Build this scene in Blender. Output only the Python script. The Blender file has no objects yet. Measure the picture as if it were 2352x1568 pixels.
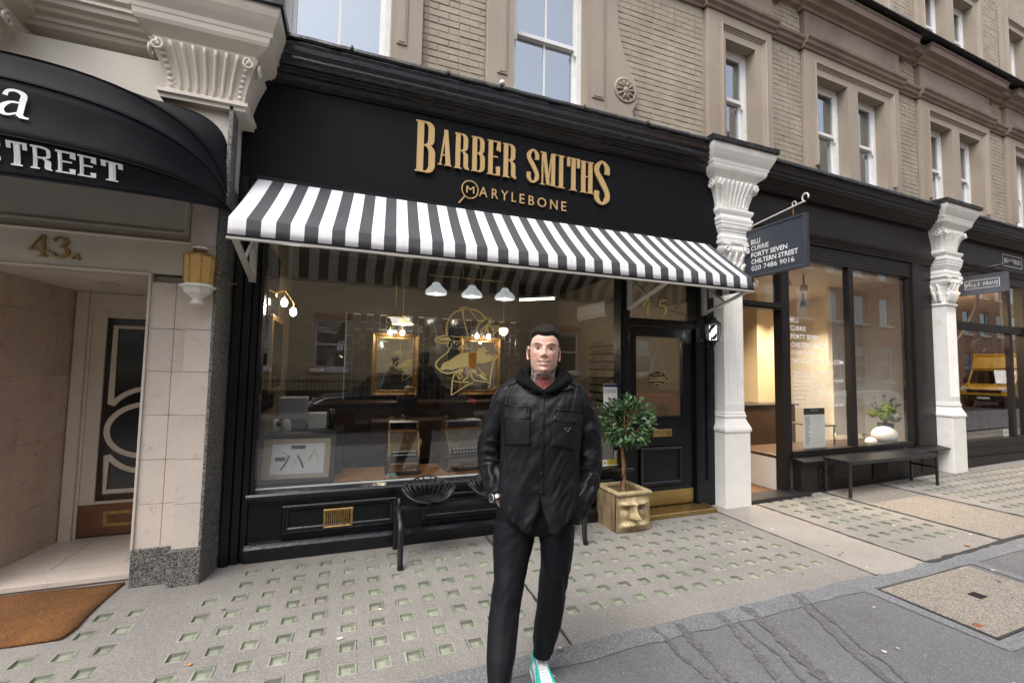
import bpy, bmesh, math, random
import numpy as np
from mathutils import Vector, Matrix
random.seed(7)
rng = np.random.default_rng(7)
scene = bpy.context.scene
COL = scene.collection
R = math.radians
PI = math.pi

# ------------------------------------------------------------------ camera
FPX = 1004.0                       # focal length in pixels of a 2352 x 1568 frame
YAW, PITCH, ROLL, CAMH = R(20.08), R(3.58), R(1.0), 1.6
_f = Vector((math.sin(YAW)*math.cos(PITCH), math.cos(YAW)*math.cos(PITCH), math.sin(PITCH)))
_r = Vector((math.cos(YAW), -math.sin(YAW), 0)); _u = _r.cross(_f)
_r2 = _r*math.cos(ROLL) + _u*math.sin(ROLL); _u2 = -_r*math.sin(ROLL) + _u*math.cos(ROLL)
cam = bpy.data.cameras.new('camera'); camo = bpy.data.objects.new('camera', cam); COL.objects.link(camo)
cam.sensor_width = 36; cam.lens = FPX/2352*36; cam.clip_start = .05; cam.clip_end = 2000
camo.matrix_world = Matrix(((_r2.x, _u2.x, -_f.x, 0), (_r2.y, _u2.y, -_f.y, 0), (_r2.z, _u2.z, -_f.z, CAMH), (0, 0, 0, 1)))
scene.camera = camo
# ------------------------------------------------------------------ sky, sun, exposure
SUN_EL, SUN_AZ = R(60), R(-125)     # sun high to the left behind the camera, veiled by cloud
w = bpy.data.worlds.new('World'); scene.world = w; w.use_nodes = True
nt = w.node_tree; nt.nodes.clear()
sky = nt.nodes.new('ShaderNodeTexSky'); sky.sky_type = 'NISHITA'; sky.sun_disc = False
sky.sun_elevation = SUN_EL; sky.sun_rotation = SUN_AZ % (2*PI); sky.air_density = 1.0; sky.dust_density = 4.0; sky.ozone_density = 1.0
hs = nt.nodes.new('ShaderNodeHueSaturation'); hs.inputs['Saturation'].default_value = .42
bg = nt.nodes.new('ShaderNodeBackground'); bg.inputs['Strength'].default_value = .15
wo = nt.nodes.new('ShaderNodeOutputWorld')
nt.links.new(sky.outputs[0], hs.inputs['Color']); nt.links.new(hs.outputs[0], bg.inputs['Color']); nt.links.new(bg.outputs[0], wo.inputs['Surface'])
sd = bpy.data.lights.new('sun', 'SUN'); sd.energy = .9; sd.angle = R(40); sd.color = (1, .965, .92)
so = bpy.data.objects.new('sun', sd); COL.objects.link(so)
_sd = Vector((math.sin(SUN_AZ)*math.cos(SUN_EL), math.cos(SUN_AZ)*math.cos(SUN_EL), math.sin(SUN_EL)))
so.rotation_euler = _sd.to_track_quat('Z', 'Y').to_euler()
scene.view_settings.view_transform = 'Standard'; scene.view_settings.look = 'None'
scene.view_settings.gamma = 1; scene.view_settings.exposure = 1.1; scene.view_settings.use_curve_mapping = False
scene.cycles.use_denoising = True
scene.cycles.max_bounces = 10; scene.cycles.transparent_max_bounces = 24; scene.cycles.glossy_bounces = 5; scene.cycles.diffuse_bounces = 4
scene.cycles.sample_clamp_indirect = 6; scene.cycles.caustics_reflective = False; scene.cycles.caustics_refractive = False

# ------------------------------------------------------------------ photo pixel -> place
def ray(px, py):
    return _r2*((px-1176)/FPX) - _u2*((py-784)/FPX) + _f
def onY(px, py, Y):                 # point on the vertical plane y = Y
    d = ray(px, py); t = Y/d.y; return Vector((d.x*t, Y, d.z*t + CAMH))
def onG(px, py, z=0.0):
    d = ray(px, py); t = (z-CAMH)/d.z; return Vector((d.x*t, d.y*t, z))
KS, KX = .035, 4.2                  # the terrace bends very slightly away past the barber's shop
KANG = math.atan(KS)
def kin(x, y, z=0):                 # terrace coordinates -> world
    c, s = math.cos(KANG), math.sin(KANG)
    dx, dy = x-KX, y-4.17
    return Vector((KX + dx*c - dy*s, 4.17 + dx*s + dy*c, z))
def gz(x): return .012*(min(max(x, 4.2), 16)-4.2)   # the pavement climbs gently to the right

# ------------------------------------------------------------------ scene helpers
def tag(o, label=None, cat=None, group=None, kind=None):
    if label: o['label'] = label
    if cat: o['category'] = cat
    if group: o['group'] = group
    if kind: o['kind'] = kind
    return o
def thing(name, label, cat, loc=(0, 0, 0), rotz=0, group=None):
    o = bpy.data.objects.new(name, None); COL.objects.link(o); o.location = loc; o.rotation_euler = (0, 0, rotz)
    o.empty_display_size = .1
    return tag(o, label, cat, group)
def kthing(name, label, cat, group=None):   # root for things modelled in terrace coordinates past the bend
    o = thing(name, label, cat, (0, 0, 0), KANG, group)
    p = Vector((KX, 4.17, 0)); q = Matrix.Rotation(KANG, 3, 'Z') @ p
    o.location = p - q
    return o
def instance(src, parent, loc=None, rot=None, scale=None, name=None):
    o = src.copy(); COL.objects.link(o); o.parent = parent
    if loc is not None: o.location = loc
    if rot is not None: o.rotation_euler = rot
    if scale is not None: o.scale = scale
    return o
def copy_tree(o, parent=None):
    c = o.copy(); COL.objects.link(c); c.parent = parent
    for ch in o.children: copy_tree(ch, c)
    return c

class MB:
    def __init__(s): s.v = []; s.f = []; s.m = []; s.sm = []; s.col = None
    def add(s, vs, fs, mi=0, smooth=False):
        b = len(s.v); s.v += [tuple(v) for v in vs]; s.f += [tuple(b+i for i in f) for f in fs]
        s.m += [mi]*len(fs); s.sm += [smooth]*len(fs); return s
    def box(s, x0, x1, y0, y1, z0, z1, mi=0):
        vs = [(x0,y0,z0),(x1,y0,z0),(x1,y1,z0),(x0,y1,z0),(x0,y0,z1),(x1,y0,z1),(x1,y1,z1),(x0,y1,z1)]
        return s.add(vs, [(0,3,2,1),(4,5,6,7),(0,1,5,4),(1,2,6,5),(2,3,7,6),(3,0,4,7)], mi)
    def frustum(s, x0, x1, y0, y1, z0, X0, X1, Y0, Y1, z1, mi=0):
        vs = [(x0,y0,z0),(x1,y0,z0),(x1,y1,z0),(x0,y1,z0),(X0,Y0,z1),(X1,Y0,z1),(X1,Y1,z1),(X0,Y1,z1)]
        return s.add(vs, [(0,3,2,1),(4,5,6,7),(0,1,5,4),(1,2,6,5),(2,3,7,6),(3,0,4,7)], mi)
    def prism(s, poly, a0, a1, axis='x', mi=0, smooth=False):
        # poly: 2D outline, extruded along axis from a0 to a1 (x: poly=(y,z); y: poly=(x,z); z: poly=(x,y))
        n = len(poly)
        def P(p, a): return {'x': (a, p[0], p[1]), 'y': (p[0], a, p[1]), 'z': (p[0], p[1], a)}[axis]
        vs = [P(p, a0) for p in poly] + [P(p, a1) for p in poly]
        s.add(vs, [(i, (i+1) % n, n+(i+1) % n, n+i) for i in range(n)], mi, smooth)
        s.add(vs[:n], [tuple(range(n))[::-1]], mi); s.add(vs[n:], [tuple(range(n))], mi); return s
    def frame(s, x0, x1, z0, z1, prof, mi=0):
        # mitred picture-frame moulding round the rectangle; prof = [(inset, y), ...]
        L = []
        for ins, y in prof:
            L.append([(x0+ins, y, z0+ins), (x1-ins, y, z0+ins), (x1-ins, y, z1-ins), (x0+ins, y, z1-ins)])
        vs = [p for l in L for p in l]; fs = []
        for k in range(len(L)-1):
            for i in range(4):
                j = (i+1) % 4; fs.append((k*4+i, k*4+j, k*4+4+j, k*4+4+i))
        return s.add(vs, fs, mi)
    def lathe(s, prof, n=24, c=(0, 0, 0), mi=0, smooth=True, a0=0, flutes=0, depth=0, sx=1, sy=1, axis='z'):
        vs = []; m = len(prof)
        for r, z in prof:
            for i in range(n):
                a = a0 + 2*PI*i/n
                rr = r*(1 + depth*math.cos(flutes*a)) if flutes else r
                p = (rr*math.cos(a)*sx, rr*math.sin(a)*sy, z)
                if axis == 'y': p = (p[0], p[2], p[1])
                if axis == 'x': p = (p[2], p[0], p[1])
                vs.append((c[0]+p[0], c[1]+p[1], c[2]+p[2]))
        fs = [(k*n+i, k*n+(i+1) % n, k*n+n+(i+1) % n, k*n+n+i) for k in range(m-1) for i in range(n)]
        if prof[0][0] > 1e-5: fs.append(tuple(range(n))[::-1])
        if prof[-1][0] > 1e-5: fs.append(tuple((m-1)*n+i for i in range(n)))
        return s.add(vs, fs, mi, smooth)
    def sphere(s, c, r, n=16, m=10, mi=0, sx=1, sy=1, sz=1):
        prof = [(r*math.sin(PI*k/m), -r*math.cos(PI*k/m)*sz) for k in range(m+1)]
        prof[0] = (1e-6, -r*sz); prof[-1] = (1e-6, r*sz)
        return s.lathe(prof, n, c, mi, True, sx=sx, sy=sy)
    def tube(s, path, r, n=8, mi=0, smooth=True, flat=1.0, closed=False, up=(0, 0, 1)):
        P = [Vector(p) for p in path]; N = len(P)
        rr = r if hasattr(r, '__len__') else [r]*N
        vs = []; prev = None
        for i in range(N):
            if closed: t = P[(i+1) % N]-P[i-1]
            else: t = P[min(i+1, N-1)]-P[max(i-1, 0)]
            t = t.normalized() if t.length > 1e-9 else Vector((0, 0, 1))
            if prev is None:
                u = Vector(up); u = u - t*u.dot(t)
                if u.length < 1e-3: u = Vector((1, 0, 0)); u = u - t*u.dot(t)
            else: u = prev - t*prev.dot(t)
            u.normalize(); prev = u; b = t.cross(u)
            for k in range(n):
                a = 2*PI*k/n + PI/n
                vs.append(P[i] + u*math.cos(a)*rr[i] + b*math.sin(a)*rr[i]*flat)
        rows = N if closed else N-1
        fs = [(i*n+k, i*n+(k+1) % n, ((i+1) % N)*n+(k+1) % n, ((i+1) % N)*n+k) for i in range(rows) for k in range(n)]
        if not closed: fs += [tuple(range(n))[::-1], tuple((N-1)*n+k for k in range(n))]
        return s.add(vs, fs, mi, smooth)
    def sheet(s, grid, mi=0, smooth=True, wrap=False):
        nr, nc = len(grid), len(grid[0]); vs = [p for r_ in grid for p in r_]
        cc = nc if wrap else nc-1
        return s.add(vs, [(i*nc+j, i*nc+(j+1) % nc, (i+1)*nc+(j+1) % nc, (i+1)*nc+j) for i in range(nr-1) for j in range(cc)], mi, smooth)
    def build(s, name, mats, parent=None, bevel=0, seg=2, auto=True, loc=None, sub=0):
        me = bpy.data.meshes.new(name); me.from_pydata(s.v, [], s.f)
        if not isinstance(mats, (list, tuple)): mats = [mats]
        for m in mats: me.materials.append(MAT[m] if isinstance(m, str) else m)
        me.polygons.foreach_set('material_index', s.m); me.polygons.foreach_set('use_smooth', s.sm)
        bm = bmesh.new(); bm.from_mesh(me); bmesh.ops.recalc_face_normals(bm, faces=bm.faces); bm.to_mesh(me); bm.free()
        o = bpy.data.objects.new(name, me); COL.objects.link(o); o.parent = parent
        if loc is not None: o.location = loc
        if bevel:
            md = o.modifiers.new('bevel', 'BEVEL'); md.width = bevel; md.segments = seg; md.limit_method = 'ANGLE'; md.angle_limit = R(40)
            md.use_clamp_overlap = True
        if sub:
            md = o.modifiers.new('sub', 'SUBSURF'); md.levels = sub; md.render_levels = sub
        return o
def bx(name, mat_, parent, x0, x1, y0, y1, z0, z1, bevel=.004):
    return MB().box(x0, x1, y0, y1, z0, z1).build(name, mat_, parent, bevel)
def moulding(name, mat_, parent, prof, x0, x1, bevel=0):
    return MB().prism(prof, x0, x1, 'x').build(name, mat_, parent, bevel)

# ------------------------------------------------------------------ materials
MAT = {}
def N(t, ty, **kw):
    n = t.nodes.new(ty)
    for k, v in kw.items(): setattr(n, k, v)
    return n
def mat(name, col, rough=.5, metal=0, spec=.5, vary=.0, vscale=3, col2=None, c2scale=4, c2pos=(.45, .65), bump=0, bscale=40, bdist=.01,
        rnd=0, coat=0, emit=None, estr=0, streak=0, rvary=0, detail=6, sss=0, sheen=0, attr=None):
    m = bpy.data.materials.new(name); m.use_nodes = True; t = m.node_tree; p = t.nodes['Principled BSDF']
    MAT[name] = m
    p.inputs['Roughness'].default_value = rough; p.inputs['Metallic'].default_value = metal
    p.inputs['Specular IOR Level'].default_value = spec
    if coat: p.inputs['Coat Weight'].default_value = coat; p.inputs['Coat Roughness'].default_value = .08
    if sheen: p.inputs['Sheen Weight'].default_value = sheen
    if sss: p.inputs['Subsurface Weight'].default_value = sss; p.inputs['Subsurface Radius'].default_value = (.012, .005, .003); p.inputs['Subsurface Scale'].default_value = 1
    geo = N(t, 'ShaderNodeNewGeometry'); pos = geo.outputs['Position']
    L = t.links.new
    rgb = N(t, 'ShaderNodeRGB'); rgb.outputs[0].default_value = (*col, 1); c = rgb.outputs[0]
    if attr:
        a = N(t, 'ShaderNodeVertexColor', layer_name=attr); c = a.outputs['Color']
    def noise(sc, det=detail, vec=None, ro=.55):
        n = N(t, 'ShaderNodeTexNoise'); n.inputs['Scale'].default_value = sc; n.inputs['Detail'].default_value = det; n.inputs['Roughness'].default_value = ro
        L(vec or pos, n.inputs['Vector']); return n.outputs[0]
    if col2 is not None:
        mp = N(t, 'ShaderNodeMapRange'); mp.inputs[1].default_value, mp.inputs[2].default_value = c2pos
        vec = None
        if streak:
            mm = N(t, 'ShaderNodeMapping'); mm.inputs['Scale'].default_value = (1, 1, streak); L(pos, mm.inputs['Vector']); vec = mm.outputs[0]
        L(noise(c2scale, vec=vec), mp.inputs[0])
        mx = N(t, 'ShaderNodeMix', data_type='RGBA'); L(mp.outputs[0], mx.inputs[0]); L(c, mx.inputs[6]); mx.inputs[7].default_value = (*col2, 1); c = mx.outputs[2]
    if vary:
        mp = N(t, 'ShaderNodeMapRange'); mp.inputs[1].default_value = .25; mp.inputs[2].default_value = .75; mp.inputs[3].default_value = 1-vary; mp.inputs[4].default_value = 1+vary
        L(noise(vscale), mp.inputs[0])
        mx = N(t, 'ShaderNodeMix', data_type='RGBA', blend_type='MULTIPLY'); mx.inputs[0].default_value = 1
        L(c, mx.inputs[6]); cm = N(t, 'ShaderNodeCombineColor'); [L(mp.outputs[0], cm.inputs[i]) for i in range(3)]; L(cm.outputs[0], mx.inputs[7]); c = mx.outputs[2]
    if rnd:
        oi = N(t, 'ShaderNodeObjectInfo'); mp = N(t, 'ShaderNodeMapRange'); mp.inputs[3].default_value = 1-rnd; mp.inputs[4].default_value = 1+rnd
        L(oi.outputs['Random'], mp.inputs[0])
        mx = N(t, 'ShaderNodeMix', data_type='RGBA', blend_type='MULTIPLY'); mx.inputs[0].default_value = 1
        L(c, mx.inputs[6]); cm = N(t, 'ShaderNodeCombineColor'); [L(mp.outputs[0], cm.inputs[i]) for i in range(3)]; L(cm.outputs[0], mx.inputs[7]); c = mx.outputs[2]
    L(c, p.inputs['Base Color'])
    if rvary:
        mp = N(t, 'ShaderNodeMapRange'); mp.inputs[1].default_value = .3; mp.inputs[2].default_value = .7; mp.inputs[3].default_value = max(.02, rough-rvary); mp.inputs[4].default_value = rough+rvary
        L(noise(vscale*2.3), mp.inputs[0]); L(mp.outputs[0], p.inputs['Roughness'])
    if bump:
        b = N(t, 'ShaderNodeBump'); b.inputs['Strength'].default_value = bump; b.inputs['Distance'].default_value = bdist
        L(noise(bscale, 8), b.inputs['Height']); L(b.outputs[0], p.inputs['Normal'])
    if emit:
        p.inputs['Emission Color'].default_value = (*emit, 1); p.inputs['Emission Strength'].default_value = estr
    return m
def glass(name, f0=.05, tint=(1, 1, 1), wav=.0, wscale=2.0, rough=0.0, refl=(1, 1, 1)):
    # thin sheet: see-through plus mirror reflection that grows towards grazing angles (Schlick)
    m = bpy.data.materials.new(name); m.use_nodes = True; t = m.node_tree; t.nodes.clear(); MAT[name] = m; L = t.links.new
    o = N(t, 'ShaderNodeOutputMaterial'); mx = N(t, 'ShaderNodeMixShader'); tr = N(t, 'ShaderNodeBsdfTransparent'); gl = N(t, 'ShaderNodeBsdfGlossy'); lw = N(t, 'ShaderNodeLayerWeight')
    lw.inputs['Blend'].default_value = .5
    pw = N(t, 'ShaderNodeMath', operation='POWER'); pw.inputs[1].default_value = 5; L(lw.outputs['Facing'], pw.inputs[0])
    fr = N(t, 'ShaderNodeMapRange'); fr.inputs[3].default_value = f0; fr.inputs[4].default_value = 1; L(pw.outputs[0], fr.inputs[0])
    tr.inputs[0].default_value = (*tint, 1); gl.inputs['Roughness'].default_value = rough; gl.inputs[0].default_value = (*refl, 1)
    if wav:
        geo = N(t, 'ShaderNodeNewGeometry'); n = N(t, 'ShaderNodeTexNoise'); n.inputs['Scale'].default_value = wscale; n.inputs['Detail'].default_value = 1; L(geo.outputs['Position'], n.inputs['Vector'])
        b = N(t, 'ShaderNodeBump'); b.inputs['Strength'].default_value = wav; b.inputs['Distance'].default_value = .01; L(n.outputs[0], b.inputs['Height']); L(b.outputs[0], gl.inputs['Normal'])
    L(fr.outputs[0], mx.inputs[0]); L(tr.outputs[0], mx.inputs[1]); L(gl.outputs[0], mx.inputs[2]); L(mx.outputs[0], o.inputs['Surface'])
    return m
# paint and stone
mat('black_paint', (.0042, .0058, .0082), .36, spec=.26, vary=.25, vscale=5, bump=.10, bscale=60, bdist=.004, rvary=.1, coat=.08)
mat('black_gloss', (.005, .006, .008), .22, spec=.4, bump=.5, bscale=26, bdist=.008, rvary=.08, coat=.2, vary=.2)
mat('black_matt', (.0042, .0048, .0062), .6, vary=.2, vscale=1.2, spec=.16, bump=.05, bscale=90)
mat('charcoal_paint', (.014, .0125, .0125), .45, spec=.28, vary=.2, vscale=3, bump=.12, bscale=50, bdist=.004)
mat('lead', (.014, .0145, .017), .42, spec=.4, col2=(.085, .09, .10), c2scale=9, c2pos=(.56, .8), bump=.6, bscale=22, bdist=.02, rvary=.12)
mat('white_paint', (.86, .85, .815), .42, vary=.05, vscale=6, bump=.12, bscale=45, bdist=.004, col2=(.66, .61, .53), c2scale=5, c2pos=(.60, .85))
mat('cream_paint', (.66, .61, .53), .45, vary=.06, vscale=4, bump=.1, bscale=45, bdist=.004)
mat('sash_white', (.80, .80, .80), .4, vary=.06, vscale=8, col2=(.5, .46, .38), c2scale=14, c2pos=(.62, .8))
mat('tan_render', (.368, .315, .250), .7, vary=.14, vscale=2.2, col2=(.300, .240, .195), c2scale=1.1, c2pos=(.42, .75), bump=.25, bscale=70, bdist=.006)
mat('tan_dark', (.262, .200, .160), .65, vary=.14, vscale=2.2, col2=(.19, .145, .122), c2scale=1.5, bump=.2, bscale=70, bdist=.006)
mat('tan_brick', (.375, .328, .255), .72, vary=.16, vscale=5, col2=(.315, .260, .195), c2scale=1.4, c2pos=(.42, .75), bump=.5, bscale=55, bdist=.008, rnd=.07)
mat('tan_mortar', (.355, .308, .240), .85, vary=.2, vscale=8, bump=.5, bscale=60, bdist=.01)
mat('granite', (.115, .112, .108), .45, vary=.1, vscale=3, bump=.3, bscale=220, bdist=.003)
mat('marble', (.70, .615, .54), .32, vary=.08, vscale=2, rnd=.05, bump=.1, bscale=90, bdist=.002)
mat('concrete', (.228, .212, .195), .85, vary=.16, vscale=1.6, bump=.5, bscale=160, bdist=.004)
mat('concrete_plain', (.275, .252, .226), .85, vary=.13, vscale=2.2, bump=.4, bscale=160, bdist=.004)
mat('aggregate', (.36, .305, .235), .85, vary=.2, vscale=2.5, bump=.8, bscale=190, bdist=.008)
mat('tar', (.035, .034, .036), .7, vary=.3, vscale=20, bump=.7, bscale=80, bdist=.008)
mat('tarmac', (.140, .140, .145), .9, vary=.12, vscale=.9, bump=.9, bscale=240, bdist=.005, col2=(.118, .116, .116), c2scale=2.2, c2pos=(.5, .7))
mat('tarmac_band', (.172, .176, .184), .9, vary=.1, vscale=3, bump=.9, bscale=220, bdist=.006)
mat('tarmac_patch', (.120, .118, .118), .92, vary=.16, vscale=6, bump=1, bscale=200, bdist=.006)
mat('road_tarmac', (.05, .05, .052), .9, vary=.12, vscale=1.2, bump=.7, bscale=150, bdist=.006)
# metal, wood, cloth
mat('brass', (.40, .29, .115), .34, .9, vary=.12, vscale=9, rvary=.1, bump=.06, bscale=90, bdist=.002)
mat('old_brass', (.44, .29, .12), .42, 1, vary=.35, vscale=24, rvary=.12, bump=.5, bscale=60, bdist=.004)
mat('gold_letter', (.58, .39, .17), .45, .15, vary=.03)
mat('gold_leaf', (.98, .80, .34), .42, .5, vary=.1, vscale=8)
mat('gilt_wood', (.20, .115, .038), .4, .6, vary=.5, vscale=16, bump=.4, bscale=60)
mat('steel', (.62, .62, .62), .25, 1)
mat('dark_iron', (.018, .018, .021), .32, .3, bump=.4, bscale=70, bdist=.004, vary=.2)
mat('white_metal', (.62, .60, .56), .4, vary=.06)
mat('rust', (.22, .075, .03), .8, vary=.4, vscale=40)
mat('oak', (.44, .20, .065), .35, vary=.22, vscale=14, col2=(.30, .12, .035), c2scale=6, streak=.2, coat=.3)
mat('dark_wood', (.05, .025, .014), .35, vary=.3, vscale=10, coat=.2)
mat('white_stripe', (.80, .80, .83), .75, vary=.04, col2=(.60, .60, .62), c2scale=26, c2pos=(.60, .82), streak=.05)
mat('grey_stripe', (.060, .062, .070), .8, vary=.15, vscale=5)
mat('black_canvas', (.0085, .0092, .0125), .8, spec=.2, vary=.18, vscale=3, bump=.25, bscale=220, bdist=.002, col2=(.02, .021, .025), c2scale=2.2, c2pos=(.55, .85))
mat('letter_white', (.78, .80, .79), .5)
mat('sign_white', (.80, .80, .80), .5, emit=None)
mat('sign_blue', (.035, .041, .055), .45, vary=.12, vscale=6, bump=.15, bscale=60)
mat('coir', (.235, .100, .028), .95, vary=.28, vscale=2.5, bump=1, bscale=320, bdist=.012, col2=(.10, .042, .014), c2scale=3, c2pos=(.56, .85))
mat('trunk', (.26, .135, .065), .75, vary=.3, vscale=30, bump=.6, bscale=40)
mat('vine', (.035, .022, .016), .7)
mat('leaf', (.075, .150, .052), .38, rnd=.5, vary=.25, vscale=18, spec=.5)
mat('leaf_dark', (.038, .085, .040), .4, rnd=.5, vary=.25, vscale=18)
mat('pot_gold', (.47, .375, .215), .48, .22, vary=.25, vscale=9, col2=(.14, .085, .04), c2scale=8, c2pos=(.52, .78), bump=.4, bscale=45, bdist=.01)
mat('pot_side', (.31, .235, .135), .7, .15, vary=.3, vscale=14, col2=(.125, .082, .045), c2scale=9, c2pos=(.45, .7), streak=.22, bump=.7, bscale=50, bdist=.01)
mat('soil', (.03, .022, .016), .95, bump=1, bscale=90, bdist=.02)
# glass, light
glass('shop_glass', .098, (.95, .96, .955), .02, 1.2)
glass('salon_glass', .06, (.97, .98, .97), .02, 1.2)
glass('upper_glass', .34, (.7, .74, .77), .04, .9, 0, (.93, .96, 1))
glass('clear_glass', .04, (.97, .98, .98))
glass('car_glass', .12, (.15, .17, .18))
mat('mirror', (.85, .88, .88), .02, 1)
mat('bulb', (1, 1, 1), .3, emit=(1, .93, .82), estr=28)
mat('globe_warm', (1, .9, .75), .4, emit=(1, .80, .55), estr=5)
mat('globe_white', (.9, .9, .88), .35, emit=(1, .93, .85), estr=.35)  # weak glow put into the white globe of the disc pendant
mat('strip_light', (1, 1, 1), .4, emit=(1, .93, .82), estr=4)
mat('spot_face', (1, .9, .7), .3, emit=(1, .80, .52), estr=12)
mat('lens_glass', (.27, .285, .225), .3, vary=.12, vscale=22, rnd=.12, spec=.6, bump=.25, bscale=30, bdist=.006, coat=.2)
mat('lens_well', (.175, .185, .145), .3, rnd=.25, vary=.2, vscale=30)
mat('skin_plain', (.58, .36, .28), .5, sss=.15)
# interior
mat('tile_black', (.012, .013, .017), .09, rnd=.6, bump=.12, bscale=20, bdist=.004, vary=.3)
mat('grout', (.34, .33, .31), .85)
mat('plaster_cream', (.55, .43, .27), .7, vary=.06)
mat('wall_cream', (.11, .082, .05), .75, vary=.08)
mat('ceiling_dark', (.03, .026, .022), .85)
mat('floor_dark', (.05, .045, .042), .5, vary=.2)
mat('salon_wall', (.66, .54, .37), .7, vary=.04)
mat('salon_pale', (.74, .69, .64), .7, vary=.04)
mat('plastic_white', (.70, .69, .66), .4)
mat('plastic_grey', (.36, .36, .36), .45)
mat('plastic_black', (.012, .012, .014), .3)
mat('chrome', (.75, .75, .77), .08, 1)
mat('paper', (.80, .80, .78), .8)
mat('ink', (.012, .012, .014), .6)
mat('mount_tan', (.48, .38, .28), .8, vary=.05)
mat('yellow_paper', (.75, .60, .03), .7)
mat('navy_paper', (.03, .045, .085), .6)
# ================================================================== ground
def grid_sheet(xs, ys, skip, zf, mi=0, mb=None):
    mb = mb or MB()
    for i in range(len(xs)-1):
        for j in range(len(ys)-1):
            xc, yc = (xs[i]+xs[i+1])/2, (ys[j]+ys[j+1])/2
            if skip(xc, yc): continue
            a, b, c, d = xs[i], xs[i+1], ys[j], ys[j+1]
            mb.add([(a, c, zf(a)), (b, c, zf(b)), (b, d, zf(b)), (a, d, zf(a))], [(0, 1, 2, 3)], mi)
    return mb
LS = .049                            # half size of a pavement light
pavement = grid_sheet([-30, 4.2, 16, 60], [2.3, 6.6], lambda x, y: False, lambda x: gz(x)-.06).build('pavement', 'lens_well')
tag(pavement, kind='structure')
lens_proto = None
def lens_mesh():
    mb = MB(); s = LS
    q = [(s, .001), (s-.009, .0015), (s-.014, -.012), (s-.022, -.014), (s-.030, -.009)]
    rings = [[(-a, -a, z), (a, -a, z), (a, a, z), (-a, a, z)] for a, z in q]
    vs = [p for r_ in rings for p in r_]
    for k in range(len(q)-1):
        mi = 1 if k in (1, 2) else 0
        mb.add([*rings[k], *rings[k+1]], [(i, (i+1) % 4, 4+(i+1) % 4, 4+i) for i in range(4)], mi)
    a, z = q[-1]; mb.add([(-a, -a, z), (a, -a, z), (a, a, z), (-a, a, z), (0, 0, z+.004)], [(0, 1, 4), (1, 2, 4), (2, 3, 4), (3, 0, 4)], 0, True)
    return mb
lens_n = 0
def panel(name, matn, x0, x1, y0, y1, cols, rows, parent, stuff=False, drop=None):
    global lens_proto, lens_n
    holes = [(cx, cy) for cx in cols for cy in rows if not (drop and drop(cx, cy))]
    hs_ = set((round(a, 4), round(b, 4)) for a, b in holes)
    xs = sorted(set([x0, x1] + [c+s for c in cols for s in (-LS, LS)])); ys = sorted(set([y0, y1] + [r_+s for r_ in rows for s in (-LS, LS)]))
    cs, rs = sorted(cols), sorted(rows)
    def skip(x, y):
        for cx, cy in holes:
            if abs(x-cx) < LS-.002 and abs(y-cy) < LS-.002: return True
        return False
    o = grid_sheet(xs, ys, skip, gz).build(name, matn, parent)
    if stuff:
        mb = MB()
        b = lens_mesh()
        for cx, cy in holes:
            mb.add([(v[0]+cx, v[1]+cy, v[2]+gz(cx)-.001) for v in b.v], b.f); mb.m[-len(b.f):] = b.m
        t = mb.build('pavement_light_field', ['lens_glass', 'lens_well'], parent); t['kind'] = 'stuff'
        return o
    for cx, cy in holes:
        if lens_proto is None:
            lens_proto = lens_mesh().build('pavement_light', ['lens_glass', 'lens_well'], parent, loc=(cx, cy, gz(cx)-.001))
        else:
            instance(lens_proto, parent, (cx+random.uniform(-.004, .004), cy+random.uniform(-.004, .004), gz(cx)-.001), (0, 0, random.uniform(-.02, .02)))
        lens_n += 1
    return o
rowsA = [3.945-.1975*j for j in range(8)]
colsA = [-.835+.1752*k for k in range(12)]
panel('concrete_slab', 'concrete', -1.05, 1.262, 2.36, 4.62, colsA, rowsA, pavement, drop=lambda x, y: x < -.8 and y > 3.6)
colsA0 = [-1.235-.172*k for k in range(6)]
panel('concrete_slab', 'concrete', -6, -1.05, 2.36, 4.62, colsA0, rowsA[2:], pavement, drop=lambda x, y: (x < -1.5 and y > 3.3))
colsB = [3.785-.1795*k for k in range(14)]; rowsB = [4.04-.192*j for j in range(8)]
panel('concrete_slab', 'concrete', 1.272, 4.01, 2.36, 4.62, colsB, rowsB, pavement, drop=lambda x, y: (x > 2.5 and x < 2.95 and y > 3.7))
panel('concrete_slab', 'concrete_plain', 4.018, 4.69, 2.37, 5.2, [], [], pavement)
colsC = [4.93+.178*k for k in range(6)]; rowsC = [4.09-.192*j for j in range(8)]
panel('concrete_slab', 'concrete', 4.712, 5.98, 2.4, 5.2, colsC, rowsC, pavement)
panel('aggregate_slab', 'aggregate', 6.03, 7.18, 2.43, 5.2, [], [], pavement)
panel('concrete_slab', 'concrete', 7.225, 14, 2.5, 5.4, [7.5+.18*k for k in range(30)], [4.15-.192*j for j in range(7)], pavement, stuff=True)
panel('concrete_slab', 'concrete', 14, 16, 2.5, 6.5, [], [], pavement)
panel('concrete_slab', 'concrete', 16, 60, 2.5, 6.5, [], [], pavement)
panel('concrete_slab', 'concrete', -30, -6, 2.36, 4.9, [], [], pavement)
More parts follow.
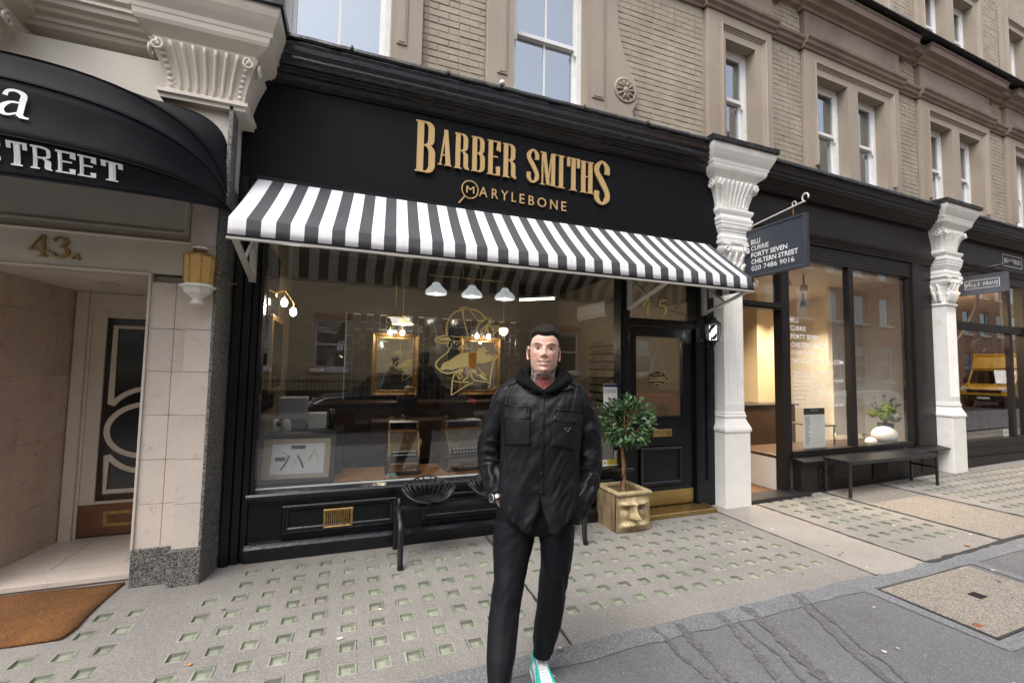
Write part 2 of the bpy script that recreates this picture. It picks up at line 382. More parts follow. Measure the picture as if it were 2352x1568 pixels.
# tar joints
def strip(name, matn, parent, pts, width, z, jag=.0):
    mb = MB(); L = []; n = len(pts)
    for i, p in enumerate(pts):
        a = Vector(pts[max(0, i-1)]); b = Vector(pts[min(n-1, i+1)]); t = (b-a).normalized(); nn = Vector((-t.y, t.x))
        ww = width*(1+jag*random.uniform(-1, 1))/2
        q = Vector(p)
        L.append([(*(q-nn*ww), z+gz(q.x)), (*(q+nn*ww), z+gz(q.x))])
    return mb.sheet(L, smooth=False).build(name, matn, parent)
def wob(p, q, n, amp):
    return [(p[0]+(q[0]-p[0])*i/n+random.uniform(-amp, amp), p[1]+(q[1]-p[1])*i/n+random.uniform(-amp, amp)) for i in range(n+1)]
for (x, y0, y1, wd) in ((1.267, 2.38, 4.14, .022), (4.014, 2.37, 4.2, .016), (4.70, 2.40, 4.15, .03), (6.005, 2.44, 4.36, .05), (7.20, 2.5, 4.45, .048)):
    strip('tar_joint', 'tar', pavement, wob((x, y0), (x, y1), 24, .006), wd, .0035, .5)
grid_sheet([1.3, 4.2, 10, 16, 60], [2.365, 2.56], lambda x, y: False, lambda x: gz(x)-.03).build('slab_bed', 'tar', pavement)
strip('tar_joint', 'tar', pavement, wob((4.7, 2.385), (7.2, 2.47), 24, .008), .04, .0038, .5)
strip('tar_joint', 'tar', pavement, wob((7.2, 2.47), (16, 2.55), 40, .008), .04, .0038, .5)
strip('tar_joint', 'tar', pavement, wob((-.93, 4.145), (2.9, 4.145), 40, .006), .022, .0036, .6)
# tarmac footway between the slabs and the road
tarm = grid_sheet([-30, -6, 0, 4.2, 10, 16, 60], [-.95, 2.2, 2.365], lambda x, y: False, lambda x: gz(x)-.004).build('tarmac_footway', 'tarmac'); tag(tarm, kind='structure')
strip('tarmac_edge_band', 'tarmac_band', tarm, wob((-6, 2.29), (1.3, 2.29), 30, .006)+wob((1.45, 2.30), (3.9, 2.32), 20, .007)+wob((4.1, 2.32), (14, 2.42), 30, .006), .15, .0005, .10)
c7 = lambda u, v: ((2200+u*.69728)/1.632653, (1800+v*.69728)/1.632653)
for pts, wd in (([(355, 795), (430, 850), (500, 940), (600, 1010), (700, 1095)], .030), ([(490, 770), (560, 850), (640, 930), (760, 1060), (800, 1100)], .05),
                ([(700, 715), (790, 790), (870, 880), (960, 980), (1040, 1095)], .045), ([(850, 680), (960, 770), (1080, 880), (1170, 970), (1300, 1095)], .075),
                ([(1110, 610), (1200, 690), (1330, 830), (1450, 930), (1640, 1090)], .05), ([(1130, 600), (1230, 680), (1380, 800), (1480, 900), (1620, 980), (1730, 1090)], .028),
                ([(800, 740), (920, 850), (1040, 940), (1180, 1090)], .025)):
    P_ = [onG(*c7(*p)) for p in pts]; Q_ = []
    for a, b in zip(P_[:-1], P_[1:]):
        for k in range(6): Q_.append((a.x+(b.x-a.x)*k/6+random.uniform(-.006, .006), a.y+(b.y-a.y)*k/6+random.uniform(-.006, .006)))
    Q_.append((P_[-1].x, P_[-1].y))
    strip('tarmac_patch', 'tarmac_patch', tarm, Q_, wd, .002, .55)
# inspection cover set in the tarmac
cov = thing('inspection_cover', 'square stone-filled inspection cover set flush in the grey tarmac', 'manhole cover', (4.37, 1.915, gz(4.37)), R(1.5))
MB().box(-.60, .60, -.325, .325, -.05, .002).build('cover_frame', 'tar', cov)
MB().box(-.585, .585, -.31, .31, -.05, .006).build('cover_slab', 'aggregate', cov, .002)
MB().box(-.06, .04, -.03, .045, .0, .0085).build('cover_badge', 'charcoal_paint', cov)
for x in (-.54, .45): MB().box(x-.02, x+.035, -.2-.02, -.2+.02, .0, .0085).build('lifting_slot', 'rust', cov)
strip('tarmac_edge_band', 'tarmac_band', tarm, [(3.70, 2.24), (3.72, 1.53), (4.6, 1.53), (5.05, 1.56), (5.08, 2.25)], .11, .001, .1)
# gum spots and grit
mb = MB()
for k in range(70):
    x = random.uniform(-1.6, 7); y = random.uniform(1.0, 3.9); r_ = random.uniform(.006, .018)
    n = 9; off = random.random()*6
    vs = [(x+r_*(1+.2*math.sin(3*a+off))*math.cos(a)*1.2, y+r_*(1+.15*math.cos(2*a+off))*math.sin(a), gz(x)+.0042) for a in [2*PI*i/n for i in range(n)]]
    mb.add(vs, [tuple(range(n))], 0 if random.random() < .55 else 1)
mat('gum', (.52, .49, .45), .8); mat('gum_dark', (.10, .095, .09), .8)
gum = mb.build('chewing_gum_spots', ['gum', 'gum_dark']); tag(gum, 'flattened chewing gum spots speckling the pavement', 'gum', kind='stuff')
mb = MB()
for k in range(2600):
    x = random.uniform(-1.6, 7.5); y = random.uniform(1.2, 4.1); r_ = random.uniform(.0012, .0035); z = gz(x)+.001
    a = random.random()*6
    mb.add([(x+r_*math.cos(a), y+r_*math.sin(a), z), (x+r_*math.cos(a+2.2), y+r_*math.sin(a+2.2), z), (x+r_*math.cos(a+4.1), y+r_*math.sin(a+4.1), z), (x, y, z+r_*.9)], [(0, 1, 3), (1, 2, 3), (2, 0, 3)], random.choice((0, 0, 1, 2)))
mat('grit_pale', (.62, .57, .50), .8); mat('grit_dark', (.09, .08, .075), .8); mat('grit_tan', (.42, .29, .18), .8)
g_ = mb.build('grit', ['grit_pale', 'grit_dark', 'grit_tan']); tag(g_, 'loose grit scattered over the pavement', 'grit', kind='stuff')
# fallen leaves
mat('dead_leaf', (.42, .20, .07), .8, rnd=.3, vary=.3, vscale=60)
LV = [(0, 0), (.5, .22), (.35, .5), (.62, .62), (.3, .8), (0, 1.1), (-.3, .8), (-.6, .62), (-.34, .5), (-.5, .2)]
def dead_leaf(px, py, s, rot, label):
    p = onG(px, py, .006); p.z = gz(p.x)+.006
    mb = MB(); vs = [(x*s, (y-.5)*s, .25*s*x*x) for x, y in LV] + [(0, -.5*s, .0)] + [(x*s, (y-.5)*s, .25*s*x*x+.002) for x, y in LV]
    mb.add(vs[:10], [tuple(range(10))]); mb.add(vs[11:], [tuple(range(10))]); mb.add([(0, -.5*s, .001), (.03*s, -.9*s, .003), (-.03*s, -.9*s, .003)], [(0, 1, 2)])
    o = mb.build('fallen_leaf', 'dead_leaf', loc=p); o.rotation_euler = (0, 0, rot); return tag(o, label, 'leaf', 'fallen leaves on the pavement')
dead_leaf(2221, 1256, .045, 1.2, 'curled tan leaf on the slab edge beyond the inspection cover')
dead_leaf(436, 1525, .022, .4, 'small orange leaf lying among pavement lights at lower left')
dead_leaf(697, 1387, .018, 2.1, 'small brown leaf on the slab below the brass grille')
dead_leaf(1843, 1316, .02, .2, 'rusty leaf scrap on the tarmac left of the inspection cover')
dead_leaf(1495, 1262, .022, .9, 'orange leaf scrap on the pavement lights near the door step')
dead_leaf(1868, 1204, .03, 1.9, 'tan leaf on the plain slab below the hanging sign')
# road, far pavement
MB().box(-60, 80, -1.12, -.95, -.2, .0).build('kerb_stone', 'granite', None, .01)['kind'] = 'structure'
road = MB().add([(-60, -6.2, -.12), (80, -6.2, -.12), (80, -.9, -.12), (-60, -.9, -.12)], [(0, 1, 2, 3)]).build('road', 'road_tarmac'); tag(road, kind='structure')
mat('yellow_line', (.62, .50, .08), .8)
for y in (-1.30, -1.42): MB().box(-60, 80, y-.03, y+.03, -.12, -.116).build('yellow_line', 'yellow_line', road)
far = MB().box(-60, 80, -8.3, -6.2, -.3, .0).build('far_pavement', 'concrete'); tag(far, kind='structure')
gr = MB().add([(-400, -400, -.35), (400, -400, -.35), (400, 400, -.35), (-400, 400, -.35)], [(0, 1, 2, 3)]).build('ground', 'road_tarmac'); tag(gr, kind='structure')
# ================================================================== upper storeys of the terrace
KM = Matrix.Translation((KX, 4.17, 0)) @ Matrix.Rotation(KANG, 4, 'Z') @ Matrix.Translation((-KX, -4.17, 0))
def cells(mb, x0, x1, z0, z1, y0, y1, ops, mi=0):
    xs = sorted(set([x0, x1]+[v for o in ops for v in o[:2] if x0 < v < x1])); zs = sorted(set([z0, z1]+[v for o in ops for v in o[2:4] if z0 < v < z1]))
    for i in range(len(xs)-1):
        run = None
        for j in range(len(zs)-1):
            xc, zc = (xs[i]+xs[i+1])/2, (zs[j]+zs[j+1])/2
            inside = any(o[0] < xc < o[1] and o[2] < zc < o[3] for o in ops)
            if not inside and run is None: run = zs[j]
            if (inside or j == len(zs)-2) and run is not None:
                mb.box(xs[i], xs[i+1], y0, y1, run, zs[j] if inside else zs[j+1], mi); run = None
    return mb
bld = thing('terrace_building', 'tan painted brick upper storeys with stone window surrounds above the shops', 'building')
def P_(mb, name, mats, k=False, bevel=0, parent=None, **kw):
    o = mb.build(name, mats, parent or bld, bevel, **kw)
    if k and (parent is None): o.matrix_basis = KM
    return o
# openings: (x0,x1,z0,z1)
OPL = [(-.73, .25, 4.62, 6.6), (1.54, 2.47, 4.62, 6.6)]
OPR = [(4.60, 5.17, 4.62, 6.13)]
for s in (6.2, 9.2, 12.25, 15.3, 18.3, 21.3):
    OPR += [(s+.24, s+1.0, 4.62, 6.13), (s+1.25, s+1.98, 4.62, 6.13)]
OPR2 = []
for s in (6.2, 9.2, 12.25, 15.3, 18.3, 21.3): OPR2 += [(s+.24, s+1.0, 7.46, 8.85), (s+1.25, s+1.98, 7.46, 8.85)]
P_(cells(MB(), -4.5, 4.2, 4.1, 7.4, 4.40, 4.78, OPL), 'wall', 'tan_mortar')
P_(cells(MB(), 4.2, 24, 4.1, 7.4, 4.40, 4.78, OPR), 'wall', 'tan_mortar', True)
P_(cells(MB(), -4.5, 4.2, 7.4, 11, 4.40, 4.78, []), 'wall', 'tan_mortar')
P_(cells(MB(), 4.2, 24, 7.4, 11, 4.40, 4.78, OPR2), 'wall', 'tan_mortar', True)
# bricks: the nearest panels brick by brick, the rest as one mass
YB = 4.3925
brick_long = MB().box(-.107, .107, 0, .03, -.0335, .0335).build('brick', 'tan_brick', bld, .004, 1)
brick_short = MB().box(-.0515, .0515, 0, .03, -.0335, .0335).build('brick', 'tan_brick', bld, .004, 1)
used = [0]
def brick_panel(x0, x1, z0, z1, k, single):
    mb = MB(); row = 0; z = z0
    while z < z1-.03:
        x = x0 - (.06 if row % 2 else .17); i = row % 2
        while x < x1:
            L_ = .224 if i % 2 == 0 else .113
            a, b = max(x+.004, x0+.002), min(x+L_-.004, x1-.002)
            if b-a > .03:
                if single and used[0] < 300:
                    src = brick_long if b-a > .11 else brick_short
                    hw = .107 if src is brick_long else .0515
                    loc = Vector(((a+b)/2, YB+random.uniform(-.002, .003), z+.0375))
                    if used[0] == 0: o = brick_long
                    elif used[0] == 1: o = brick_short
                    else: o = instance(src, bld)
                    hw = .107 if o.data is brick_long.data else .0515
                    o.location = KM @ loc if k else loc
                    o.scale = ((b-a)/2/hw, 1, random.uniform(.95, 1.04)); o.rotation_euler = (0, random.uniform(-.008, .008), KANG if k else 0); used[0] += 1
                else:
                    dy = random.uniform(-.002, .003); mb.box(a, b, YB+dy, YB+.02, z+.004, z+.071)
            x += L_; i += 1
        z += .075; row += 1
    if mb.v:
        o = P_(mb, 'brickwork', 'tan_brick', k); o['kind'] = 'stuff'
brick_panel(.56, 1.235, 4.45, 5.75, False, True)
brick_panel(2.72, 4.2, 4.45, 6.42, False, True)
brick_panel(4.2, 4.285, 4.45, 6.42, True, False)
brick_panel(5.515, 6.195, 4.45, 6.42, True, True)
brick_panel(.56, 1.235, 5.775, 7.0, False, False)
brick_panel(2.72, 4.2, 6.62, 7.05, False, False)
brick_panel(5.515, 6.195, 6.66, 7.1, True, False)
for s in (6.2, 9.2, 12.25, 15.3, 18.3):
    nx = {6.2: 9.2, 9.2: 12.25, 12.25: 15.3, 15.3: 18.3, 18.3: 21.3}[s]
    brick_panel(s+2.395, nx-.005, 4.45, 6.42, True, False); brick_panel(s+2.395, nx-.005, 6.66, 7.1, True, False); brick_panel(s+2.395, nx-.005, 7.35, 9.6, True, False)
brick_panel(5.0, 6.195, 7.35, 9.6, True, False)
# surrounds
def surround(x0, x1, z0, z1, ops, k, arch=None):
    P_(cells(MB(), x0, x1, z0, z1, 4.335, 4.397, ops), 'window_surround', 'tan_render', k, .006)
    mb = MB()
    if arch:
        a0, a1, az = arch
        prof = [(.0, 4.337), (.0, 4.295), (.014, 4.288), (.024, 4.296), (.028, 4.312), (.044, 4.312), (.048, 4.326), (.066, 4.326), (.07, 4.337)]
        L = [[(a0+i, y, z0+.25), (a0+i, y, az-i), (a1-i, y, az-i), (a1-i, y, z0+.25)] for i, y in prof]
        mb.sheet(L, smooth=False)
        P_(mb, 'architrave', 'tan_render', k)
    for (a, b, c, d) in ops:    # reveals
        P_(MB().box(a-.012, a+.004, 4.3325, 4.76, c, d).box(b-.004, b+.012, 4.3325, 4.76, c, d).box(a-.012, b+.012, 4.3323, 4.76, d-.004, d+.012), 'window_reveal', 'tan_render', k)
surround(-1.1, .555, 4.45, 6.9, OPL[:1], False)
surround(1.24, 2.72, 4.45, 6.9, OPL[1:], False)
for a, b, c in ((.30, .40, 4.82), (1.36, 1.47, 4.79), (2.53, 2.69, 4.79)): P_(MB().box(a, b, 4.322, 4.334, c, 6.7).box(a+.02, b-.02, 4.316, 4.3215, c+.02, 6.7), 'surround_pilaster', 'tan_render', False, .006)
# scroll bracket with rosette beside the second window
sc = [(2.722, 4.45), (3.02, 4.45), (3.12, 4.66), (3.10, 4.76), (3.16, 4.87), (3.175, 5.0), (3.14, 5.14), (3.08, 5.22), (3.07, 5.30), (3.0, 5.42), (2.94, 5.58), (2.905, 5.78), (2.88, 6.1), (2.88, 6.9), (2.722, 6.9)]
P_(MB().prism(sc, 4.345, 4.396, 'y'), 'scroll_bracket', 'tan_render', False, .012)
ros = P_(MB().lathe([(.0001, -.028), (.03, -.026), (.045, -.012), (.05, -.004), (.125, -.004), (.135, -.012), (.15, -.012), (.165, 0)], 32, (3.0, 4.345, 4.995), axis='y'), 'rosette', 'tan_render')
for i in range(10):
    a = 2*PI*i/10
    o = MB().sphere((0, 0, 0), .05, 10, 8, sx=1, sy=.45, sz=.42).build('petal', 'tan_dark', ros)
    o.location = (3.0+.078*math.cos(a), 4.338, 4.995+.078*math.sin(a)); o.rotation_euler = (0, -a, 0)
surround(4.285, 5.51, 4.45, 6.47, OPR[:1], True, (4.50, 5.36, 6.30))
for i, s in enumerate((6.2, 9.2, 12.25, 15.3, 18.3, 21.3)):
    surround(s, s+2.39, 4.45, 6.47, OPR[1+2*i:3+2*i], True, (s+.185, s+2.18, 6.30))
    surround(s+.05, s+2.34, 7.36, 9.3, OPR2[2*i:2*i+2], True, (s+.185, s+2.15, 9.02))
# string courses, friezes and hoods
SP = [(4.41, 6.47), (4.31, 6.47), (4.30, 6.50), (4.265, 6.52), (4.255, 6.56), (4.225, 6.58), (4.215, 6.615), (4.41, 6.64)]
SP2 = [(y+.055, z) for y, z in SP[:1]]+[(y+.06, z) for y, z in SP[1:]]
CP = [(4.42, 7.06), (4.30, 7.06), (4.285, 7.10), (4.23, 7.12), (4.21, 7.17), (4.13, 7.19), (4.115, 7.27), (4.09, 7.29), (4.10, 7.32), (4.42, 7.36)]
CP2 = [(y+.10 if y < 4.4 else y, z) for y, z in CP]
def hood(x0, x1, k):
    P_(MB().prism(SP, x0-.04, x1+.04, 'x'), 'string_course', 'tan_dark', k)
    P_(MB().box(x0, x1, 4.32, 4.41, 6.635, 7.07), 'frieze', 'tan_dark', k)
    P_(MB().prism(CP, x0-.06, x1+.22, 'x'), 'hood_cornice', 'tan_dark', k)
hood(4.285, 5.51, True)
for s in (6.2, 9.2, 12.25, 15.3, 18.3, 21.3): hood(s, s+2.39, True)
P_(MB().prism(SP2, 2.9, 4.2, 'x'), 'string_course', 'tan_dark', False); P_(MB().prism(SP2, 4.2, 24, 'x'), 'string_course', 'tan_dark', True)
P_(MB().prism(CP2, -4.5, 4.2, 'x'), 'cornice', 'tan_dark', False); P_(MB().prism(CP2, 4.2, 24, 'x'), 'cornice', 'tan_dark', True)
P_(MB().box(4.2, 24, 4.02, 4.5, 7.362, 7.375), 'cornice_flashing', 'lead', True)
# sash windows
mat('net_blind', (.62, .64, .67), .9, vary=.05)
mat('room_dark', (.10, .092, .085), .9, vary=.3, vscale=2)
def sash(x0, x1, z0, z1, rail, k, mull=False, pane_backing='room_dark', yf=4.49):
    fw = .065
    fr = P_(MB().box(x0, x0+fw, yf, yf+.10, z0, z1).box(x1-fw, x1, yf, yf+.10, z0, z1).box(x0+fw, x1-fw, yf, yf+.10, z1-fw, z1).box(x0+fw, x1-fw, yf-.02, yf+.10, z0, z0+.05), 'window', 'sash_white', k, .004)
    a, b = x0+fw, x1-fw
    def child(mb, n, m, bv=0): return mb.build(n, m, fr, bv)
    # lower sash behind, upper sash in front
    for (c, d, y) in ((z0+.05, rail+.02, yf+.05), (rail-.02, z1-fw, yf+.015)):
        child(MB().box(a, a+.04, y, y+.035, c, d).box(b-.04, b, y, y+.035, c, d).box(a+.04, b-.04, y-.001, y+.036, c, c+.05).box(a+.04, b-.04, y-.001, y+.036, d-.045, d), 'sash', 'sash_white', .003)
        if mull: child(MB().box((a+b)/2-.012, (a+b)/2+.012, y+.004, y+.03, c+.05, d-.045), 'glazing_bar', 'sash_white')
        child(MB().box(a+.038, b-.038, y+.016, y+.020, c+.048, d-.043), 'pane', 'upper_glass')
    child(MB().box(a-.0, a+.035, yf+.0, yf+.014, rail-.10, rail-.025).box(b-.035, b, yf, yf+.014, rail-.10, rail-.025), 'sash_horn', 'sash_white', .005)
    child(MB().box(x0-.1, x1+.1, yf+.16, yf+.17, z0, z1), 'pane_backing', pane_backing)  # dark backing sheet paints in the room's gloom; the pale one is net curtain
sash(-.73, .25, 4.62, 6.6, 5.62, False, True, 'net_blind')
sash(1.54, 2.47, 4.62, 6.6, 5.46, False, True, 'net_blind')
for i, o in enumerate(OPR): sash(*o, 5.37 if i else 5.42, True)
for o in OPR2: sash(*o, 8.15, True)
# ================================================================== lettering
def arc(cx, cy, rx, ry, a0, a1, n=7):
    return [(cx+rx*math.cos(R(a0+(a1-a0)*i/n)), cy+ry*math.sin(R(a0+(a1-a0)*i/n))) for i in range(n+1)]
def bowl(x0, x1, y0, y1, s, t):
    rx, ry = (x1-x0)*.62, min((y1-y0)*.30, .2)
    o = [(x0, y1)] + arc(x1-rx, y1-ry, rx, ry, 90, 0) + arc(x1-rx, y0+ry, rx, ry, 0, -90) + [(x0, y0)]
    xi = x1-s; rxi = max(.05, (xi-x0)*.75); ryi = max(.03, ry-t)
    return o + [(x0, y0+t)] + arc(xi-rxi, y0+t+ryi, rxi, ryi, -90, 0) + arc(xi-rxi, y1-t-ryi, rxi, ryi, 0, 90) + [(x0, y1-t)]
def ribbon(pts, ws, asp=1.0, n=10):
    # smooth (Catmull-Rom) ribbon; asp = width/height of the letter box so stroke widths stay even
    P = [Vector((p[0]*asp, p[1])) for p in pts]; C = []; W = []
    for i in range(len(P)-1):
        a, b, c, d = P[max(0, i-1)], P[i], P[i+1], P[min(len(P)-1, i+2)]
        for k in range(n):
            u = k/n
            C.append(.5*((2*b)+(c-a)*u+(2*a-5*b+4*c-d)*u*u+(3*b-a-3*c+d)*u**3)); W.append(ws[i]+(ws[i+1]-ws[i])*u)
    C.append(P[-1]); W.append(ws[-1]); A = []; B = []
    for i, p in enumerate(C):
        t = (C[min(i+1, len(C)-1)]-C[max(0, i-1)]).normalized(); nn = Vector((-t.y, t.x))
        A.append(p+nn*W[i]/2); B.append(p-nn*W[i]/2)
    return [(q.x/asp, q.y) for q in A+B[::-1]]
def rect(x0, x1, y0, y1): return [(x0, y0), (x1, y0), (x1, y1), (x0, y1)]
def glyph(ch, s=.33, t=.03, asp=.38, se=.1):
    st = rect(se, se+s, 0, 1); b0, b1 = rect(0, se+s+.04, 0, t), rect(0, se+s+.04, 1-t, 1); m = se+s
    if ch == 'B': return [st, b0, b1, bowl(m-.02, .95, .515, 1, s*.95, t), bowl(m-.02, 1, 0, .545, s*.98, t)]
    if ch == 'R': return [st, rect(0, m+.12, 0, t), b1, bowl(m-.02, .95, .50, 1, s*.95, t), [(.62, .52), (.93, .44), (.97, .36), (.97, .10), (1.06, .02), (1.06, 0), (.92, 0), (.72, .03), (.66, .10), (.66, .40), (.55, .50)]]
    if ch == 'E': return [st, rect(0, .98, 0, t), rect(0, 1, 1-t, 1), [(.98, 0), (.98, .27), (.66, .25), (.72, t), (.8, 0)], [(1, 1), (1, .70), (.69, .74), (.74, 1-t), (.8, 1)], rect(m-.02, .80, .52, .52+t)]
    if ch == 'A': return [[(.12, 0), (.22, 0), (.60, .93), (.55, 1.0), (.47, 1)], [(.42, 1), (.72, 1), (.98, 0), (.60, 0)], rect(0, .32, 0, t), rect(.50, 1.05, 0, t), rect(.24, .70, .27, .27+t)]
    if ch == 'I': return [rect(.25, .75, 0, 1), rect(0, 1, 0, t), rect(0, 1, 1-t, 1)]
    if ch == 'T': return [rect(.34, .66, 0, 1), rect(.22, .78, 0, t), rect(0, 1, 1-t, 1), [(0, 1), (0, .72), (.22, .72), (.22, 1-t), (.27, 1)], [(1, 1), (1, .72), (.78, .72), (.78, 1-t), (.73, 1)]]
    if ch == 'H': return [rect(.08, .38, 0, 1), rect(.62, .92, 0, 1), rect(0, .46, 0, t), rect(0, .46, 1-t, 1), rect(.54, 1, 0, t), rect(.54, 1, 1-t, 1), rect(.37, .63, .50, .50+t)]
    if ch == 'M': return [rect(.09, .17, 0, 1), rect(0, .26, 0, t), rect(0, .2, 1-t, 1), [(.1, 1), (.34, 1), (.58, .02), (.40, .02)], [(.42, .02), (.50, .02), (.74, .98), (.68, 1)], rect(.68, .91, 0, 1), rect(.6, 1, 0, t), rect(.68, 1, 1-t, 1)]
    if ch == 'S': return [ribbon([(.84, .70), (.84, .86), (.52, .978), (.18, .86), (.17, .72), (.5, .52), (.83, .29), (.82, .13), (.48, .022), (.16, .13), (.16, .30)], [.118, .118, .045, .118, .118, .135, .118, .118, .045, .118, .118], asp)]
    if ch == '4': return [rect(.56, .74, 0, 1), [(.56, 1), (.64, 1), (.12, .32), (0, .32)], rect(0, 1, .24, .32), rect(.44, .88, 0, .05)]
    if ch == '3': return [ribbon([(.12, .80), (.3, .95), (.62, .95), (.80, .76), (.6, .56), (.42, .53)], [.16, .07, .08, .2, .09, .05], asp), ribbon([(.42, .53), (.70, .50), (.90, .28), (.62, .05), (.3, .05), (.08, .2)], [.05, .09, .22, .09, .07, .18], asp)]
    if ch == 'a': return [rect(.60, .80, .06, .70), [(.60, .10), (.72, 0), (.95, 0), (1, .02), (1, .07), (.88, .08), (.80, .13)], ribbon([(.14, .74), (.2, .9), (.45, .96), (.70, .86), (.70, .62)], [.14, .10, .08, .16, .18], asp), ribbon([(.68, .56), (.35, .53), (.13, .33), (.14, .14), (.35, .05), (.66, .20)], [.05, .08, .17, .17, .08, .05], asp)]
    return []
def glyph_part(name, ch, matn, parent, x0, x1, z0, z1, y, depth=.02, rot=None, **kw):
    mb = MB(); w_, h_ = x1-x0, z1-z0; kw.setdefault('asp', w_/h_)
    for i, p in enumerate(glyph(ch, **kw)):
        mb.prism([(x0+u*w_, z0+v*h_) for u, v in p], y-.0004*i, y+depth, 'y')
    return mb.build(name, matn, parent)
def sans_mesh(txt, shear=0, thick=0):
    cu = bpy.data.curves.new('t', 'FONT'); cu.body = txt; cu.size = 1; cu.shear = shear; cu.offset = thick; cu.resolution_u = 2
    o = bpy.data.objects.new('t', cu); COL.objects.link(o); dg = bpy.context.evaluated_depsgraph_get()
    me = bpy.data.meshes.new_from_object(o.evaluated_get(dg)); bpy.data.objects.remove(o); bpy.data.curves.remove(cu)
    return me
def sans(name, txt, matn, parent, fit, frame, depth=.0, shear=0, thick=0, keep=False):
    # fit = (width, height) in metres, frame = (origin, right, up): flat print or cut letters laid on a surface
    me = sans_mesh(txt, shear, thick); co = np.empty(len(me.vertices)*3); me.vertices.foreach_get('co', co); co = co.reshape(-1, 3)
    mn, mx = co.min(0), co.max(0); sx = fit[0]/(mx[0]-mn[0]); sz = fit[1]/(mx[1]-mn[1])
    if keep: sx = min(sx, sz); sz = sx
    o_, r_, u_ = (np.array(v, float) for v in frame); n_ = np.cross(r_, u_)
    new = o_ + np.outer((co[:, 0]-mn[0])*sx, r_) + np.outer((co[:, 1]-mn[1])*sz, u_)
    me.vertices.foreach_set('co', new.ravel()); me.update()
    me.materials.clear(); me.materials.append(MAT[matn])
    if depth:
        bm = bmesh.new(); bm.from_mesh(me); g = bmesh.ops.extrude_face_region(bm, geom=bm.faces[:])
        bmesh.ops.translate(bm, verts=[v for v in g['geom'] if isinstance(v, bmesh.types.BMVert)], vec=Vector(n_*depth)); bmesh.ops.recalc_face_normals(bm, faces=bm.faces); bm.to_mesh(me); bm.free()
    if ' ' in txt.strip():               # one object per word
        cox = {p.index: (min(co[v][0] for v in p.vertices), max(co[v][0] for v in p.vertices)) for p in me.polygons} if not depth else None
        if cox:
            iv = sorted(cox.values()); merged = []
            for a, b in iv:
                if merged and a <= merged[-1][1]+1e-4: merged[-1][1] = max(b, merged[-1][1])
                else: merged.append([a, b])
            gaps = sorted(range(len(merged)-1), key=lambda k: merged[k][1]-merged[k+1][0])[:len(txt.split())-1]
            cuts = sorted((merged[k][1]+merged[k+1][0])/2 for k in gaps)
            for wi in range(len(cuts)+1):
                lo = cuts[wi-1] if wi else -1e9; hi = cuts[wi] if wi < len(cuts) else 1e9
                fs = [tuple(p.vertices) for p in me.polygons if lo < cox[p.index][0] < hi]
                us = sorted(set(v for f in fs for v in f)); ix = {v: k for k, v in enumerate(us)}
                m2 = bpy.data.meshes.new(name); m2.from_pydata([tuple(new[v]) for v in us], [], [tuple(ix[v] for v in f) for f in fs]); m2.materials.append(MAT[matn])
                o = bpy.data.objects.new(name, m2); COL.objects.link(o); o.parent = parent
            return o
    o = bpy.data.objects.new(name, me); COL.objects.link(o); o.parent = parent; me.name = name
    return o
FRONT = lambda x, y, z: ((x, y, z), (1, 0, 0), (0, 0, 1))
# ================================================================== barber's shopfront
bs = thing('barber_shopfront', 'black panelled barber shopfront with gold fascia letters and large window', 'shopfront')
def bp(mb, n, m, bevel=0, parent=None): return mb.build(n, m, parent or bs, bevel)
# posts
bp(MB().box(-.925, -.86, 4.10, 4.4, 0, 3.16).box(-.86, -.80, 4.125, 4.4, 0, 3.16).box(-.80, -.75, 4.15, 4.4, 0, 3.16), 'left_post', 'black_paint', .008)
bp(MB().box(-.75, -.715, 4.165, 4.28, .54, 3.1), 'frame_stile', 'black_gloss', .008)
bp(MB().box(2.81, 2.93, 4.15, 4.30, .54, 3.14).box(2.835, 2.905, 4.135, 4.15, .54, 3.14), 'mullion', 'black_paint', .006)
bp(MB().box(3.865, 3.93, 4.15, 4.32, 0, 3.14).box(3.93, 4.0, 4.18, 4.32, 0, 3.14).box(4.0, 4.21, 4.215, 4.4, 0, 3.14).box(4.07, 4.15, 4.195, 4.215, .3, 3.0), 'right_post', 'black_paint', .008)
bp(MB().box(-.75, 3.87, 4.17, 4.30, 3.02, 3.14), 'head_rail', 'black_paint', .006)
# sill and stall riser
bp(MB().prism([(4.105, .50), (4.10, .525), (4.115, .545), (4.19, .558), (4.30, .558), (4.30, .47), (4.15, .47), (4.14, .49)], -.76, 2.95, 'x'), 'window_sill', 'black_gloss', .003)
bp(MB().box(-.75, 2.95, 4.175, 4.30, 0, .47), 'stall_riser', 'black_paint')
bp(MB().prism([(4.115, 0), (4.115, .105), (4.13, .125), (4.135, .135), (4.172, .15), (4.174, 0)], -.76, 2.95, 'x'), 'skirting', 'black_gloss', .003)
MP = [(0, 4.174), (0, 4.155), (.012, 4.147), (.024, 4.152), (.03, 4.163), (.042, 4.160), (.052, 4.168), (.056, 4.174)]
for x0, x1 in ((-.50, .43), (.66, 1.60), (1.84, 2.72)):
    p = bp(MB().frame(x0, x1, .185, .425, MP), 'riser_panel', 'black_gloss')
gr_ = bp(MB().frame(-.178, .062, .198, .365, [(0, 4.173), (0, 4.158), (.004, 4.155), (.018, 4.156), (.024, 4.162), (.024, 4.172)]), 'vent_grille', 'old_brass')
MB().box(-.15, .035, 4.1705, 4.1715, .225, .338).build('grille_backing', 'ink', gr_)
for k in range(11): MB().box(-.1495+.0168*k, -.1395+.0168*k, 4.156, 4.166, .222, .342).build('grille_bar', 'old_brass', gr_, .002)
# glass
bp(MB().box(-.716, 2.812, 4.222, 4.230, .556, 3.022), 'window_pane', 'shop_glass')
bp(MB().box(-.71, 2.81, 4.195, 4.2215, .558, .566), 'putty_line', 'plastic_white')
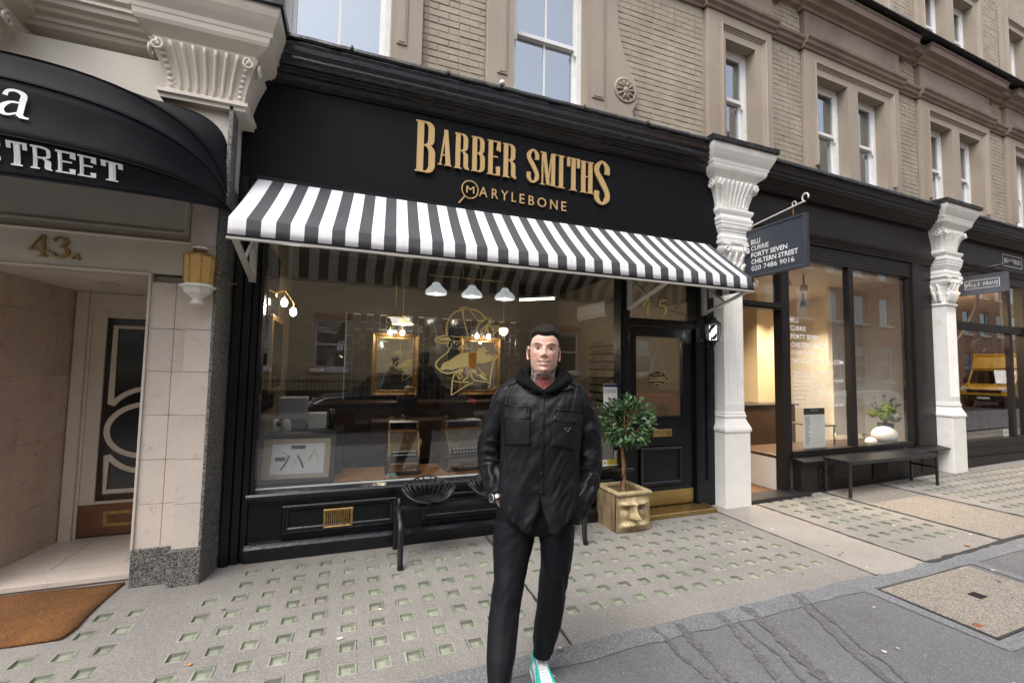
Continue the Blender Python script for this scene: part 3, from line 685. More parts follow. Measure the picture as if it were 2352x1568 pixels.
# fascia, cornice
fas = bp(MB().box(-.925, 4.20, 4.115, 4.40, 3.14, 4.10), 'fascia', 'black_matt', .004)
COR = [(4.40, 4.02), (4.10, 4.02), (4.085, 4.05), (4.07, 4.055), (4.065, 4.085), (4.03, 4.10), (4.02, 4.13), (3.99, 4.14), (3.985, 4.175), (3.965, 4.185), (3.97, 4.215), (3.945, 4.235), (3.94, 4.285), (3.925, 4.295), (3.925, 4.315), (4.40, 4.335)]
bp(MB().prism(COR, -.74, 4.0, 'x'), 'cornice', 'black_gloss', .004)
ls = []
for i in range(60):
    x = -.78 + 4.82*i/59; d = .006*math.sin(i*1.7)+random.uniform(-.004, .004)
    ls.append([(x, 3.915+d*.5, 4.316), (x, 3.900+d, 4.330+d), (x, 3.912+d, 4.362+d), (x, 4.0, 4.372+d), (x, 4.41, 4.44)])
bp(MB().sheet(ls, smooth=False), 'lead_flashing', 'lead')
for x in (-.1, .75, 1.27, 2.2, 3.0): bp(MB().tube([(x, 3.897, 4.33), (x, 3.908, 4.37), (x, 4.0, 4.382), (x, 4.38, 4.44)], .012, 6), 'lead_roll', 'lead')
# gold letters
for ch, x0, x1, z0, z1 in (('B', .49, .676, 3.445, 3.943), ('A', .705, .832, 3.545, 3.901), ('R', .865, 1.004, 3.54, 3.896), ('B', 1.034, 1.172, 3.541, 3.895), ('E', 1.2, 1.336, 3.538, 3.892), ('R', 1.361, 1.502, 3.537, 3.889),
                           ('S', 1.629, 1.759, 3.530, 3.888), ('M', 1.779, 1.963, 3.527, 3.879), ('I', 1.976, 2.064, 3.524, 3.879), ('T', 2.092, 2.243, 3.520, 3.878), ('H', 2.252, 2.412, 3.518, 3.870), ('S', 2.427, 2.616, 3.418, 3.912)):
    glyph_part('letter', ch, 'gold_letter', fas, x0, x1, z0, z1, 4.087, .018, se=.08)
ring = MB(); ring.tube([(1.031+.082*math.cos(a), 4.098, 3.351+.088*math.sin(a)) for a in np.linspace(0, 2*PI, 33)[:-1]], .0062, 6, closed=True)
ring.build('magnifier_ring', 'gold_letter', fas)
MB().prism([(.915, 3.204), (.925, 3.198), (.985, 3.277), (.975, 3.285)], 4.092, 4.104, 'y').build('magnifier_handle', 'gold_letter', fas)
for ch, x0, x1, z0, z1 in (('M', .993, 1.074, 3.318, 3.388), ('A', 1.123, 1.210, 3.300, 3.401), ('R', 1.256, 1.322, 3.301, 3.399), ('Y', 1.353, 1.428, 3.299, 3.398), ('L', 1.468, 1.514, 3.298, 3.396), ('E', 1.556, 1.608, 3.296, 3.394), ('B', 1.655, 1.716, 3.293, 3.391), ('O', 1.752, 1.856, 3.288, 3.391), ('N', 1.9, 1.985, 3.286, 3.387), ('E', 2.032, 2.088, 3.285, 3.386)):
    sans('letter', ch, 'gold_letter', fas, (x1-x0, z1-z0), FRONT(x0, 4.106, z0), .010)
# door
door = bp(MB().box(2.945, 3.03, 4.20, 4.25, .07, 2.115).box(3.71, 3.855, 4.20, 4.25, .07, 2.115).box(3.03, 3.71, 4.20, 4.25, 2.015, 2.115).box(3.03, 3.71, 4.20, 4.25, .745, 1.07).box(3.03, 3.71, 4.20, 4.25, .07, .29).box(3.03, 3.71, 4.218, 4.24, .29, .745), 'door', 'black_paint', .003)
MB().frame(3.10, 3.70, .30, .735, [(0, 4.2), (0, 4.188), (.014, 4.18), (.03, 4.187), (.045, 4.2), (.05, 4.217)]).build('door_panel_moulding', 'black_gloss', door)
MB().box(3.028, 3.712, 4.222, 4.228, 1.068, 2.017).build('door_pane', 'shop_glass', door)
MB().frame(3.03, 3.71, 1.07, 2.015, [(0, 4.2), (.0, 4.19), (.012, 4.19), (.018, 4.215)]).build('glazing_bead', 'black_gloss', door)
MB().box(2.95, 3.85, 4.193, 4.1995, .078, .24).build('kick_plate', 'brass', door, .001)
lp = MB().box(3.268, 3.535, 4.186, 4.1995, .85, .938).build('letter_plate', 'brass', door, .004)
MB().frame(3.285, 3.518, .865, .925, [(0, 4.186), (.004, 4.182), (.008, 4.186)]).build('letter_flap', 'old_brass', lp)
MB().box(3.48, 3.492, 4.17, 4.186, .872, .915).box(3.463, 3.51, 4.172, 4.185, .888, .898).build('letter_knocker', 'old_brass', lp)
bp(MB().box(2.93, 3.865, 4.165, 4.30, 2.125, 2.205).box(2.93, 3.865, 4.15, 4.165, 2.15, 2.18), 'transom_rail', 'black_paint', .004)
bp(MB().box(2.93, 3.865, 4.222, 4.228, 2.205, 3.02), 'transom_pane', 'shop_glass')
bp(MB().prism([(3.985, 0), (3.98, .04), (3.99, .055), (4.2, .062), (4.3, .066), (4.3, 0)], 2.955, 3.99, 'x'), 'door_step', 'brass', .004)
# gilt 45 on the transom light
for ch, x0, x1, z0, z1 in (('4', 3.13, 3.30, 2.26, 2.50),):
    mb = MB()
    for i, p in enumerate([ribbon([(.75, 1.0), (.45, .62), (.1, .42)], [.06, .1, .03], .7), ribbon([(.1, .42), (.5, .45), (.95, .52)], [.03, .07, .03], .7), ribbon([(.72, .75), (.6, .35), (.55, -.05)], [.05, .1, .03], .7)]):
        mb.prism([(x0+u*.17, z0+v*.24) for u, v in p], 4.219-.0003*i, 4.2215, 'y')
    mb.build('gilt_numeral', 'gold_leaf', bs)
mb = MB()
for i, p in enumerate([ribbon([(.95, .95), (.6, .9), (.35, .88)], [.03, .09, .06], .7), ribbon([(.35, .88), (.3, .6)], [.05, .08], .7), ribbon([(.3, .6), (.7, .62), (.85, .4), (.65, .1), (.25, 0)], [.04, .1, .15, .1, .03], .7)]):
    mb.prism([(3.34+u*.17, 2.24+v*.22) for u, v in p], 4.219-.0003*i, 4.2215, 'y')
mb.build('gilt_numeral', 'gold_leaf', bs)
# ------------------------------------------------------------------ gold-leaf fox emblem on the window
emb = thing('window_emblem', 'gold leaf outline of a fox head in a cap on the barber window', 'emblem')
c2_ = lambda u, v: ((1580+u*.24234)/1.632653, (1120+v*.24234)/1.632653)
def E2(u, v): p = onY(*c2_(u, v), 4.2195); return (p.x, p.z)
def line(pts, wd, name='emblem_line'):
    P = [E2(*p) for p in pts]; wd = [1.35*q for q in wd] if hasattr(wd, '__len__') else [wd*1.35]*len(P)
    MB().prism(ribbon(P, wd, 1.0, 6), 4.2185, 4.2205, 'y').build(name, 'gold_leaf', emb)
def fill(pts, name='emblem_fill', m='gold_leaf'):
    MB().prism([E2(*p) for p in pts], 4.2188 if name == 'emblem_fill' else 4.2170, 4.2205 if name == 'emblem_fill' else 4.2182, 'y').build(name, m, emb)
line([(400, 565), (390, 450), (420, 330), (500, 220), (640, 165), (760, 160), (890, 200), (980, 280), (1015, 310)], .011)
line([(620, 160), (612, 140), (680, 130), (740, 150), (700, 165)], .006)
line([(637, 175), (665, 350), (705, 500), (725, 600)], .008); line([(750, 165), (830, 280), (910, 385)], .008)
line([(455, 575), (560, 588), (650, 585), (725, 600), (790, 590), (840, 530), (880, 420), (930, 360), (1010, 315), (1075, 300)], [.006, .006, .006, .01, .011, .01, .009, .01, .009, .006])
line([(400, 565), (300, 580), (230, 615), (215, 645), (250, 670), (340, 685), (430, 685)], .010)
fill([(240, 645), (290, 605), (350, 600), (420, 585), (470, 650)]); 
line([(480, 665), (600, 650), (720, 620)], .006)
line([(1075, 300), (1072, 430), (1140, 428), (1195, 425), (1190, 465), (1140, 520), (1075, 580)], .009)
line([(1075, 580), (1130, 690), (1170, 805)], .007)
fill([(880, 560), (930, 470), (1045, 360), (1040, 480), (1048, 600), (1020, 520), (1015, 450), (975, 600), (960, 540), (985, 440), (930, 530), (905, 580)]); fill([(1072, 460), (1165, 455), (1110, 505)])
line([(415, 680), (410, 740), (435, 785), (380, 850), (300, 910), (235, 980), (225, 1030), (270, 1090), (330, 1135), (420, 1150), (520, 1130), (640, 1060), (730, 1025)], [.006, .006, .007, .008, .009, .011, .011, .010, .009, .012, .010, .006, .004])
line([(450, 760), (470, 720), (460, 680)], .006)
line([(570, 790), (600, 735), (650, 715), (715, 745), (660, 760), (610, 735)], .006); line([(545, 720), (560, 690), (590, 685)], .004); line([(690, 775), (760, 765)], .005)
fill([(290, 1090), (340, 990), (420, 960), (540, 880), (620, 840), (860, 820), (880, 770), (930, 760), (960, 730), (980, 770), (1000, 740), (990, 790), (1050, 795), (980, 850), (1150, 900), (1080, 960), (960, 1000), (860, 1000), (850, 1060), (780, 1080), (720, 1050), (600, 1060), (480, 1100), (380, 1090), (330, 1105)])
fill([(730, 840), (855, 825), (850, 1055), (780, 1080), (735, 1050)], 'emblem_patch', mat('gold_orange', (.50, .19, .035), .4, .3, vary=.3, vscale=30))
line([(1030, 850), (1090, 880), (1185, 880), (1120, 970), (1080, 1160), (1060, 1330)], [.004, .006, .008, .008, .009, .009])
line([(560, 1130), (510, 1180), (480, 1280), (465, 1490)], .009); line([(520, 1150), (580, 1200), (600, 1160), (640, 1200), (590, 1240), (560, 1200)], .007); line([(700, 1080), (720, 1200), (660, 1250), (640, 1300)], .008)
line([(740, 1100), (800, 1240), (880, 1270), (1030, 1290), (1060, 1330)], .008); line([(820, 1100), (860, 1180), (940, 1160)], .009); line([(880, 1060), (930, 1130), (1000, 1180)], .008); line([(500, 1270), (620, 1290), (740, 1285)], .007); line([(470, 1490), (560, 1430), (700, 1340), (810, 1290)], .006)
fill([(590, 1090), (650, 1080), (640, 1130), (560, 1160)]); fill([(880, 1170), (960, 1180), (1030, 1260), (940, 1240)]); fill([(760, 1090), (830, 1090), (860, 1140), (780, 1140)])
# ================================================================== cast-iron shop columns
YBK = .40                              # how far the shafts run back (local y; front of plinth is y = 0)
def ringbox(mb, stages):               # stages: (half width, front y, z)
    L = [[(-h, y, z), (h, y, z), (h, YBK, z), (-h, YBK, z)] for h, y, z in stages]
    for a, b in zip(L[:-1], L[1:]): mb.add(a+b, [(i, (i+1) % 4, 4+(i+1) % 4, 4+i) for i in range(4)])
    mb.add(L[0], [(3, 2, 1, 0)]); mb.add(L[-1], [(0, 1, 2, 3)]); return mb
def spiral(cx, cz, r0, turns, sgn, y, start=PI/2, n=26):
    return [(cx+sgn*r0*(1-.8*i/n)*math.cos(start+turns*2*PI*i/n), y, cz+r0*(1-.8*i/n)*math.sin(start+turns*2*PI*i/n)) for i in range(n+1)]
def leafblob(mb, p, s, d=.6):
    mb.sphere(p, s, 8, 6, sx=1, sy=d, sz=.8)
def corbel(parent, m, bottom=(.255, .035, 3.64), top=(.35, -.05, 3.955)):
    hb, yb, zb = bottom; ht, yt, zt = top
    mb = MB(); n = 8; L = []
    for i in range(n+1):
        u = i/n; e = u**1.5
        L.append((hb+(ht-hb)*e, yb+(yt-yb)*e, zb+(zt-zb)*u))
    ringbox(mb, L); o = mb.build('corbel', m, parent)
    for k in range(7):                 # flutes between raised fillets
        f = (k-3)/3*.62
        MB().tube([(f*h, y-.004, z) for h, y, z in L], [.013+.004*i/n for i in range(n+1)], 6, flat=.8).build('corbel_fillet', m, o)
    for s in (-1, 1):                  # acanthus scrolls at both edges, front and side
        sc_ = MB(); h, y, z = L[-1]
        sc_.tube([(s*(h*.86), y-.012, z-.075)]+spiral(s*h*.84, z-.055, .045, 1.35, s, y-.014), .011, 6)
        for i in range(n-1):
            h, y, z = L[i+0]; leafblob(sc_, (s*h*.87, y-.004, z+.03), .018+.010*i/n); leafblob(sc_, (s*h*.78, y-.004, z+.045), .010+.008*i/n)
            leafblob(sc_, (s*(h+.001), y+.05+.01*i, z+.03), .014+.012*i/n, 1)
        h, y, z = L[-1]
        sp = spiral(y+.075, z-.06, .05, 1.35, 1, 0)
        sc_.tube([(s*(h+.002), p[0], p[2]) for p in sp], .012, 6)
        sc_.build('acanthus_scroll', m, o)
    return o
CORN = [(.30, .005, 3.957), (.33, -.03, 3.965), (.335, -.03, 3.985), (.42, -.095, 4.05), (.43, -.105, 4.075), (.435, -.11, 4.11), (.45, -.115, 4.12), (.455, -.12, 4.15), (.475, -.15, 4.20), (.495, -.175, 4.25), (.505, -.185, 4.285), (.505, -.185, 4.325)]
def cap_cornice(parent, m):
    ringbox(MB(), CORN).build('capital_cornice', m, parent, .003)
    mb = MB(); L = []
    for i in range(13):
        x = -.525+1.05*i/12; d = random.uniform(-.006, .006)
        L.append([(x, .40, 4.42), (x, -.19+d, 4.395+d), (x, -.215+d, 4.38+d), (x, -.212+d, 4.328), (x, .3, 4.327)])
    mb.sheet(L, smooth=False); a, b = L[0], L[-1]
    mb.add(a, [(0, 1, 2, 3, 4)]); mb.add(b, [(4, 3, 2, 1, 0)])
    mb.build('lead_cap', 'lead', parent)
def column(label, loc, rot):
    t = thing('shop_column', label, 'column', loc, rot, 'white columns between the shopfronts'); m = 'white_paint'
    MB().box(-.198, .198, 0, YBK, -.1, .88).build('plinth', m, t, .006)
    ringbox(MB(), [(.198, .0, .88), (.203, -.008, .885), (.210, -.012, .90), (.212, -.012, .92), (.205, -.004, .945), (.185, .015, .99), (.168, .035, 1.04), (.164, .038, 1.055), (.172, .03, 1.06), (.174, .028, 1.08), (.165, .036, 1.09), (.165, .036, 1.115), (.155, .045, 1.125)]).build('base_moulding', m, t, .003)
    # fluted shaft
    fl = []
    hw = .155; y0 = .045
    pts = [(-hw, YBK), (-hw, y0)]
    for k in range(6):
        c = -.115+.046*k
        for a in range(0, 7): pts.append((c-.018+.036*a/6, y0+.020*math.sin(PI*a/6)))
    pts += [(hw, y0), (hw, YBK)]
    MB().prism(pts, 1.22, 2.63, 'z').build('shaft', m, t)
    ringbox(MB(), [(hw, y0, 1.124), (hw, y0, 1.22)]).build('shaft_foot', m, t)
    ringbox(MB(), [(hw, y0, 2.63), (hw, y0, 2.71), (.172, .028, 2.72), (.178, .022, 2.735), (.172, .028, 2.75), (.152, .048, 2.76)]).build('necking', m, t, .002)
    cap = ringbox(MB(), [(.150, .05, 2.76), (.150, .05, 2.86), (.165, .035, 2.96), (.185, .015, 3.04)]).build('capital', m, t)
    lv = MB()
    for row, (z0, hgt, cnt) in enumerate(((2.765, .17, 4), (2.86, .20, 3))):
        for side in (0, 1, 2):
            for k in range(cnt):
                u = (k+.5)/cnt*2-1
                if side == 0: P0 = lambda q, o: (u*(.13+.03*q), .045-.02*q-o, 0)
                else:
                    sg = -1 if side == 1 else 1; vy = .07+.28*(k+.5)/cnt
                    P0 = lambda q, o, sg=sg, vy=vy: (sg*(.152+.02*q+o), vy, 0)
                path = []
                for q, o in ((0, .0), (.35, .012), (.7, .022), (.92, .042), (1.0, .055), (.97, .062)):
                    b = P0(q, o); path.append((b[0], b[1], z0+hgt*q))
                lv.tube(path, [.024, .03, .028, .022, .014, .008], 6, flat=.9)
                for q in (.25, .5, .75):
                    b = P0(q, .016)
                    for s2 in (-1, 1): lv.sphere((b[0]+(s2*.024 if side == 0 else 0), b[1]+(0 if side == 0 else s2*.024), z0+hgt*q), .012, 6, 5)
    lv.build('acanthus_leaves', m, cap)
    ab = ringbox(MB(), [(.185, .012, 3.04), (.205, -.012, 3.07), (.218, -.022, 3.11), (.215, -.018, 3.15), (.20, 0, 3.165), (.225, -.02, 3.17), (.235, -.03, 3.185), (.235, -.03, 3.215), (.22, -.015, 3.225)]).build('abacus', m, t, .002)
    for s in (-1, 1):
        MB().tube(spiral(s*.165, 3.115, .05, 1.2, s, -.03), .014, 6).build('volute', m, ab)
        MB().box(s*.165-.06, s*.165+.06, -.042, .0, 3.155, 3.18).build('volute_cap', m, ab, .004)
    for k in range(5): MB().sphere((-.09+.045*k, -.018, 3.11), .022, 8, 8, sy=.7, sz=2.0).build('egg_moulding', m, ab)
    ringbox(MB(), [(.205, .0, 3.226), (.222, -.014, 3.235), (.226, -.018, 3.255), (.222, -.014, 3.275), (.21, -.002, 3.285), (.212, -.004, 3.33), (.225, -.012, 3.335), (.225, -.012, 3.355), (.235, -.02, 3.365), (.24, -.025, 3.385), (.24, -.025, 3.41), (.25, -.03, 3.42), (.25, -.03, 3.45), (.262, -.035, 3.47), (.262, -.035, 3.50), (.245, -.02, 3.51), (.245, -.015, 3.54), (.262, -.025, 3.555), (.275, -.035, 3.585), (.275, -.035, 3.61), (.262, -.01, 3.62), (.26, .02, 3.64)]).build('impost_mouldings', m, t, .002)
    corbel(t, m); cap_cornice(t, m)
    return t
col1 = column('white fluted column with ornate capital between the barber and the salon', (4.396, 4.05, 0), 0)
p2 = kin(9.32, 4.05); p2.z = .055
col2 = copy_tree(col1); col2.location = p2; col2.rotation_euler = (0, 0, KANG); col2['label'] = 'white fluted column at the far end of the salon, beside the end shop'
# ================================================================== striped barber awning
aw = thing('striped_awning', 'black and white striped awning over the barber window', 'awning')
x0, x1, pit = -.845, 4.03, .0936
edges = [x0]; e = -.735
while e < x1-.02: edges.append(e); e += pit
edges.append(x1)
cv = MB(); NV = 10
def topx(x): return x if False else -.79+(x-x0)/(x1-x0)*(4.03+.79)
for i, (a, b) in enumerate(zip(edges[:-1], edges[1:])):
    for sub in range(3):
        xa, xb = a+(b-a)*sub/3, a+(b-a)*(sub+1)/3
        L = []
        for j in range(NV+1):
            v = j/NV
            def pt(x):
                sag = -.010*math.sin(PI*v) + .0015*math.sin(x*5+v*3)*math.sin(PI*v)
                xx = topx(x)+(x-topx(x))*v
                return (xx, 4.11+(3.50-4.11)*v, 3.165+(2.625-3.165)*v+sag)
            L.append([pt(xa), pt(xb)])
        def val(x, q): return (x, 3.498-.012*q+.0015*math.sin(x*7)*q, 2.625+(2.492-2.625)*q)
        L += [[val(xa, q), val(xb, q)] for q in (.06, .5, 1.0)]
        cv.sheet(L, mi=i % 2)
cover = cv.build('awning_cover', ['white_stripe', 'grey_stripe'], aw)
bm = bmesh.new(); bm.from_mesh(cover.data); bmesh.ops.remove_doubles(bm, verts=bm.verts, dist=.0004); bm.to_mesh(cover.data); bm.free()
sd_ = cover.modifiers.new('cloth', 'SOLIDIFY'); sd_.thickness = .002; sd_.offset = -1
# side cheek (right end, a narrow black and white return)
mb = MB()
ys = [3.502, 3.60, 3.70, 3.80, 3.90, 4.0, 4.108]
for i, (a, b) in enumerate(zip(ys[:-1], ys[1:])):
    z = lambda y: 2.625+(3.165-2.625)*(y-3.5)/.61
    mb.add([(4.024, a, 2.49), (4.024, b, 2.49), (4.024, b, z(b)-.01), (4.024, a, z(a)-.01)], [(0, 1, 2, 3)], (i+1) % 2)
mb.build('awning_cheek', ['white_stripe', 'grey_stripe'], aw)
MB().box(x0-.005, x1+.005, 3.478, 3.51, 2.468, 2.496).build('front_bar', 'white_metal', aw, .003)
MB().box(x0-.006, x1+.006, 3.474, 3.4775, 2.488, 2.500).build('bar_trim', 'black_paint', aw)
MB().box(-.80, 4.02, 4.085, 4.114, 3.145, 3.175).build('wall_bar', 'black_paint', aw)
MB().tube([(-.80, 3.80, 2.84), (4.0, 3.80, 2.84)], .012, 8).build('roller_rail', 'white_metal', aw)
for x in (-.80, 2.90, 3.965):
    ar = MB().prism([(3.49, 2.47), (3.49, 2.495), (4.13, 2.31), (4.13, 2.28)], x-.02, x+.02, 'x').build('awning_arm', 'white_metal', aw, .002)
    MB().box(x-.025, x+.025, 4.10, 4.145, 2.28, 2.66).build('arm_bracket', 'white_metal', ar, .003)
    MB().prism([(3.80, 2.405), (3.825, 2.405), (4.11, 2.63), (4.085, 2.63)], x-.012, x+.012, 'x').build('arm_strut', 'plastic_grey', ar)
# ================================================================== black canopy over the entrance
cn = thing('entrance_canopy', 'black rounded fabric canopy over the 43A entrance doorway', 'awning')
XC, AX, HZ, HY = -2.22, 1.285, 2.80, 3.93
def rib(theta, rad, nexp, n=41):
    out = []
    for i in range(n):
        q = -1+2*i/(n-1); q = math.sin(q*PI/2)
        rr = rad*max(0.0, 1-abs(q)**nexp)**(1/nexp)
        out.append((XC+AX*q, HY-rr*math.cos(theta), HZ+rr*math.sin(theta)))
    return out
RIBS = [(R(-14), .86, 2.5), (R(0.5), .86, 2.5), (R(25), .86, 2.7), (R(41), .87, 2.9), (R(90), .78, 7)]
bands = [rib(*r_) for r_ in RIBS]
for k in range(len(bands)-1):
    mb = MB(); L = []
    for j in range(7):
        v = j/6; row = []
        for i, (a, b) in enumerate(zip(bands[k], bands[k+1])):
            s = math.sin(PI*v)*.022*(1 if k < 3 else .3)
            wv = .006*math.sin(i*.9+v*5+k)*math.sin(PI*v)
            p = Vector(a).lerp(Vector(b), v); p.y += s*.8+wv; p.z -= s*.3; row.append(tuple(p))
        L.append(row)
    o = mb.sheet(L).build('canopy_panel', 'black_canvas', cn); sm = o.modifiers.new('cloth', 'SOLIDIFY'); sm.thickness = .003
for k, b in enumerate(bands[:4]): MB().tube([(p[0], p[1]-.003, p[2]) for p in b], .0045, 6).build('canopy_rib', 'black_canvas', cn)
MB().box(-.955, -.925, 3.80, 3.96, 2.80, 3.60).build('canopy_side_rail', 'granite', cn, .003)
# lettering printed on the curved fabric, wrapped onto the panels
def canopy_pt(x, v, k):             # point on panel k (0 = valance) at x
    q = max(-1, min(1, (x-XC)/AX)); t0, t1 = RIBS[k], RIBS[k+1]
    f = lambda r_: Vector((x, HY-r_[1]*max(0, 1-abs(q)**r_[2])**(1/r_[2])*math.cos(r_[0]), HZ+r_[1]*max(0, 1-abs(q)**r_[2])**(1/r_[2])*math.sin(r_[0])))
    s = math.sin(PI*v)*.022
    p = f(t0).lerp(f(t1), v); p.y += s*.8; p.z -= s*.3; p.y -= .012; p.z += .003; return p
def wrap_glyph(ch, xa, xb, va, vb, k, **kw):
    mb = MB(); kw.setdefault('asp', .8)
    for i, poly in enumerate(glyph(ch, **kw)):
        if len(poly) == 4:          # subdivide straight strokes so that they follow the curve
            (a, b, c, d) = [Vector(p) for p in poly]; poly = []
            for s, e in ((a, b), (b, c), (c, d), (d, a)): poly += [tuple(s.lerp(e, q/4)) for q in range(4)]
        vs = []
        for u, v in poly:
            p = canopy_pt(xa+(xb-xa)*u, va+(vb-va)*v, k); p.y -= .0004*i; vs.append(p)
        mb.add(vs, [tuple(range(len(vs)))])
    return mb.build('printed_letter', 'letter_white', cn)
for ch, pa, pb in (('S', -34, 12), ('T', 17, 67), ('R', 69, 118), ('E', 122, 168), ('E', 168, 210), ('T', 216, 264)):
    wrap_glyph(ch, onY(pa, 380, 3.12).x, onY(pb, 395, 3.14).x, .30, .88, 0, s=.21, t=.075, se=.1, asp=.8)
wrap_glyph('a', onY(0, 260, 3.15).x, onY(72, 265, 3.15).x, .36, .83, 1, asp=.8)
# ================================================================== 43A entrance porch
po = thing('entrance_porch', 'marble and cream entrance porch of number 43A with recessed door', 'porch')
def pp(mb, n, m, bevel=0, parent=None): return mb.build(n, m, parent or po, bevel)
def speckle(name, base, dark, light):
    m = MAT[name]; t = m.node_tree; L = t.links.new; p = t.nodes['Principled BSDF']
    geo = N(t, 'ShaderNodeNewGeometry'); v = N(t, 'ShaderNodeTexVoronoi'); v.inputs['Scale'].default_value = 170; L(geo.outputs['Position'], v.inputs['Vector'])
    cr = N(t, 'ShaderNodeValToRGB'); e = cr.color_ramp.elements; e[0].position = .25; e[0].color = (*dark, 1); e[1].position = .8; e[1].color = (*light, 1); x = cr.color_ramp.elements.new(.5); x.color = (*base, 1)
    sp = N(t, 'ShaderNodeSeparateColor'); L(v.outputs['Color'], sp.inputs[0]); L(sp.outputs[0], cr.inputs[0]); L(cr.outputs[0], p.inputs['Base Color'])
speckle('granite', (.13, .128, .122), (.035, .035, .037), (.30, .29, .27))
speckle('aggregate', (.235, .207, .175), (.16, .138, .115), (.36, .32, .275))
def specks(name, amp, scale):            # fine grain multiplied into the colour
    m = MAT[name]; t = m.node_tree; L = t.links.new; p = t.nodes['Principled BSDF']; src = p.inputs['Base Color'].links[0].from_socket
    geo = N(t, 'ShaderNodeNewGeometry'); v = N(t, 'ShaderNodeTexVoronoi'); v.inputs['Scale'].default_value = scale; L(geo.outputs['Position'], v.inputs['Vector'])
    sp = N(t, 'ShaderNodeSeparateColor'); L(v.outputs['Color'], sp.inputs[0]); pw = N(t, 'ShaderNodeMath', operation='POWER'); pw.inputs[1].default_value = 2.2; L(sp.outputs[0], pw.inputs[0])
    mr = N(t, 'ShaderNodeMapRange'); mr.inputs[3].default_value = 1-amp*.7; mr.inputs[4].default_value = 1+amp*1.6; L(pw.outputs[0], mr.inputs[0]); cm = N(t, 'ShaderNodeCombineColor'); [L(mr.outputs[0], cm.inputs[i]) for i in range(3)]
    mx = N(t, 'ShaderNodeMix', data_type='RGBA', blend_type='MULTIPLY'); mx.inputs[0].default_value = 1; L(src, mx.inputs[6]); L(cm.outputs[0], mx.inputs[7]); L(mx.outputs[2], p.inputs['Base Color'])
for a_, b_, c_ in (('concrete', .24, 190), ('concrete_plain', .18, 190), ('tarmac', .24, 170), ('tarmac_band', .34, 150), ('tarmac_patch', .4, 150), ('coir', .5, 260)): specks(a_, b_, c_)
def veins(name, c0, c1, scale=5):
    m = MAT[name]; t = m.node_tree; L = t.links.new; p = t.nodes['Principled BSDF']; src = p.inputs['Base Color'].links[0].from_socket
    geo = N(t, 'ShaderNodeNewGeometry'); n = N(t, 'ShaderNodeTexNoise'); n.inputs['Scale'].default_value = scale; n.inputs['Detail'].default_value = 9; n.inputs['Roughness'].default_value = .62; n.inputs['Distortion'].default_value = 1.6; L(geo.outputs['Position'], n.inputs['Vector'])
    mr = N(t, 'ShaderNodeMapRange'); mr.inputs[1].default_value = .475; mr.inputs[2].default_value = .5; L(n.outputs[0], mr.inputs[0])
    mr2 = N(t, 'ShaderNodeMapRange'); mr2.inputs[1].default_value = .525; mr2.inputs[2].default_value = .5; L(n.outputs[0], mr2.inputs[0])
    mu = N(t, 'ShaderNodeMath', operation='MULTIPLY'); L(mr.outputs[0], mu.inputs[0]); L(mr2.outputs[0], mu.inputs[1])
    n2 = N(t, 'ShaderNodeTexNoise'); n2.inputs['Scale'].default_value = 3; L(geo.outputs['Position'], n2.inputs['Vector'])
    mu2 = N(t, 'ShaderNodeMath', operation='MULTIPLY'); mr3 = N(t, 'ShaderNodeMapRange'); mr3.inputs[1].default_value = .5; mr3.inputs[2].default_value = .72; mr3.inputs[4].default_value = .8; n2.inputs['Scale'].default_value = 11; n2.inputs['Detail'].default_value = 3; L(n2.outputs[0], mr3.inputs[0]); L(mu.outputs[0], mu2.inputs[0]); L(mr3.outputs[0], mu2.inputs[1])
    mx = N(t, 'ShaderNodeMix', data_type='RGBA'); L(mu2.outputs[0], mx.inputs[0]); L(src, mx.inputs[6]); mx.inputs[7].default_value = (*c1, 1); L(mx.outputs[2], p.inputs['Base Color'])
veins('marble', None, (.36, .23, .16), 16)
mat('marble_brown', (.53, .43, .345), .38, vary=.12, vscale=2.5, rnd=.06, col2=(.41, .31, .235), c2scale=5, c2pos=(.5, .75)); veins('marble_brown', None, (.15, .085, .05), 7)
# granite pier
pp(MB().box(-1.43, -1.175, 3.935, 4.5, 0, .265), 'granite_plinth', 'granite', .006)
pp(MB().prism([(-1.185, 4.5), (-1.185, 3.855), (-.985, 3.855), (-.925, 4.14), (-.925, 4.5)], 0, .25, 'z'), 'granite_plinth', 'granite', .006)
pp(MB().prism([(-1.006, 4.5), (-1.006, 3.872), (-.985, 3.868), (-.93, 4.16), (-.93, 4.5)], .25, 3.62, 'z'), 'granite_strip', 'granite', .003)
JZ = [.252, .574, .893, 1.214, 1.536, 1.852, 2.172, 2.49, 2.81]
for a, b in zip(JZ[:-1], JZ[1:]):
    for x0_, x1_, y_ in ((-1.415, -1.262, 3.945), (-1.259, -1.176, 3.945), (-1.173, -1.006, 3.885)):
        if y_ > 3.9 and a > 2.1: continue
        if y_ > 3.9 and b > 2.1: b = 2.2
        pp(MB().box(x0_, x1_, y_, 4.3, a+.0015, b-.0015), 'marble_slab', 'marble', .0015)
pp(MB().box(-1.41, -1.01, 3.99, 4.4, .25, 2.25), 'pier_core', 'grout'); pp(MB().box(-1.172, -1.01, 3.99, 4.4, 2.25, 3.6), 'pier_core', 'grout')
pp(MB().box(-1.432, -1.4165, 3.93, 4.02, .262, 2.25), 'jamb_trim', 'cream_paint', .003)
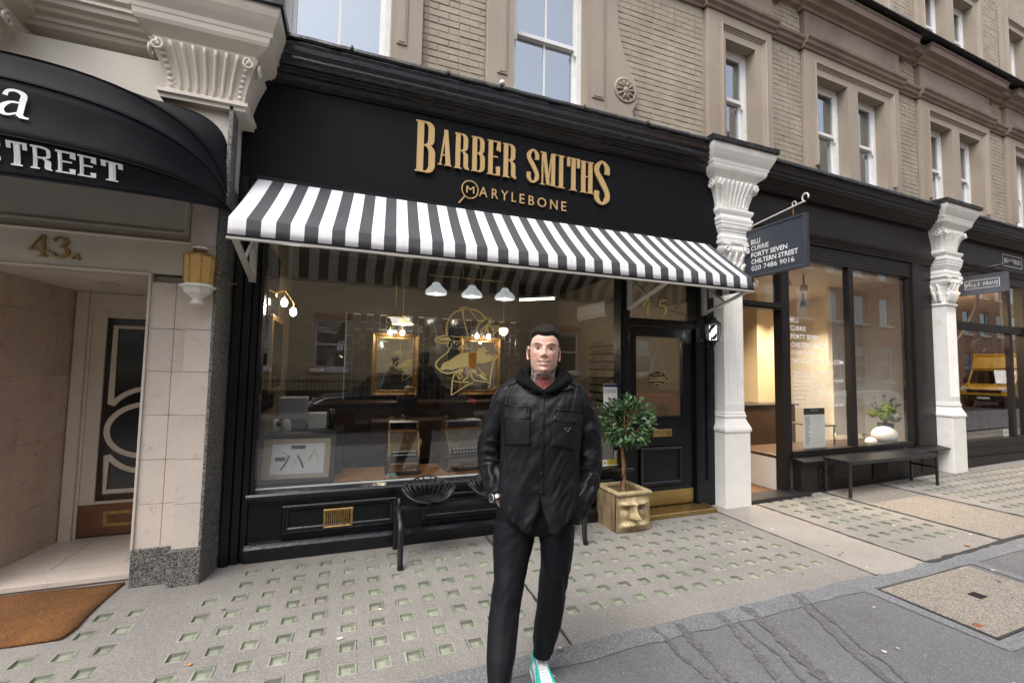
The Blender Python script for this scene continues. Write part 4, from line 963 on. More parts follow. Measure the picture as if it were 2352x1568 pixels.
# lintel, panel, fascia
pp(MB().box(-5, -1.176, 3.945, 4.25, 2.265, 2.50), 'lintel', 'cream_paint', .004)
pp(MB().prism([(3.93, 2.50), (3.92, 2.515), (3.945, 2.53), (4.2, 2.53), (4.2, 2.50)], -5, -1.176, 'x'), 'lintel_moulding', 'cream_paint')
pp(MB().box(-5, -1.176, 3.985, 4.2, 2.53, 3.0), 'overdoor_panel', 'cream_paint')
pp(MB().frame(-3.2, -1.21, 2.575, 2.93, [(0, 3.984), (0, 3.965), (.02, 3.962), (.03, 3.972), (.045, 3.984)]), 'panel_moulding', 'cream_paint')
pp(MB().prism([(3.935, 2.253), (3.93, 2.262), (3.945, 2.2645), (4.1, 2.2645), (4.1, 2.253)], -5, -1.42, 'x'), 'lintel_bead', 'cream_paint')
pp(MB().box(-5, -1.0, 3.955, 4.25, 3.0, 3.90), 'porch_fascia', 'cream_paint')
# numerals
for ch, x0_, x1_, z0_, z1_ in (('4', -2.12, -2.005, 2.322, 2.474), ('3', -2.00, -1.90, 2.32, 2.47)):
    glyph_part('door_numeral', ch, 'old_brass', po, x0_, x1_, z0_, z1_, 3.932, .012, asp=.8)
glyph_part('door_numeral', 'A', 'old_brass', po, -1.89, -1.838, 2.318, 2.362, 3.934, .010, s=.2, t=.09)
# recess
pp(MB().add([(-5, 4.06, 2.25), (-.9, 4.06, 2.25), (-.9, 5.1, 2.22), (-5, 5.1, 2.22)], [(0, 1, 2, 3)]), 'porch_ceiling', 'cream_paint')
WL = [(-2.47, 3.95), (-2.435, 4.2), (-2.31, 5.02)]
dl = math.hypot(.16, 1.07)
for i, (a, b) in enumerate(zip([0, .22, .5, .78], [.22, .5, .78, 1.0])):
    for j, (z0_, z1_) in enumerate(zip([.05, .42, .95, 1.48, 2.0], [.42, .95, 1.48, 2.0, 2.25])):
        P0 = Vector((-2.47+.16*a, 3.95+1.07*a)); P1 = Vector((-2.47+.16*b, 3.95+1.07*b)); nn = Vector((-1.07, .16)).normalized()*.04
        e = (P1-P0).normalized()*.0012
        P0 += e; P1 -= e
        pp(MB().prism([tuple(P0), tuple(P1), tuple(P1+nn), tuple(P0+nn)], z0_+.0012, z1_-.0012, 'z'), 'marble_slab', 'marble_brown', .0012)
pp(MB().box(-5, -2.52, 3.98, 5.1, 0, 2.3), 'left_wall_core', 'marble_brown')
pp(MB().box(-1.42, -1.0, 4.3, 5.1, 0, 2.3), 'right_wall_core', 'marble_brown')
pp(MB().box(-5, -1.2, 5.06, 5.2, 0, 2.3), 'back_wall', 'cream_paint')
# floor and step
pp(MB().box(-5, -1.43, 4.075, 4.32, .012, .05), 'marble_step', 'marble', .003)
pp(MB().box(-5, -1.43, 4.09, 5.1, -.02, .011), 'step_riser', 'marble_brown')
for x0_, x1_ in ((-3.0, -2.05), (-2.045, -1.60), (-1.595, -1.43)):
    for y0_, y1_ in ((4.323, 4.66), (4.664, 5.0)):
        pp(MB().box(x0_, x1_, y0_, y1_, .012, .0495), 'floor_slab', 'marble', .001)
# door frame and door
pp(MB().box(-2.31, -2.225, 4.94, 5.06, .05, 2.22).box(-2.225, -2.205, 4.97, 5.06, .05, 2.22).box(-2.205, -1.3, 4.96, 5.06, 2.06, 2.22), 'door_frame', 'cream_paint', .004)
dr = pp(MB().box(-2.205, -2.10, 4.985, 5.03, .07, 2.06).box(-1.42, -1.3, 4.985, 5.03, .07, 2.06).box(-2.10, -1.42, 4.985, 5.03, 2.0, 2.06).box(-2.10, -1.42, 4.985, 5.03, .335, .36), 'porch_door', 'cream_paint', .003)
mat('door_dark', (.014, .012, .010), .12, coat=.3)
MB().box(-2.10, -1.42, 5.005, 5.02, .36, 2.0).build('door_glass', 'door_dark', dr)
mat('copper_plate', (.20, .10, .055), .38, .5, vary=.2, vscale=10)
kp_ = MB().box(-2.205, -1.3, 4.972, 5.03, .07, .335).build('kick_plate', 'copper_plate', dr, .002)
MB().frame(-2.02, -1.5, .14, .275, [(0, 4.9715), (.0, 4.966), (.03, 4.966), (.034, 4.9715)]).build('letter_slot', 'old_brass', kp_)
DS = [(0, 5.004), (.0, 4.992), (.018, 4.988), (.036, 4.992), (.036, 5.004)]
def deco(pts, closed=True):
    mb = MB(); P = [Vector(p) for p in pts]; n = len(P); rows = []
    for off, y in ((-.022, 5.004), (-.022, 4.99), (-.006, 4.985), (.006, 4.988), (.022, 4.99), (.022, 5.004)):
        row = []
        for i in range(n):
            t = (P[(i+1) % n]-P[i-1]) if closed else (P[min(i+1, n-1)]-P[max(0, i-1)])
            t.normalize(); nn = Vector((-t.y, t.x)); q = P[i]+nn*off*1.0; row.append((q.x, y, q.y))
        rows.append(row)
    mb.sheet(rows, smooth=False, wrap=closed); return mb.build('deco_moulding', 'cream_paint', dr)
cx_ = -1.76
top = [(-2.035, 1.92), (-1.485, 1.92), (-1.485, 1.22)]+[(cx_+.32*math.cos(a), 1.02+.34*math.sin(a)) for a in np.linspace(R(35), R(145), 13)]+[(-2.035, 1.22)]
deco(top); deco([(cx_+.29*math.cos(a), .98+.235*math.sin(a)) for a in np.linspace(0, 2*PI, 41)[:-1]])
deco([(-2.035, .44), (-1.485, .44), (-1.485, .76)]+[(cx_+.32*math.cos(a), .95-.34*math.sin(a)) for a in np.linspace(R(35), R(145), 13)]+[(-2.035, .76)])
# upper entablature
ub = bpy.data.objects.new('pier_capital', None)
def pier(cx):
    for stg, n_ in ((([(.275, -.0, 3.55), (.275, -.0, 3.575), (.29, -.02, 3.585), (.29, -.02, 3.61), (.27, .01, 3.62), (.255, .03, 3.64)]), 'pier_moulding'), (CORN, 'pier_cornice')):
        o = ringbox(MB(), stg).build(n_, 'cream_paint', po, .003); o.location = (cx, 3.80, 0)
    c = corbel(po, 'cream_paint'); c.location = (cx, 3.80, 0)
    mb = MB(); L = []
    for i in range(13):
        x = -.525+1.05*i/12; d = random.uniform(-.006, .006)
        L.append([(x, .60, 4.42), (x, -.19+d, 4.395+d), (x, -.215+d, 4.38+d), (x, -.212+d, 4.328), (x, .3, 4.327)])
    mb.sheet(L, smooth=False); mb.add(L[0], [(0, 1, 2, 3, 4)]); mb.add(L[-1], [(4, 3, 2, 1, 0)])
    mb.build('lead_cap', 'lead', po, loc=(cx, 3.80, 0))
    MB().box(cx-.26, cx+.185, 3.86, 4.4, 3.0, 3.555).build('pier_block', 'cream_paint', po)
bpy.data.objects.remove(ub)
pier(-1.12); pier(-2.62)
pp(MB().box(-.95, -.74, 4.08, 4.4, 3.96, 4.32), 'pier_return', 'black_paint')
PC = [(y-.12 if y < 4.39 else y, z) for y, z in COR]
pp(MB().prism([(y, z-.03) for y, z in PC], -6, -1.5, 'x'), 'porch_cornice', 'cream_paint', .003)
pp(MB().prism([(3.80, 4.30), (3.785, 4.34), (4.41, 4.42), (4.41, 4.30)], -6, -1.6, 'x'), 'lead_flashing', 'lead')
pp(MB().box(-6, -2.9, 3.98, 4.4, 0, 4.0), 'side_wall', 'cream_paint')
# wall lantern
la = thing('amber_wall_lantern', 'octagonal amber glass wall lantern with white base on the marble pier', 'wall lamp', (-1.085, 3.80, 2.03))
mat('amber_glass', (.26, .155, .052), .25, vary=.22, vscale=14, emit=(1, .6, .2), estr=.05)
def octa(mb, prof, mi=0): return mb.lathe(prof, 8, (0, 0, 0), mi, False, a0=PI/8)
octa(MB(), [(.0001, .0), (.045, .005), (.05, .018), (.03, .03), (.028, .04), (.05, .06), (.082, .085), (.092, .115), (.116, .128), (.116, .138), (.09, .15), (.0001, .15)]).build('lantern_base', 'white_paint', la, .002)
octa(MB(), [(.088, .15), (.093, .355), (.09, .36)]).build('lantern_glass', 'amber_glass', la)
for i in range(8):
    a = PI/8+i*PI/4; MB().tube([(.09*math.cos(a), .09*math.sin(a), .15), (.095*math.cos(a), .095*math.sin(a), .36)], .004, 5).build('glazing_rib', 'old_brass', la)
octa(MB(), [(.100, .355), (.10, .368), (.07, .38), (.045, .395), (.042, .41), (.0001, .41)]).build('lantern_top', 'old_brass', la)
octa(MB(), [(.055, .41), (.055, .418), (.045, .43), (.02, .437), (.0001, .438)]).build('lantern_cap', 'white_paint', la)
MB().box(-.03, .03, .07, .1, .1, .2).build('wall_bracket', 'white_paint', la)
# recessed light in the porch ceiling
dlp = thing('ceiling_downlight', 'round recessed downlight in the cream porch ceiling', 'ceiling light', (-1.88, 4.46, 2.236))
MB().lathe([(.03, -.004), (.055, -.008), (.06, 0), (.03, .0)], 24).build('light_rim', 'white_metal', dlp)
MB().lathe([(.0001, -.003), (.03, -.003), (.03, .004)], 24).build('light_lens', 'plastic_white', dlp)
# coir mat
mm = MB(); n = 22; L = []
for i in range(n+1):
    u = i/n; row = []
    for j in range(13):
        v = j/12
        xr = -1.475-.02*math.sin(v*3)-.03*max(0, 1-v*8)
        x = -3.2+(xr+3.2)*u; y = 3.345+.675*v+.012*math.sin(x*5)*(1-v)
        row.append((x, y, .016+.004*math.sin(x*7+v*3)+.003*random.random()))
    L.append(row)
mm.sheet(L)
dm = mm.build('doormat', 'coir'); s_ = dm.modifiers.new('thick', 'SOLIDIFY'); s_.thickness = .018; s_.offset = -1
tag(dm, 'worn brown coir doormat in front of the marble entrance step', 'doormat')
# ================================================================== salon shopfront (47)
sl = kthing('salon_shopfront', 'charcoal salon shopfront with warm lit window and open doorway', 'shopfront')
def sp(mb, n, m, bevel=0, parent=None): return mb.build(n, m, parent or sl, bevel)
CB = 'charcoal_paint'
sp(MB().box(4.62, 9.10, 4.20, 4.45, 3.58, 4.06), 'fascia', CB, .003)
COR2 = [(y+.04 if y < 4.39 else y, z) for y, z in COR]
sp(MB().prism(COR2, 4.80, 8.92, 'x'), 'cornice', CB, .003)
sp(MB().prism([(4.17, 3.585), (4.15, 3.57), (4.155, 3.54), (4.185, 3.525), (4.19, 3.49), (4.215, 3.475), (4.215, 3.44), (4.4, 3.44), (4.4, 3.585)], 4.62, 9.10, 'x'), 'architrave', CB)
sp(MB().box(4.62, 9.10, 4.24, 4.42, 3.20, 3.44), 'vent_board', CB)
for k in range(4): sp(MB().box(5.7, 8.4, 4.235, 4.2398, 3.25+.045*k, 3.275+.045*k), 'vent_slot', 'ink')
ls = []
for i in range(50):
    x = 4.86+4.0*i/49; d = .007*math.sin(i*1.3)+random.uniform(-.005, .005)
    ls.append([(x, 3.955, 4.316), (x, 3.94+d, 4.330+d), (x, 3.95+d, 4.37+d), (x, 4.05, 4.38+d), (x, 4.42, 4.45)])
sp(MB().sheet(ls, smooth=False), 'lead_flashing', 'lead')
for x0_, x1_ in ((4.60, 4.66), (4.66, 4.735)): sp(MB().box(x0_, x1_, 4.20 if x0_ < 4.65 else 4.24, 4.42, 0, 3.45), 'door_post', CB, .006)
sp(MB().box(5.455, 5.56, 4.235, 4.36, .03, 3.21).box(5.56, 5.64, 4.255, 4.34, .5, 3.21), 'door_mullion', CB, .005)
sp(MB().box(6.935, 7.035, 4.245, 4.34, .53, 3.21), 'window_mullion', CB, .005)
sp(MB().box(8.43, 8.53, 4.25, 4.36, .53, 3.21).box(8.53, 8.70, 4.215, 4.4, 0, 3.45).box(8.70, 8.86, 4.235, 4.4, 0, 3.45).box(8.86, 9.13, 4.255, 4.4, 0, 3.45), 'right_post', CB, .008)
sp(MB().box(4.735, 5.46, 4.235, 4.36, 2.46, 2.55).box(4.735, 5.46, 4.22, 4.235, 2.485, 2.515), 'transom_rail', CB, .004)
sp(MB().box(5.64, 8.44, 4.24, 4.36, .48, .555), 'bottom_rail', CB, .004)
sp(MB().prism([(4.08, .43), (4.075, .445), (4.09, .455), (4.24, .475), (4.24, .43)], 5.60, 9.10, 'x'), 'window_sill', CB, .003)
sp(MB().box(5.62, 8.8, 4.13, 4.25, 0, .43), 'stall_riser', CB, .004)
for a, b in ((5.96, 6.27), (7.14, 7.50), (8.38, 8.72)):
    v = sp(MB().frame(a, b, .11, .36, [(0, 4.129), (0, 4.118), (.02, 4.118), (.024, 4.1295)]), 'vent_louvre', CB)
    MB().box(a+.02, b-.02, 4.1275, 4.1285, .13, .34).build('louvre_backing', 'ink', v)
    for k in range(5): MB().prism([(4.128, .135+.042*k), (4.112, .135+.042*k), (4.122, .162+.042*k), (4.128, .162+.042*k)], a+.022, b-.022, 'x').build('louvre_slat', CB, v)
sp(MB().box(5.56, 6.94, 4.285, 4.292, .55, 3.21), 'window_pane', 'salon_glass'); sp(MB().box(7.03, 8.44, 4.285, 4.292, .55, 3.21), 'window_pane', 'salon_glass')
sp(MB().box(4.735, 5.46, 4.285, 4.292, 2.55, 3.21), 'transom_pane', 'salon_glass')
mat('black_stone', (.02, .02, .022), .4, vary=.3, vscale=30)
sp(MB().box(4.60, 5.72, 4.06, 4.32, -.02, .055), 'door_step', 'black_stone', .006)
mat('brown_mat', (.16, .085, .045), .95, bump=1, bscale=200)
sp(MB().box(4.74, 5.46, 4.33, 5.6, .0, .03), 'entrance_mat', 'brown_mat')
# window lettering
mat('window_vinyl', (.86, .87, .88), .5)
for txt, xa, xb, z0_, z1_, th in (('BILLI', 5.685, 5.86, 2.315, 2.385, 0), ('CURRIE', 5.69, 6.005, 2.20, 2.268, 0), ('FORTY SEVEN', 5.697, 6.288, 2.085, 2.152, .012), ('CHILTERN STREET', 5.702, 6.44, 1.972, 2.04, .012), ('T.020 7486 9016', 5.706, 6.40, 1.857, 1.927, 0), ('WWW.BILLICURRIE.COM', 5.709, 6.80, 1.742, 1.81, 0),
        ('WINNER: SALON TEAM OF THE YEAR', 5.719, 6.59, 1.597, 1.64, .01), ('WINNER: COLOUR EXPERT', 5.72, 6.36, 1.545, 1.585, .01), ('WINNER: INDEPENDENT SALON OF THE YEAR', 5.722, 6.80, 1.488, 1.528, .01), ('WINNER: STYLIST OF THE YEAR', 5.725, 6.47, 1.43, 1.47, .01), ('WINNER: COLOUR VISION', 5.73, 6.38, 1.372, 1.412, .01),
        ('FINALIST: CUSTOMER CARE', 5.735, 6.42, 1.316, 1.356, .01), ('FINALIST: SALON OF THE YEAR', 5.738, 6.50, 1.258, 1.298, .01), ('FINALIST: SALON TEAM', 5.74, 6.32, 1.198, 1.238, .01), ('FINALIST: FELLOWSHIP SALON OF THE YEAR', 5.743, 6.80, 1.14, 1.18, .01)):
    sans('window_lettering', txt, 'window_vinyl', sl, (xb-xa, z1_-z0_), FRONT(xa, 4.2835, z0_), thick=th+.006)
sans('window_lettering', '47', 'sign_white', sl, (.11, .085), FRONT(4.98, 4.2835, 2.745))
# ------------------------------------------------------------------ salon room
rm = kthing('salon_room', 'warm lit cream salon interior behind the window lettering', 'room')
def rp(mb, n, m, bevel=0): return mb.build(n, m, rm, bevel)
rp(MB().box(4.2, 9.3, 8.0, 8.1, 0, 3.4), 'back_wall', 'salon_wall'); rp(MB().box(4.3, 4.4, 4.45, 8.0, 0, 3.4), 'side_wall', 'salon_wall'); rp(MB().box(9.2, 9.3, 4.45, 8.0, 0, 3.4), 'side_wall', 'salon_pale')
rp(MB().box(4.3, 9.3, 4.45, 8.0, 3.22, 3.3), 'ceiling', 'salon_pale'); rp(MB().box(4.3, 9.3, 4.4, 8.0, -.05, .02), 'floor', 'floor_dark')
rp(MB().box(7.7, 8.25, 6.4, 6.9, 0, 3.22), 'pillar', 'salon_wall', .004); rp(MB().box(8.30, 9.2, 5.35, 5.42, .5, 3.22), 'window_screen', 'salon_pale')
rp(MB().box(6.3, 8.3, 7.2, 8.0, 0, .95), 'work_counter', 'dark_wood', .01); rp(MB().box(5.9, 8.2, 6.0, 6.5, .02, .98), 'reception_desk', 'dark_wood', .01); rp(MB().box(5.85, 8.25, 5.95, 6.55, .98, 1.02), 'desk_top', 'plastic_black', .006)
rp(MB().box(5.46, 8.42, 4.37, 5.05, .45, .50), 'window_bench', 'dark_wood', .02); rp(MB().box(5.46, 5.50, 4.37, 5.05, .02, .45), 'bench_side', 'plastic_white'); rp(MB().box(5.50, 8.42, 4.37, 4.40, .02, .45), 'bench_front', 'plastic_white')
for k, (x, y) in enumerate(((5.7, 4.9), (6.3, 4.75), (6.9, 4.9), (6.6, 6.2), (7.6, 5.9), (8.5, 6.0))):
    s_ = kthing('ceiling_spotlight', ['small black ceiling spotlight just inside the salon doorway', 'ceiling spotlight behind the top left salon pane', 'ceiling spotlight near the salon window mullion', 'ceiling spotlight deep in the salon behind the lettering', 'ceiling spotlight in front of the salon pillar', 'rearmost ceiling spotlight in the salon'][k], 'spotlight', 'salon ceiling spotlights')
    MB().tube([(x, y, 3.22), (x, y, 3.05)], .012, 8).build('spot_stem', 'plastic_black', s_)
    MB().lathe([(.02, 3.06), (.045, 3.04), (.06, 2.95), (.058, 2.945)], 16, (x, y, 0)).build('spot_shade', 'white_metal' if k in (1, 2) else 'plastic_black', s_)
    MB().lathe([(.0001, 2.952), (.055, 2.952)], 16, (x, y, 0)).build('spot_lamp', 'spot_face', s_)
    lt = bpy.data.lights.new('spot_light', 'SPOT'); lt.energy = 150; lt.spot_size = R(120); lt.spot_blend = 1; lt.color = (1, .80, .54); lt.shadow_soft_size = .05
    lo = bpy.data.objects.new('spot_light', lt); COL.objects.link(lo); lo.parent = s_; lo.location = (x, y, 2.93)
# styling chair and dark cabinet seen through the door
ch = kthing('styling_chair', 'black padded styling chair seen through the salon doorway', 'chair')
MB().box(5.62, 6.10, 5.45, 5.95, .45, .56).build('seat', 'plastic_black', ch, .03); MB().box(5.66, 6.06, 5.95, 6.05, .6, 1.05).build('backrest', 'plastic_black', ch, .03)
for x in (5.6, 6.08): MB().tube([(x, 5.5, .55), (x, 5.5, .72), (x, 5.9, .74)], .018, 8).build('armrest', 'chrome', ch)
MB().lathe([(.22, 0.02), (.22, .05), (.03, .06), (.03, .46)], 20, (5.86, 5.7, 0)).build('pedestal', 'chrome', ch)
# price list leaning in the window
pl = kthing('price_list', 'white price list with black heading leaning inside the salon window', 'notice')
fr_ = ((5.98, 4.33, .56), (1, 0, 0), (0, 0, 1))
MB().box(5.99, 6.44, 4.335, 4.345, .56, 1.12).build('sheet', 'paper', pl); MB().box(5.992, 6.438, 4.333, 4.3345, 1.03, 1.118).build('heading', 'ink', pl)
sans('heading_text', 'PRICE LIST', 'paper', pl, (.14, .02), FRONT(6.15, 4.3322, 1.075))
for k in range(15):
    z = .62+.026*k
    MB().box(6.02, 6.02+random.choice((.08, .1, .06)), 4.334, 4.3346, z, z+.008).build('price_row', 'ink', pl)
    for q in range(4): MB().box(6.2+.055*q, 6.215+.055*q, 4.334, 4.3346, z, z+.007).build('price_figure', 'plastic_grey', pl)
# flowers, vase, pebble lamps
mat('vase_glass', (.05, .07, .09), .12, coat=.5); mat('flower_blue', (.10, .09, .20), .7, rnd=.3); mat('flower_green', (.20, .27, .07), .7, rnd=.3); mat('flower_white', (.45, .47, .38), .7); mat('stem_green', (.06, .10, .05), .6)
fv = kthing('flower_arrangement', 'thistle and hydrangea flowers in a dark glass vase in the salon window', 'flowers'); fx, fy = 8.50, 4.66
MB().lathe([(.085, .50), (.09, .52), (.115, .80), (.11, .80), (.085, .53), (.0001, .53)], 20, (fx, fy, 0)).build('vase', 'vase_glass', fv)
random.seed(11)
def bloom(c, r_, m, n=60):
    mb = MB()
    for k in range(n):
        d = Vector((random.gauss(0, 1), random.gauss(0, 1), abs(random.gauss(0, 1))*.9)).normalized(); p = Vector(c)+d*r_*random.uniform(.75, 1.05); s = r_*.2
        u = d.orthogonal().normalized(); v_ = d.cross(u)
        mb.add([p+u*s, p+v_*s, p-u*s, p-v_*s, p+d*s*.6], [(0, 1, 4), (1, 2, 4), (2, 3, 4), (3, 0, 4)])
    mb.sphere(c, r_*.75, 8, 6); mb.build('bloom', m, fv)
for c, r_, m in (((fx-.16, fy-.08, .92), .11, 'flower_green'), ((fx+.08, fy-.1, .90), .11, 'flower_white'), ((fx+.2, fy-.02, .93), .10, 'flower_white'), ((fx-.02, fy-.05, 1.0), .11, 'flower_green'), ((fx-.24, fy+.05, .95), .08, 'flower_green'), ((fx+.1, fy+.05, 1.03), .09, 'flower_green')): bloom(c, r_, m)
for k in range(22):
    a = random.random()*6.28; r_ = random.uniform(.08, .36); h = random.uniform(1.02, 1.26)
    tip = (fx+r_*math.cos(a), fy+.5*r_*math.sin(a)-.03, h)
    MB().tube([(fx, fy, .78), (fx+.5*r_*math.cos(a), fy+.25*r_*math.sin(a), .95), tip], .004, 5).build('stem', 'stem_green', fv)
    mb = MB()
    for q in range(9):
        d = Vector((random.gauss(0, 1), random.gauss(0, 1), random.gauss(.5, 1))).normalized(); p = Vector(tip); u = d.orthogonal().normalized()*.007
        mb.add([p+u, p-u, p+d*.035], [(0, 1, 2)])
    mb.sphere(tip, .016, 7, 6); mb.build('thistle_head' if k % 3 else 'leaf_sprig', 'flower_blue' if k % 3 else 'stem_green', fv)
mat('pebble_white', (.80, .76, .76), .5, sss=.1)
for x, y, r_, lab in ((8.10, 4.47, .20, 'large white pebble shaped lamp in front of the flowers'), (7.66, 4.42, .095, 'small white pebble shaped lamp beside the larger one')):
    o = MB().sphere((0, 0, 0), r_, 28, 18, sx=1, sy=.8, sz=.72).build('pebble_lamp', 'pebble_white'); q = kin(x, y); o.location = (q.x, q.y, .50+r_*.70); tag(o, lab, 'lamp', 'pebble lamps in the salon window')
# magazines / chrome side table
st = kthing('window_table', 'low dark table with magazines inside the salon window', 'table')
MB().box(6.85, 7.3, 4.7, 5.2, .78, .80).build('table_top', 'dark_wood', st, .004)
for x in (6.87, 7.27):
    for y in (4.72, 5.17): MB().box(x-.012, x+.012, y-.012, y+.012, .50, .78).build('leg', 'chrome', st)
# ================================================================== end shop (49)
es = kthing('end_shopfront', 'dark shopfront at the far right with a white outlined name on its fascia', 'shopfront')
def ep(mb, n, m, bevel=0): return mb.build(n, m, es, bevel)
ep(MB().box(9.50, 14.2, 4.20, 4.45, 3.62, 4.06), 'fascia', CB); ep(MB().prism(COR2, 9.75, 14.2, 'x'), 'cornice', CB, .003)
ep(MB().prism([(4.17, 3.625), (4.15, 3.6), (4.155, 3.57), (4.185, 3.555), (4.19, 3.5), (4.215, 3.49), (4.215, 3.35), (4.4, 3.35), (4.4, 3.625)], 9.50, 14.2, 'x'), 'architrave', CB)
ls = [[(9.8+.1*i, 3.955, 4.316), (9.8+.1*i, 3.94, 4.33+random.uniform(-.008, .008)), (9.8+.1*i, 3.95, 4.37+random.uniform(-.008, .008)), (9.8+.1*i, 4.42, 4.45)] for i in range(45)]
ep(MB().sheet(ls, smooth=False), 'lead_flashing', 'lead')
ep(MB().box(9.50, 9.62, 4.22, 4.4, 0, 3.4), 'left_post', CB, .006); ep(MB().box(12.2, 12.42, 4.22, 4.4, 0, 3.4), 'right_post', CB, .006)
ep(MB().box(9.62, 12.2, 4.245, 4.36, 2.43, 2.57), 'transom_rail', CB, .005)
ep(MB().box(9.60, 12.2, 4.20, 4.36, .40, .50), 'window_sill', CB, .005); ep(MB().box(9.60, 12.2, 4.22, 4.36, .22, .40), 'riser_board', CB, .004); ep(MB().box(9.60, 12.2, 4.17, 4.36, 0, .22), 'riser_base', CB, .006)
ep(MB().box(11.68, 11.80, 4.25, 4.36, .50, 3.36), 'window_mullion', CB, .005)
ep(MB().box(9.62, 11.68, 4.285, 4.291, .50, 2.43), 'window_pane', 'shop_glass'); ep(MB().box(9.62, 11.68, 4.285, 4.291, 2.57, 3.36), 'transom_pane', 'shop_glass'); ep(MB().box(11.80, 12.2, 4.285, 4.291, .50, 3.36), 'side_pane', 'shop_glass')
ep(MB().box(12.42, 14.2, 4.25, 4.4, 0, 3.4), 'door_bay', CB)
sans('fascia_name', 'BELLA FREUD', 'sign_white', es, (.62, .085), FRONT(11.49, 4.197, 3.77))
ep(MB().frame(11.43, 12.17, 3.70, 3.92, [(0, 4.1985), (.0, 4.197), (.007, 4.197), (.007, 4.1985)]), 'name_border', 'sign_white')
er = kthing('end_shop_room', 'brown timber lined interior behind the end shop window', 'room')
mat('shop_timber', (.33, .155, .06), .6, vary=.3, vscale=4, streak=.1, col2=(.22, .10, .04), c2scale=5)
MB().box(18.5, 18.6, 4.4, 6.4, 0, 3.5).build('side_wall', 'shop_timber', er); MB().box(14.2, 18.6, 4.35, 4.45, 0, 4.1).build('front_wall', 'charcoal_paint', er); MB().box(9.4, 18.6, 6.4, 6.5, 0, 3.5).build('back_wall', 'shop_timber', er); MB().box(9.4, 18.6, 4.4, 6.4, 3.4, 3.5).build('ceiling', 'salon_wall', er); MB().box(9.4, 18.6, 4.4, 6.4, -.05, .06).build('floor', 'floor_dark', er); MB().box(9.38, 9.48, 4.4, 6.4, 0, 3.4).build('side_wall', 'shop_timber', er)
for k in range(14): MB().box(9.8+.55*k, 9.86+.55*k, 6.32, 6.4, .3, 3.3).build('wall_batten', 'dark_wood', er)
for k, (x, y, lab) in enumerate(((10.3, 5.2, 'glowing ceiling globe nearest the column in the end shop'), (11.5, 5.6, 'glowing ceiling globe deeper in the end shop'))):
    s_ = kthing('globe_light', lab, 'ceiling light', 'globe lights in the end shop')
    MB().sphere((x, y, 3.02), .10, 14, 10, sz=.7).build('globe', 'globe_warm', s_); MB().tube([(x, y, 3.4), (x, y, 3.08)], .008, 6).build('cord', 'plastic_black', s_)
    lt = bpy.data.lights.new('globe_glow', 'POINT'); lt.energy = 70; lt.color = (1, .75, .45); lt.shadow_soft_size = .1
    lo = bpy.data.objects.new('globe_glow', lt); COL.objects.link(lo); lo.parent = s_; lo.location = (x, y, 2.85)
# curling black display figure hung in the window
fg = kthing('hanging_ornament', 'curling black cut-out ornament hanging inside the end shop window', 'ornament')
def orn(pts, ws): MB().prism(ribbon(pts, ws, 1, 8), 4.50, 4.53, 'y').build('ornament_limb', 'plastic_black', fg)
orn([(11.35, 3.3), (11.2, 2.9), (10.9, 2.55), (10.6, 2.3), (10.35, 2.15), (10.25, 2.0), (10.35, 1.9), (10.5, 1.95), (10.52, 2.08)], [.05, .09, .12, .10, .12, .14, .12, .1, .08])
orn([(11.05, 2.2), (11.2, 2.05), (11.4, 2.02), (11.55, 2.15), (11.42, 2.28), (11.2, 2.25), (11.05, 2.2)], [.1, .14, .12, .14, .12, .1, .1])
cd = kthing('window_card', 'small white card standing in the corner of the end shop window', 'card')
MB().box(11.45, 11.63, 4.31, 4.315, .50, .64).build('card', 'paper', cd); MB().box(11.47, 11.61, 4.309, 4.3095, .57, .60).build('card_print', 'plastic_grey', cd)
# ================================================================== across the street (seen mirrored in the shop windows)
def brick_mat(name, c1, c2, mortar, bw=.225, rh=.075):
    m = bpy.data.materials.new(name); m.use_nodes = True; t = m.node_tree; p = t.nodes['Principled BSDF']; MAT[name] = m; L = t.links.new
    geo = N(t, 'ShaderNodeNewGeometry'); se = N(t, 'ShaderNodeSeparateXYZ'); co = N(t, 'ShaderNodeCombineXYZ'); L(geo.outputs['Position'], se.inputs[0]); L(se.outputs[0], co.inputs[0]); L(se.outputs[2], co.inputs[1])
    b = N(t, 'ShaderNodeTexBrick'); L(co.outputs[0], b.inputs['Vector']); b.inputs['Scale'].default_value = 1; b.inputs['Brick Width'].default_value = bw; b.inputs['Row Height'].default_value = rh; b.inputs['Mortar Size'].default_value = .006
    b.inputs['Color1'].default_value = (*c1, 1); b.inputs['Color2'].default_value = (*c2, 1); b.inputs['Mortar'].default_value = (*mortar, 1); L(b.outputs[0], p.inputs['Base Color']); p.inputs['Roughness'].default_value = .85
brick_mat('stock_brick', (.60, .45, .27), (.50, .36, .20), (.50, .42, .31)); brick_mat('red_brick', (.46, .20, .10), (.36, .15, .075), (.36, .28, .2)); brick_mat('orange_stone', (.52, .30, .19), (.44, .25, .16), (.36, .24, .17), .6, .28)
